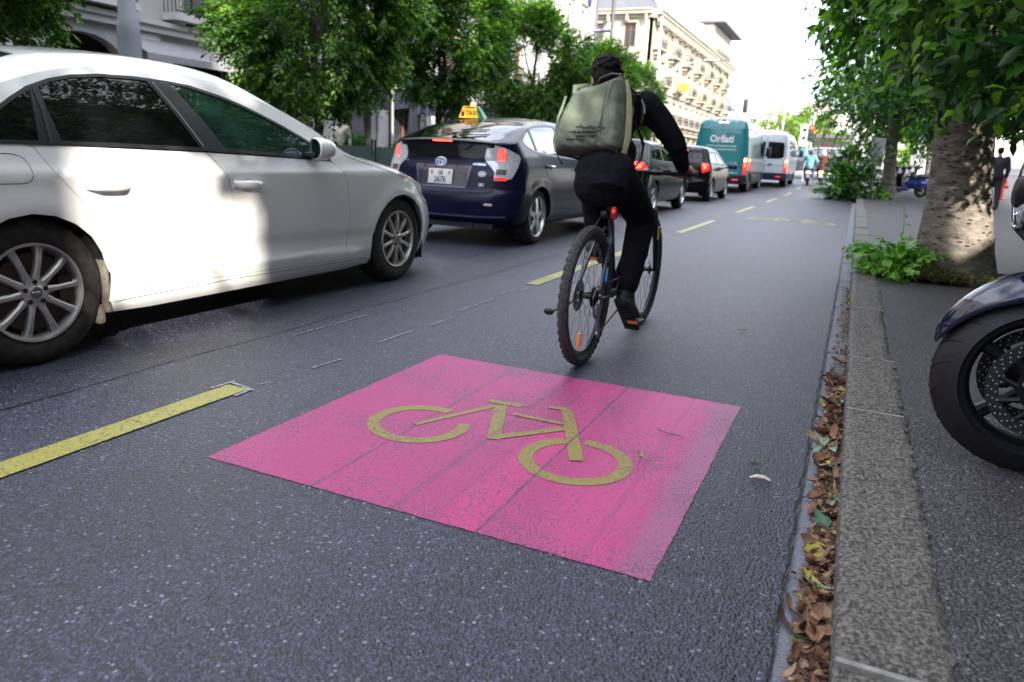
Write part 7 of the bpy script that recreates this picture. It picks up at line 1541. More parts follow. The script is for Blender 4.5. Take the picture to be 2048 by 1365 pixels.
def bicycle():
    root = empty('bicycle', (BX, BY, 0), 0, 'black and blue mountain bicycle ridden away along the cycle lane', 'bicycle'); R = .342
    h1, rx = spoked_wheel(root, 0, R, .0255, 'rear_wheel'); h2, rx2 = spoked_wheel(root, 1.12, R, .0245, 'front_wheel')
    BB = Vector((0, .445, .305)); ST = Vector((0, .285, .76)); SD = Vector((0, .265, .855)); HT = Vector((0, .900, .86)); HB = Vector((0, .945, .74)); ax = Vector((0, 0, R)); fx = Vector((0, 1.12, R))
    b = MB(); b.tube([BB, ST], [.018, .016], 12); b.tube([ST+Vector((0, .01, -.04)), HT-Vector((0, -.01, .03))], [.017, .019], 12); b.tube([BB, BB.lerp(HB, .5)+Vector((0, 0, -.01)), HB], [.024, .026, .024], 12); b.tube([HT+Vector((0, -.008, .03)), HB+Vector((0, .01, -.03))], [.024, .026], 12); b.tube([BB-Vector((.04, 0, 0)), BB+Vector((.04, 0, 0))], .024, 12)
    fr = b.build('frame', M_FRAME, root)
    for s_ in (-1, 1):
        o = Vector((s_*.062, 0, 0)); b = MB(); b.tube([ST+Vector((s_*.012, -.01, -.10)), ST.lerp(ax, .25)+Vector((s_*.040, 0, -.05)), ax+o+Vector((0, .01, .02))], [.0095, .0095, .0085], 8); b.build('seat_stay', M_FRAME, root)
        b = MB(); b.tube([BB+Vector((s_*.03, -.02, 0)), BB.lerp(ax, .4)+Vector((s_*.052, 0, -.01)), ax+o+Vector((0, .015, -.005))], [.012, .011, .009], 8); b.build('chain_stay', M_FRAME, root)
        m = ST.lerp(ax, .62)+Vector((s_*.056, .008, -.03)); b = MB(); b.tube([m, m+(ax+o-ST).normalized()*.075], .0105, 8); b.build('blue_band', M_BLUE, root)
        b = MB(); b.tube([HB+Vector((s_*.062, .02, -.03)), HB.lerp(fx, .55)+Vector((s_*.066, .015, 0)), fx+Vector((s_*.062, 0, 0))], [.020, .019, .014], 10); b.build('fork_leg', M_BLKM, root)
    b = MB(); b.box(tuple(HB.lerp(fx, .48)+Vector((.088, -.015, .03))), (.006, .030, .075)); b.build('fork_label', mat('yellow fork label', (.70, .60, .03), .5), root)
    b = MB(); b.tube([HB+Vector((-.075, .02, -.03)), HB+Vector((.075, .02, -.03))], .024, 10); b.build('fork_crown', M_BLKM, root)
    b = MB(); b.tube([ST-Vector((0, -.01, .06)), SD-Vector((0, 0, .02))], .0145, 10); b.build('seat_post', M_BLKM, root)
    b = MB(); vs = []; sec = [(-.10, .075, .022), (-.05, .080, .030), (.02, .05, .030), (.10, .026, .026), (.17, .020, .020)]
    for (y, w, hh) in sec: vs += [(w*cos(a), SD.y+y, SD.z+.012+hh*sin(a)*(.8 if sin(a) > 0 else .6)) for a in np.linspace(0, 2*pi, 15)[:-1]]
    b.add(vs, [(i*14+j, i*14+(j+1) % 14, (i+1)*14+(j+1) % 14, (i+1)*14+j) for i in range(4) for j in range(14)]+[tuple(range(14)), tuple(range(56, 70))]); b.build('saddle', mat('black saddle', (.003, .003, .0035), .9, spec=.05), root)
    b = MB(); b.tube([HT+Vector((0, 0, .03)), HT+Vector((0, 0, .075)), HT+Vector((0, .05, .085))], [.018, .018, .016], 10); b.build('stem', M_BLKM, root)
    hy = .945; gz = .945; b = MB(); b.tube([(-.33, hy-.03, gz-.004), (-.20, hy-.01, gz-.006), (-.06, hy, gz-.012), (.06, hy, gz-.012), (.19, hy-.01, gz-.006), (.30, hy-.03, gz-.004)], [.011, .012, .015, .015, .012, .011], 10); b.build('handlebar', M_FRAME, root)
    for s_, x0, x1 in ((1, .17, .305), (-1, -.22, -.345)): b = MB(); b.tube([(x0, hy-.012, gz-.006), (x1, hy-.03, gz-.004)], .0165, 12); b.build('grip', M_PLASTIC, root); b = MB(); b.tube([(x0-s_*.04, hy+.01, gz-.015), (x0+s_*.02, hy+.05, gz-.03), (x0+s_*.09, hy+.055, gz-.045)], [.009, .006, .005], 6); b.build('brake_lever', M_BLKM, root); b = MB(); b.rbox((x0-s_*.05, hy-.01, gz-.005), (.045, .035, .035), .01); b.build('shifter', M_PLASTIC, root)
    for (x, dx) in ((.10, .1), (-.08, -.06), (.03, .12)): b = MB(); b.tube([(x, hy+.02, gz), (x+dx, hy+.10, gz+.02), (dx*.5, hy+.06, gz-.10), (.01, hy+.0, gz-.20)], .0026, 6); b.build('cable', M_PLASTIC, root)
    # red lamp on the seat post, reflector, drive train
    b = MB(); b.rbox((.028, .262, .735), (.034, .026, .068), .012, Matrix.Identity(4)); lp = b.build('rear_lamp', mat('red bicycle lamp', (.35, .006, .015), .25, coat=.6), root); b = MB(); b.lathe([(.001, .002), (.009, .001), (.011, -.004)], 12, Matrix.Translation((.028, .248, .745)) @ Matrix.Rotation(radians(90), 4, 'X')); b.build('lamp_lens', M_RED, lp)
    b = MB(); b.rbox((-.022, .258, .725), (.04, .03, .04), .012); b.build('lock_mount', M_BLKM, root)
    a = radians(-118); b = MB(); M = rx @ Matrix.Rotation(0, 4, 'Z'); b.rbox((-.004, -.055, R-.215), (.012, .030, .075), .008); b.build('spoke_reflector', mat('orange reflector', (.90, .20, .02), .3, coat=1, emit=(1, .2, .02), es=.12), root)
    b = MB()
    for i, rr_ in enumerate((.050, .044, .038, .032, .026)): b.lathe([(.012, .034+.005*i), (rr_, .034+.005*i), (rr_, .037+.005*i), (.012, .037+.005*i)], 24, rx)
    b.build('cassette', M_BLKM, root); b = MB(); b.lathe([(.03, -.040), (.08, -.040), (.08, -.042), (.03, -.042), (.03, -.040)], 30, rx); b.build('brake_disc', M_STEEL, root)
    rc = Matrix.Translation(BB) @ Matrix.Rotation(radians(90), 4, 'Y'); b = MB(); b.lathe([(.055, .045), (.085, .045), (.085, .049), (.055, .049), (.055, .045)], 36, rc)
    for i in range(5): aa = 2*pi*i/5; b.tube([rc @ Vector((.012*cos(aa), .012*sin(aa), .050)), rc @ Vector((.06*cos(aa), .06*sin(aa), .047))], .006, 6)
    b.build('chainring', M_BLKM, root)
    b = MB(); b.tube([(.05, BB.y+.02, BB.z+.082), (.05, .0, R+.05), (.05, -.045, R), (.05, -.02, R-.085), (.05, .05, R-.13), (.05, .07, R-.20), (.05, BB.y, BB.z-.082), (.05, BB.y+.085, BB.z)], .0042, 6, closed=True); b.build('chain', mat('oily chain', (.12, .11, .10), .4, .8, var=.5, scale=300), root)
    b = MB(); b.rbox((.052, .015, R-.065), (.022, .045, .06), .01); b.tube([(.055, .02, R-.08), (.055, .055, R-.19)], [.012, .010], 8); b.lathe([(.001, .048), (.020, .048), (.020, .056), (.001, .056)], 14, Matrix.Translation((0, .06, R-.195)) @ Matrix.Rotation(radians(90), 4, 'Y')); b.build('derailleur', M_STEEL, root)
    # cranks and pedals: right one down, left one up
    for s_, py, pz in ((1, .50, BB.z-.165), (-1, .48, BB.z+.165)):
        e = Vector((s_*.075, py, pz)); b = MB(); b.tube([BB+Vector((s_*.055, 0, 0)), e], [.013, .010], 8); b.build('crank', M_BLKM, root); b = MB(); b.rbox((s_*.125, py, pz), (.085, .09, .022), .006); pd = b.build('pedal', M_PLASTIC, root); b = MB(); b.box((s_*.125, py-.047, pz), (.055, .004, .014)); b.build('pedal_reflector', mat('orange pedal reflector', (.75, .14, .02), .3, coat=1), pd)
    b = MB(); b.tube([(-.06, .06, R-.02), (-.12, .04, .27), (-.19, .03, .235)], [.007, .006, .006], 6); b.ball((-.205, .03, .232), (.028, .012, .018), 8); b.build('side_stand', M_BLKM, root)
    b = MB(); b.rbox((-.055, .05, R+.03), (.02, .05, .035), .008); b.build('brake_caliper', M_BLKM, root)
    b = MB(); b.tube([(-.055, .05, R+.05), (-.07, .16, .62), (-.03, .25, .72)], .003, 5); b.build('cable', M_PLASTIC, root)
bicycle()
# ------------------------------------------------------------------ motorcycle parked across the pavement, front wheel towards the road
def motorcycle():
    root = empty('motorcycle', (.60, 2.64, .10), radians(180), 'dark blue motorcycle with twin drilled brake discs, parked at the right edge', 'motorcycle'); R = .295   # local x forwards = towards the road
    MBL = mat('metallic dark blue motorcycle paint', (.003, .005, .028), .15, .1, var=.08, coat=.7); MBR_ = mat('black wheel enamel', (.006, .006, .008), .5, spec=.25); rx = Matrix.Translation((0, 0, R)) @ Matrix.Rotation(radians(90), 4, 'X')
    def mwheel(x, tw, name):
        M = Matrix.Translation((x, 0, R)) @ Matrix.Rotation(radians(90), 4, 'X'); h = MB(); h.lathe([(.001, -.065), (.03, -.065), (.045, -.05), (.045, .05), (.03, .065), (.001, .065)], 24, M); h = h.build(name, MBR_, root)
        t = MB(); n = 26; prof = [(R-.082, -tw*.78), (R-.078, -tw*.86)]+[(R-.002-.072*(abs(u)**2.3), tw*u) for u in np.linspace(-1, 1, n)]+[(R-.078, tw*.86), (R-.082, tw*.78)]; t.lathe(prof, 96, M); t.build('tyre', mat('motorcycle tyre', (.007, .007, .009), .5, var=.3, scale=20, bump=.15, bscale=120), h, smooth=50)
        g = MB()    # curved sipes cut proud as dark lines
        for i in range(22):
            for s_ in (-1, 1):
                a = 2*pi*i/22+(.07 if s_ > 0 else 0); pts = []
                for k in range(6): u = .12+.68*k/5; rr_ = R-.002-.072*(u**2.3)+.0008; aa = a+.16*k/5; pts.append(M @ Vector((rr_*cos(aa), rr_*sin(aa), s_*tw*u)))
                g.tube(pts, .0022, 4)
        o = g.build('tread_groove', M_DARK, h); o['kind'] = 'stuff'
        r = MB(); r.lathe([(R-.082, -.048), (R-.095, -.046), (R-.10, -.030), (R-.112, -.020), (R-.112, .020), (R-.10, .030), (R-.095, .046), (R-.082, .048)], 72, M)
        for i in range(5):
            a = 2*pi*i/5+.55; vs = []
            for (q, w_, d_) in ((.04, .024, .03), (.11, .016, .022), (R-.108, .021, .022)):
                for (oy, oz) in ((-w_, -d_*.6), (-w_*.5, -d_), (w_*.5, -d_), (w_, -d_*.6), (w_, d_*.6), (w_*.5, d_), (-w_*.5, d_), (-w_, d_*.6)): vs.append(M @ Vector((q*cos(a)-oy*sin(a), q*sin(a)+oy*cos(a), oz)))
            r.add(vs, [(j*8+k, j*8+(k+1) % 8, (j+1)*8+(k+1) % 8, (j+1)*8+k) for j in range(2) for k in range(8)])
        r.build('rim', MBR_, h, smooth=40); return h, M
    h, M = mwheel(0, .062, 'front_wheel'); mwheel(-1.48, .085, 'rear_wheel')
    for s_ in (-1, 1):
        zc = s_*.088; d = MB(); n = 90; ro, ri = .152, .115; d.lathe([(ri, zc-.0025), (ro, zc-.0025), (ro, zc+.0025), (ri, zc+.0025), (ri, zc-.0025)], n, M); dk = d.build('brake_disc', mat('dark worn brake disc', (.035, .035, .04), .45, .6, var=.2, scale=30), root, smooth=30)
        hb = MB()
        for i in range(30):
            for j in range(3):
                a = 2*pi*(i+j*.33)/30; q = ri+.008+j*.0105
                for z_ in (zc-.0028, zc+.0028): hb.lathe([(.0001, 0), (.0026, 0)], 6, M @ Matrix.Translation((q*cos(a), q*sin(a), z_)))
        o = hb.build('drill_hole', mat('drill hole bright', (.55, .55, .52), .5, .5), dk, smooth=0); o['kind'] = 'stuff'
        c = MB(); c.lathe([(.036, zc-.006), (.070, zc-.006), (.072, zc+.004), (.036, zc+.004), (.036, zc-.006)], 40, M)
        for i in range(10):
            a = 2*pi*i/10; c.tube([M @ Vector((.068*cos(a), .068*sin(a), zc-.002)), M @ Vector((.119*cos(a+.18), .119*sin(a+.18), zc))], [.010, .007], 6)
        c.build('disc_carrier', MBR_, dk)
        for i in range(5):
            a = 2*pi*i/5+.2; c = MB(); c.lathe([(.001, s_*.004), (.007, s_*.004), (.008, 0)], 8, M @ Matrix.Translation((.054*cos(a), .054*sin(a), zc+s_*.006))); c.build('disc_bolt', M_CHROME, dk)
        ft = Vector((-.30, -s_*.105, .98-.1+.0)); fb = Vector((.02, -s_*.118, R)); b = MB(); b.tube([fb+Vector((.0, 0, -.03)), fb.lerp(ft, .42)], [.030, .027], 14); b.build('fork_slider', MBR_, root); b = MB(); b.tube([fb.lerp(ft, .40), ft], .021, 12); b.build('fork_tube', M_BLKM, root)
        b = MB(); b.rbox((-.085, -s_*.112, R+.075), (.07, .05, .13), .02, None, 0); b.build('brake_caliper', mat('grey caliper', (.03, .03, .033), .4, .5), root)
        b = MB(); b.lathe([(.001, .02), (.018, .02), (.022, 0)], 14, Matrix.Translation((0, -s_*.135, R)) @ Matrix.Rotation(radians(90*s_), 4, 'X')); b.build('axle_cap', M_STEEL, root)
    # mudguard: shell over the tyre from the tip in front to behind the forks
    b = MB(); vs = []; n = 22; m = 15
    for i in range(n+1):
        a = radians(26+112*i/n); w = (.018+.075*min(1, (i/n)*2.6)**.7)*(1 if i < n-3 else 1-.12*(i-n+3)); ro = R+.035+.020*min(1, (i/n)*2.5)
        for j in range(m+1):
            t = -1+2*j/m; vs.append((ro*cos(a)*(1-.0*t)-.0, w*t, R+ro*sin(a)-(abs(t)**2.4)*(.055+.03*min(1, i/n*2))))
    b.add(vs, [(i*(m+1)+j, i*(m+1)+j+1, (i+1)*(m+1)+j+1, (i+1)*(m+1)+j) for i in range(n) for j in range(m)]); o = b.build('mudguard', MBL, root, smooth=60); mo = o.modifiers.new('t', 'SOLIDIFY'); mo.thickness = .005
    # headlamp unit, fairing, screen
    b = MB(); vs = []; prof = [(.17, .02, .0), (.165, .055, .045), (.13, .10, .085), (.06, .14, .115), (-.05, .17, .14), (-.15, .17, .15)]
    for (x, w, hh) in prof: vs += [(x-.04*abs(sin(a))*0, w*cos(a), .86+hh*sin(a)*(.95 if sin(a) > 0 else .8)) for a in np.linspace(0, 2*pi, 25)[:-1]]
    b.add(vs, [(i*24+j, i*24+(j+1) % 24, (i+1)*24+(j+1) % 24, (i+1)*24+j) for i in range(5) for j in range(24)]+[tuple(range(24))]); b.build('front_cowl', MBR_, root)
    b = MB(); b.lathe([(.001, .030), (.03, .029), (.06, .024), (.085, .012), (.098, -.006)], 32, Matrix.Translation((.13, 0, .865)) @ Matrix.Rotation(radians(90), 4, 'Y') @ Matrix.Scale(1.0, 4)); hl = b.build('headlamp', M_CLEAR, root); b = MB()
    for i in range(9): b.box((.152-.0012*(i-4)**2, (i-4)*.018, .865), (.008, .002, .14-.010*abs(i-4)))
    o = b.build('lamp_ribbing', M_CHROME, hl, smooth=0); o['kind'] = 'stuff'
    b = MB(); b.tube([(.14+.0*cos(a), .104*cos(a), .865+.104*sin(a)) for a in np.linspace(0, 2*pi, 33)[:-1]], .010, 8, closed=True); b.build('headlamp_rim', M_CHROME, root)
    b = MB(); vs = []
    for (x, w, z) in ((.15, .02, .755), (.10, .09, .72), (.0, .14, .70), (-.12, .17, .70)): vs += [(x, w*t, z+.05*(1-t*t)) for t in np.linspace(-1, 1, 9)]
    b.add(vs, [(i*9+j, i*9+j+1, (i+1)*9+j+1, (i+1)*9+j) for i in range(3) for j in range(8)]); o = b.build('lower_beak', MBL, root); mo = o.modifiers.new('t', 'SOLIDIFY'); mo.thickness = .012
    for s_ in (-1, 1):
        b = MB(); vs = [(.05, s_*.13, .95), (-.10, s_*.20, 1.02), (-.38, s_*.26, .98), (-.46, s_*.25, .70), (-.40, s_*.22, .42), (-.28, s_*.2, .36), (-.22, s_*.20, .62), (-.02, s_*.16, .74)]; b.add(vs+[(x, y*.85, z) for x, y, z in vs], [tuple(range(8)), tuple(range(15, 7, -1))]+[(i, (i+1) % 8, 8+(i+1) % 8, 8+i) for i in range(8)]); b.build('side_fairing', MBL, root)
    b = MB(); vs = []
    for i in range(7): t = i/6; vs += [(.06-.26*t, y*(.12+.06*t), 1.0+.26*t-.10*(abs(y)**2)*(1-t*.4)) for y in np.linspace(-1, 1, 9)]
    b.add(vs, [(i*9+j, i*9+j+1, (i+1)*9+j+1, (i+1)*9+j) for i in range(6) for j in range(8)]); b.build('screen', mat('smoked screen', (.05, .05, .06), .05, trans=.7), root)
    b = MB()
    for (x, z, rx_, ry_, rz_) in ((-.52, .80, .26, .15, .14), (-.42, .88, .18, .13, .10)): b.ball((x, 0, z), (rx_, ry_, rz_), 14)
    fuse('fuel_tank', b, MBL, root, .015, 3); b = MB(); b.rbox((-.98, 0, .76), (.62, .28, .12), .05); b.rbox((-1.28, 0, .84), (.36, .24, .10), .045); b.build('saddle', M_PLASTIC, root)
    b = MB(); b.rbox((-.62, 0, .42), (.46, .34, .34), .06)
    for k in range(8): b.box((-.50, 0, .34+.035*k), (.26, .42, .010))
    b.build('engine', mat('grey engine alloy', (.14, .14, .15), .45, .7, var=.2), root); b = MB(); b.tube([(-.50, .12, .30), (-.60, .16, .16), (-1.1, .18, .22), (-1.6, .19, .34)], [.03, .03, .045, .055], 12); b.build('exhaust', M_CHROME, root)
    b = MB(); b.rbox((-1.50, 0, .80), (.30, .18, .10), .04); b.build('tail', MBL, root); b = MB(); b.rbox((-1.66, 0, .80), (.02, .14, .06), .01); b.build('tail_lamp', M_RED, root)
    b = MB(); b.tube([(-1.48, 0, R), (-.75, 0, R+.06)], [.03, .05], 8); b.tube([(-.25, 0, .85), (-.7, 0, .55)], .04, 8); b.build('frame', M_BLKM, root)
    b = MB(); b.tube([(-.30, -.38, .98), (-.28, -.15, .99), (-.28, .15, .99), (-.30, .38, .98)], .013, 10)
    b.build('handlebar', M_BLKM, root)
    for s_ in (-1, 1): b = MB(); b.tube([(-.30, s_*.26, .985), (-.31, s_*.39, .98)], .018, 10); b.build('grip', M_PLASTIC, root); b = MB(); b.rbox((-.16, s_*.30, 1.20), (.03, .16, .10), .02); b.tube([(-.25, s_*.22, 1.0), (-.16, s_*.28, 1.18)], .007, 6); b.build('mirror', M_PLASTIC, root)
    b = MB(); b.tube([(-.80, .12, .25), (-.72, .24, .005)], .012, 8); b.build('side_stand', M_STEEL, root)
motorcycle()
# ------------------------------------------------------------------ scooters
def scooter(name, loc, rz, P, label, cat='scooter', s=1.0, lit=True, cover=False, group=None):
    root = empty(name, loc, rz, label, cat, group); root.scale = (s, s, s); R = .23; Mr = M_PLASTIC     # local x forwards
    for x, nm in ((0, 'rear_wheel'), (1.28, 'front_wheel')):
        M = Matrix.Translation((x, 0, R)) @ Matrix.Rotation(radians(90), 4, 'X'); b = MB(); b.lathe([(.001, -.03), (.12, -.03), (.12, .03), (.001, .03)], 16, M); h = b.build(nm, _mats['grey steel wheel'], root); b = MB(); b.lathe([(.12, -.05), (.2, -.06), (R, -.03), (R, .03), (.2, .06), (.12, .05)], 24, M); b.build('tyre', M_TYRE, h)
    b = MB(); b.ball((.10, 0, .52), (.40, .17, .17), 12); b.ball((.35, 0, .50), (.28, .16, .16), 10); b.rbox((.75, 0, .28), (.55, .30, .10), .04); b.rbox((.08, 0, .40), (.3, .26, .2), .06); b.tube([(1.02, 0, .30), (1.08, 0, .60), (.98, 0, .92)], [.15, .19, .13], 12, flat=.45); b.ball((1.16, 0, .60), (.10, .15, .22), 10); b.ball((1.25, 0, .42), (.2, .09, .08), 10); fuse('body', b, P, root, .022, 4)
    b = MB(); b.rbox((.22, 0, .72), (.72, .26, .09), .04); b.build('saddle', Mr, root); b = MB(); b.tube([(.92, -.33, 1.02), (.98, 0, 1.0), (.92, .33, 1.02)], .016, 8); b.ball((1.0, 0, .98), (.1, .12, .09), 8); b.build('handlebar', Mr, root)
    b = MB(); b.ball((-.28, 0, .60), (.05, .11, .055), 10); b.build('tail_lamp', M_REDHOT if lit else M_RED, root); b = MB(); b.box((-.33, 0, .42), (.012, .17, .14)); b.build('number_plate', M_WHITEP, root, smooth=0); b = MB(); b.ball((1.20, 0, .84), (.05, .08, .07), 10); b.build('headlamp', M_CLEAR, root)
    b = MB(); b.tube([(1.05, 0, .55), (1.28, 0, R)], .03, 8); b.build('fork', M_BLKM, root); b = MB(); b.tube([(0, .08, R), (.35, .10, .36)], .05, 8); b.build('drive_case', M_BLKM, root); b = MB(); b.tube([(.0, -.13, .28), (-.28, -.14, .32)], [.045, .055], 10); b.build('exhaust', M_STEEL, root)
    for s_ in (-1, 1): b = MB(); b.ball((.96, s_*.30, 1.20), (.02, .06, .045), 8); b.tube([(.94, s_*.22, 1.02), (.96, s_*.29, 1.18)], .007, 5); b.build('mirror', Mr, root)
    return root
def figure(loc, rz, pose, top, legs, label, shoe=None, helmet=None, hair=None, s=1., vox=.018, extra=None):
    root = empty('person', loc, rz, label, 'person'); root.scale = (s, s, s)
    if pose == 'ride': J = dict(pel=(.18, 0, .86), che=(.24, 0, 1.20), neck=(.26, 0, 1.38), head=(.30, 0, 1.52), sh=(.24, .19, 1.32), el=(.48, .30, 1.12), wr=(.82, .30, 1.03), hip=(.2, .1, .82), kn=(.60, .18, .74), an=(.70, .17, .36), toe=(.88, .18, .34))
    else: J = dict(pel=(0, 0, .95), che=(.02, 0, 1.25), neck=(.03, 0, 1.46), head=(.06, 0, 1.60), sh=(.02, .19, 1.40), el=(-.03, .26, 1.12), wr=(.08, .27, .88), hip=(0, .09, .92), kn=(.06, .10, .50), an=(.0, .10, .08), toe=(.17, .11, .04))
    m = lambda p, s_: (p[0], p[1]*s_, p[2]); st = lambda p, s_: p if pose == 'ride' else (p[0]+s_*.16*(1-p[2]/.95) if p[2] < .9 else p[0]-s_*.06*(1.4-p[2]), p[1], p[2])
    b = MB(); chain(b, [J['pel'], J['che'], J['neck'], J['head']], [.11, .12, .055, .05]); head_mesh(b, J['head'], (1, 0, -.1))
    for s_ in (-1, 1):
        q = lambda k: m(st(J[k], s_), s_); chain(b, [q('sh'), q('el'), q('wr')], [.05, .04, .027]); chain(b, [q('hip'), q('kn'), q('an'), q('toe')], [.08, .055, .04, .035]); w = Vector(q('wr')); hd = Vector((.06, 0, -.02)) if pose == 'ride' else Vector((.015, 0, -.07)); chain(b, [w, w+hd], [.026, .03])
        for k in range(4): o = Vector((0, (-.024+.016*k), 0)) if pose == 'ride' else Vector((-.024+.016*k, 0, 0)); chain(b, [w+hd+o, w+hd*1.8+o, w+hd*2.2+o+Vector((0, 0, -.025 if pose == 'ride' else -.01))], [.009, .008, .007], 6)
        chain(b, [w+hd*.6, w+hd+Vector((.02, -s_*.03, 0))], [.010, .009], 6)
    fuse('body', b, M_SKIN, root, vox*.6, 1)
    b = MB(); chain(b, [J['pel'], J['che'], (J['neck'][0], 0, J['neck'][2]-.06)], [.15, .165, .09]); chain(b, [m(J['sh'], -1), J['che'], m(J['sh'], 1)], [.085, .15, .085])
    for s_ in (-1, 1): q = lambda k: m(st(J[k], s_), s_); chain(b, [q('sh'), q('el'), tuple(Vector(q('el')).lerp(Vector(q('wr')), .85))], [.085, .065, .045])
    fuse('jacket', b, top, root, vox, 3); b = MB()
    for s_ in (-1, 1): q = lambda k: m(st(J[k], s_), s_); chain(b, [q('hip'), q('kn'), tuple(Vector(q('kn')).lerp(Vector(q('an')), .9))], [.115, .085, .062])
    chain(b, [m(J['hip'], -1), m(J['hip'], 1)], [.12, .12]); fuse('trousers', b, legs, root, vox, 3)
    for s_ in (-1, 1): q = lambda k: m(st(J[k], s_), s_); b = MB(); chain(b, [tuple(Vector(q('an'))+Vector((-.03, 0, -.01))), q('toe')], [.05, .045]); fuse('shoe', b, shoe or M_SHOE, root, vox, 1)
    h = Vector(J['head'])
    if helmet: b = MB(); b.ball(h+Vector((-.01, 0, .03)), (.135, .12, .125), 14); b.ball(h+Vector((-.05, 0, -.03)), (.10, .115, .10), 12); fuse('helmet', b, helmet, root, .012, 2)
    else: b = MB(); b.ball(h+Vector((-.015, 0, .035)), (.10, .083, .092), 12); b.ball(h+Vector((-.05, 0, -.01)), (.06, .07, .065), 10); fuse('hair', b, hair or M_HAIR, root, .010, 1)
    return root
M_SB = mat('blue scooter paint', (.02, .04, .35), .25, coat=1); M_SR = mat('black scooter paint', (.015, .015, .018), .25, coat=1); M_WH = mat('white helmet', (.75, .75, .76), .2, coat=1); M_TEAL = mat('pale teal shirt', (.16, .46, .46), .8, var=.12, bump=.4, bscale=12); M_DKCL = mat('dark cloth', (.02, .02, .03), .85, var=.2); M_JEAN = mat('blue jeans', (.05, .07, .14), .85, var=.2)
y1, y2 = 38.3, 39.6
scooter('scooter', (-2.12, y1, zg(y1)), radians(92), M_SB, 'blue scooter ridden away by the person in the teal shirt'); figure((-2.12, y1, zg(y1)), radians(92), 'ride', M_TEAL, M_JEAN, 'scooter rider in a pale teal shirt and dark helmet', helmet=mat('dark helmet', (.02, .02, .025), .25, coat=1))
scooter('scooter', (-1.60, y2, zg(y2)), radians(90), M_SR, 'black scooter with a lit orange tail lamp, right of the blue scooter'); figure((-1.60, y2, zg(y2)), radians(90), 'ride', mat('dark jacket with red', (.10, .015, .02), .8, var=.6, scale=4), M_DKCL, 'scooter rider in dark jacket with a white helmet', helmet=M_WH)
figure((3.56, 24.8, .10), radians(100), 'walk', M_DKCL, M_DKCL, 'person in dark clothes walking away behind the near trunk'); figure((.42, 45.2, zg(45)+.30), radians(150), 'walk', mat('light blue shirt', (.30, .50, .62), .8), M_DKCL, 'distant person in a light blue shirt near the far kerb')
figure((-14.3, 18.5, .10), radians(-60), 'walk', mat('cream top', (.62, .58, .50), .8), M_DKCL, 'person in a cream top standing before the wooden door on the left')
figure((4.9, 40, zg(40)+.1), radians(80), 'walk', mat('brown shirt', (.2, .1, .06), .8), M_JEAN, 'distant person in brown between the two tree trunks')
for i, (x, y, r, P, lb) in enumerate(((2.2, 31.0, 200, M_SB, 'dark blue scooter parked behind the near trunk, nearest of the row'), (2.55, 32.6, 195, MBK, 'black parked scooter, second of the row behind the near trunk'), (2.8, 34.2, 200, mat('silver scooter paint', (.35, .36, .40), .25, .4, coat=1), 'silver parked scooter at the middle of the row'), (3.2, 35.8, 190, MBK, 'black parked scooter at the far end of the row'))): scooter('scooter', (x, y, zg(y)+.1), radians(r), P, lb, lit=False, group='scooters parked on the pavement')
for o_ in [o for o in bpy.data.objects if o.name.startswith('scooter') and 'group' in o]: pass
# ------------------------------------------------------------------ street furniture
M_POLE = mat('pale grey pole paint', (.40, .42, .48), .5, var=.1, scale=3, bump=.15, bscale=30); M_WIRE = mat('wire', (.06, .06, .06), .5, .5)
def pole():
    root = empty('street_pole', (-11.55, 9.25, .1), 0, 'thick pale grey steel pole rising behind the roof of the white saloon', 'pole'); b = MB(); b.lathe([(.001, 0), (.24, 0), (.24, .3), (.185, .4), (.180, 2.55), (.176, 2.75), (.140, 2.86), (.135, 6.0), (.12, 6.05), (.11, 9.5), (.001, 9.5)], 40); b.build('shaft', M_POLE, root)
    b = MB(); b.lathe([(.146, 3.55), (.146, 3.62), (.138, 3.64)], 40); b.build('collar', M_POLE, root); b = MB(); b.rbox((.0, -.20, 1.2), (.16, .06, .4), .01); b.build('inspection_hatch', M_POLE, root)
pole()
def pole_thin(x, y, h, r, lb, nm='street_pole', m=M_WIRE): b = MB(); b.lathe([(.001, 0), (r*1.5, 0), (r*1.4, .5), (r, .6), (r*.8, h), (.001, h)], 14); tag(b.build(nm, m, None, loc=(x, y, zg(y)+.1)), lb, 'pole')
pole_thin(-17.0, 52.3, 18, .14, 'tall dark pole against the corner of the white building'); pole_thin(-14.6, 56.5, 10.5, .11, 'pale pole with a street lamp arm in front of the cream building', m=M_POLE)
def lamp_arm():
    root = empty('street_lamp', (-14.6, 56.5, zg(56)+6.0), 0, 'curved lamp arm reaching over the street from the pale pole', 'street lamp'); b = MB(); b.tube([(0, 0, 0), (.9, 0, .9), (2.2, 0, 1.35), (3.4, 0, 1.55)], [.06, .05, .045, .04], 8); b.build('arm', M_POLE, root); b = MB(); b.rbox((3.9, 0, 1.56), (1.1, .3, .14), .05); b.build('lamp_head', M_POLE, root)
lamp_arm()
def lamp2():
    root = empty('street_lamp', (-12.6, 29.5, 5.6), 0, 'slim street lamp arm crossing the tree tops left of the cyclist', 'street lamp'); b = MB(); b.tube([(0, 0, -5.5), (0, 0, -.2), (.3, 0, .1), (1.2, 0, .35), (2.2, 0, .30)], [.08, .06, .045, .04, .035], 8); b.build('arm', M_POLE, root); b = MB(); b.rbox((2.6, 0, .27), (.8, .26, .10), .04); b.build('lamp_head', M_POLE, root)
lamp2()
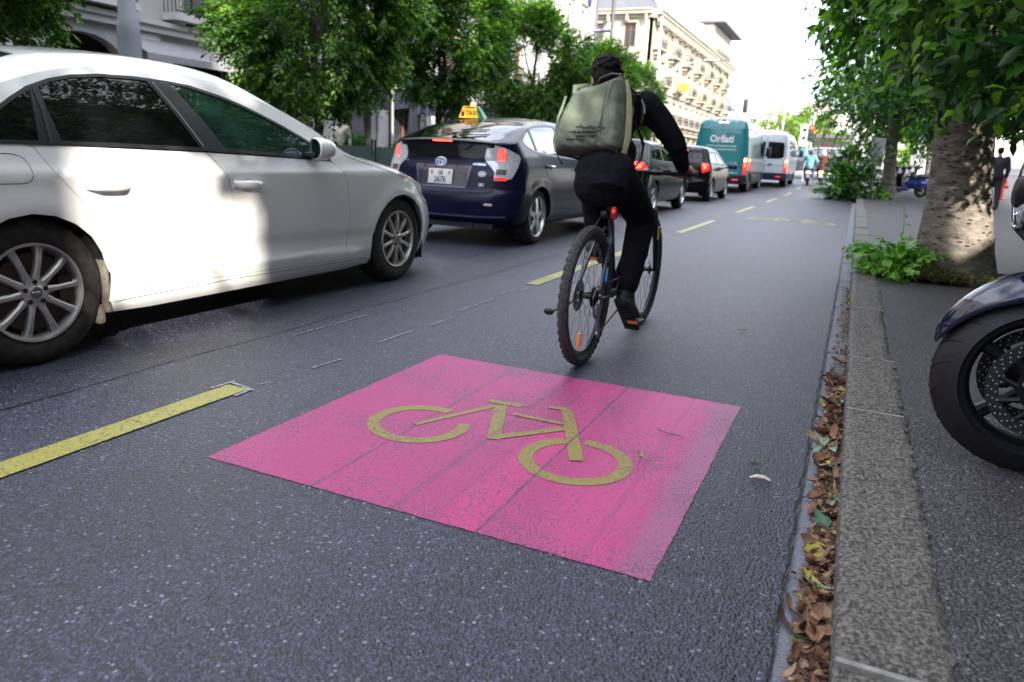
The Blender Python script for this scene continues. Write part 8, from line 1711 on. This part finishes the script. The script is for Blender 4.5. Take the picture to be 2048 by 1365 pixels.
# overhead span wires with hanging things
def wire(p, q, sag, r=.012, lb='overhead wire across the street', cat='wire'):
    p, q = Vector(p), Vector(q); pts = [p.lerp(q, t)-Vector((0, 0, sag*4*t*(1-t))) for t in np.linspace(0, 1, 13)]; b = MB(); b.tube(pts, r, 5); tag(b.build('overhead_wire', M_WIRE, None), lb, cat); return pts
wire((-18, 20, 9.5), (-17, 51.6, 11.8), .5, .014, 'thin overhead wire running above the first trees'); wire((-18, 34, 8.4), (-9.5, 57, 8.2), .5, .016, 'overhead wire passing the corner of the white building'); wire((-17, 52.3, 14.0), (-9, 62, 8.4), .8, .018, 'overhead wire sloping from the tall dark pole')
wire((-18, 30, 6.3), (-20, 80, 7.5), .2, .014, 'lower overhead wire before the cream building'); wire((-20, 78, 6.8), (-8, 58, 7.2), .6, .018, 'slack overhead wire below the cornice of the cream building'); wp = wire((-20, 62, 7.7), (12, 58, 7.6), .35, .016, 'span wire across the street carrying the hanging signal')
wire((-14.6, 56.5, 8.2), (12, 52, 8.6), .4, .014, 'upper span wire across the far street')
wire((-18, 12, 7.8), (-6, 40, 8.6), .3, .012, 'overhead wire crossing in front of the second tree')
def hang_signal(x, y, z): 
    root = empty('traffic_light', (x, y, z), 0, 'dark traffic light seen from its back, hanging above the far street', 'traffic light'); b = MB(); b.rbox((0, 0, -.5), (.32, .22, .95), .05); b.build('housing', M_PLASTIC, root); b = MB(); b.tube([(0, 0, -.05), (0, 0, .45)], .02, 6); b.build('hanger', M_WIRE, root)
hang_signal(-7.9, 56, 5.55)
def pendant(x, y, z, lb): root = empty('street_lamp', (x, y, z), 0, lb, 'street lamp'); b = MB(); b.lathe([(.001, .12), (.06, .12), (.10, .05), (.38, -.06), (.36, -.08), (.001, -.05)], 18); b.build('lamp_shade', M_POLE, root); b = MB(); b.tube([(0, 0, .1), (0, 0, .45)], .015, 6); b.build('hanger', M_WIRE, root)
pendant(-7.6, 62, 6.9, 'small hanging street lamp in the white sky above the vans')
b = MB(); b.box((-5.9, 60, 6.8), (.30, .04, .30)); tag(b.build('sign', mat('small yellow-green sign', (.55, .60, .12), .5), None, smooth=0), 'tiny yellow-green sign hanging on the span wire', 'sign')
def traffic_light(x, y, h, lb, red=True, board=False, s=1.0, face=-1):
    root = empty('traffic_light', (x, y, zg(y)), 0, lb, 'traffic light'); b = MB(); b.tube([(0, 0, 0), (0, 0, h)], .05*s, 10); b.build('pole', M_POLE, root); b = MB(); z = 2.5
    b.rbox((.12, -.02, z), (.26, .18, .80), .04); hd = b.build('housing', M_PLASTIC, root)
    for k, m_ in enumerate((M_REDON if red else M_RED, mat('dark amber lens', (.12, .07, .01), .3), mat('dark green lens', (.01, .08, .04), .3))): b = MB(); b.lathe([(.001, .008), (.08, .006), (.085, 0)], 14, Matrix.Translation((.12, -.115, z+.25-.25*k)) @ Matrix.Rotation(radians(90), 4, 'X')); b.build('lens', m_, hd)
    if board:
        b = MB(); b.rbox((-.22, .0, 2.35), (.42, .03, 1.1), .01); bd = b.build('sign_board', mat('white sign board', (.75, .76, .78), .4), root)
        for zz in (2.62, 2.22):
            b = MB(); b.lathe([(.001, .002), (.11, .002), (.11, 0)], 18, Matrix.Translation((-.22, -.018, zz)) @ Matrix.Rotation(radians(90), 4, 'X')); b.build('sign_disc', mat('dark blue sign disc', (.03, .05, .14), .4), bd)
        b = MB(); b.lathe([(.001, .003), (.20, .003), (.20, 0)], 20, Matrix.Translation((-.16, -.03, 1.50)) @ Matrix.Rotation(radians(90), 4, 'X')); b.build('blue_sign', mat('blue road sign', (.04, .25, .60), .4), root)
traffic_light(-2.62, 42.6, 3.4, 'traffic light on red with a white board of round signs, left of the scooters', board=True)
traffic_light(-3.05, 53, 5.6, 'tall thin traffic light pole at the far junction behind the scooters'); traffic_light(1.5, 58, 2.9, 'small traffic light on red at the far right of the junction'); traffic_light(-5.3, 57, 4.2, 'green-backed traffic light beside the white passenger van', red=False)
def shelter():
    y = 60; root = empty('bus_shelter', (-2.0, y, zg(y)+.05), 0, 'bus shelter with a dark flat roof behind the grey people carrier', 'bus shelter'); b = MB(); b.rbox((0, 0, 2.5), (3.0, 1.8, .22), .03); b.build('roof', mat('dark violet roof', (.10, .08, .10), .5), root, smooth=0)
    for x in (-1.3, 1.3): b = MB(); b.tube([(x, .5, 0), (x, .5, 2.4)], .06, 8); b.build('post', M_TRIM, root)
    b = MB(); b.box((0, .7, 1.3), (2.5, .02, 1.9)); b.build('glass_panel', mat('shelter glass', (.25, .28, .28), .1), root, smooth=0); b = MB(); b.rbox((-.4, .2, .5), (1.6, .4, .06), .02); b.build('bench', mat('red shelter bench', (.45, .04, .03), .5), root); b = MB(); b.box((-.5, .62, 1.3), (.9, .04, 1.2)); b.build('poster', mat('red poster', (.55, .07, .05), .5, var=.6, scale=3), root, smooth=0)
shelter()
def hydrant():
    root = empty('hydrant', (4.62, 30.6, zg(30)+.1+.10), 0, 'red fire hydrant at the right behind the near trunk', 'hydrant'); Mh = mat('hydrant red', (.60, .05, .03), .4); b = MB(); b.lathe([(.001, 0), (.17, 0), (.17, .05), (.10, .08), (.10, .55), (.15, .57), (.15, .63), (.13, .72), (.07, .80), (.03, .86), (.001, .88)], 20); b.build('barrel', Mh, root)
    for s_ in (-1, 1): b = MB(); b.tube([(s_*.08, 0, .46), (s_*.19, 0, .46)], .06, 12); b.build('outlet', Mh, root)
hydrant()
# clutter of pale cabinets and signs in the sun beyond the second tree
b = MB(); b.rbox((0, 0, .75), (2.2, .6, 1.5), .03); o = b.build('street_cabinet', mat('pale cabinet', (.62, .60, .62), .5, var=.05), None, loc=(3.5, 44, zg(44)+.1)); tag(o, 'pale street cabinet between the two trunks', 'cabinet')
b = MB(); b.box((.35, -.33, 1.1), (.6, .02, .5)); b.build('notice', mat('yellow notice', (.70, .55, .05), .5), o, smooth=0)
def sign_post(x, y, col, shape, lb, h=2.6, nm='road_sign'):
    root = empty('road_sign', (x, y, zg(y)+.1), 0, lb, 'road sign'); b = MB(); b.tube([(0, 0, 0), (0, 0, h)], .03, 8); b.build('post', M_POLE, root); b = MB()
    if shape == 'disc': b.lathe([(.001, .01), (.28, .01), (.28, 0)], 22, Matrix.Translation((0, -.04, h-.3)) @ Matrix.Rotation(radians(90), 4, 'X'))
    else: b.box((0, -.04, h-.4), (shape[0], .02, shape[1]))
    b.build('plate', col, root)
sign_post(2.3, 38, mat('blue parking sign', (.02, .14, .55), .4), (.45, .6), 'blue rectangular road sign between the second tree and the near trunk', 3.0)
sign_post(.50, 27.9, mat('grey-backed panel', (.45, .43, .44), .5), (.40, .85), 'pale rectangular panel sign before the second plane tree', 1.95)
# cafe terrace on the left: closed parasols, hedge boxes, green screens
def parasol(x, y, lb): 
    root = empty('parasol', (x, y, .1), 0, lb, 'parasol', 'closed parasols of the cafe terrace'); b = MB(); b.lathe([(.03, 3.0), (.07, 2.9), (.13, 2.3), (.20, 1.3), (.23, .95), (.10, .98)], 14); bm_ = b; 
    for i, v in enumerate(b.v): a = atan2(v[1], v[0]); k = 1+.22*sin(6*a); b.v[i] = (v[0]*k, v[1]*k, v[2])
    b.build('folded_canopy', mat('grey-violet parasol cloth', (.13, .12, .15), .85, var=.2), root); b = MB(); b.tube([(0, 0, 0), (0, 0, 3.1)], .028, 8); b.build('pole', M_WIRE, root); b = MB(); b.lathe([(.001, .08), (.28, .06), (.3, 0)], 16); b.build('base', M_TRIM, root)
parasol(-15.3, 20.7, 'closed grey parasol in front of the wooden door frame, left one'); parasol(-15.3, 24.1, 'closed grey parasol in front of the shop window, right one')
for i, (y, lb) in enumerate(((19.0, 'leafy green planter hedge before the wooden door'), (21.9, 'leafy planter hedge between the two parasols'), (24.6, 'dark green planter hedge right of the right parasol'), (27.5, 'planter hedge hidden behind the taxi roof'))):
    root = bush('planter_hedge', (-14.2, y, .1), (0, 0, .62), (.3, .8, .42), 260, .10, LM_BUSH, lb, 'planter', 60+i); b = MB(); b.rbox((0, 0, .22), (.5, 1.5, .42), .03); b.build('planter_box', mat('dark planter box', (.04, .04, .045), .6), root)
for i, y in enumerate((18.0, 20.4, 22.8)):
    root = empty('terrace_screen', (-13.6, y, .1), 0, ['green-grey glass terrace screen, nearest one', 'green-grey glass terrace screen, middle one', 'green-grey glass terrace screen, farthest one'][i], 'screen', 'glass screens of the terrace'); b = MB(); b.box((0, 0, .50), (.02, 2.2, .8)); b.build('glass_panel', mat('green-grey screen glass', (.14, .20, .18), .15), root, smooth=0)
    for s_ in (-1, 1): b = MB(); b.box((0, s_*1.12, .62), (.05, .05, 1.0)); b.build('post', M_TRIM, root, smooth=0)
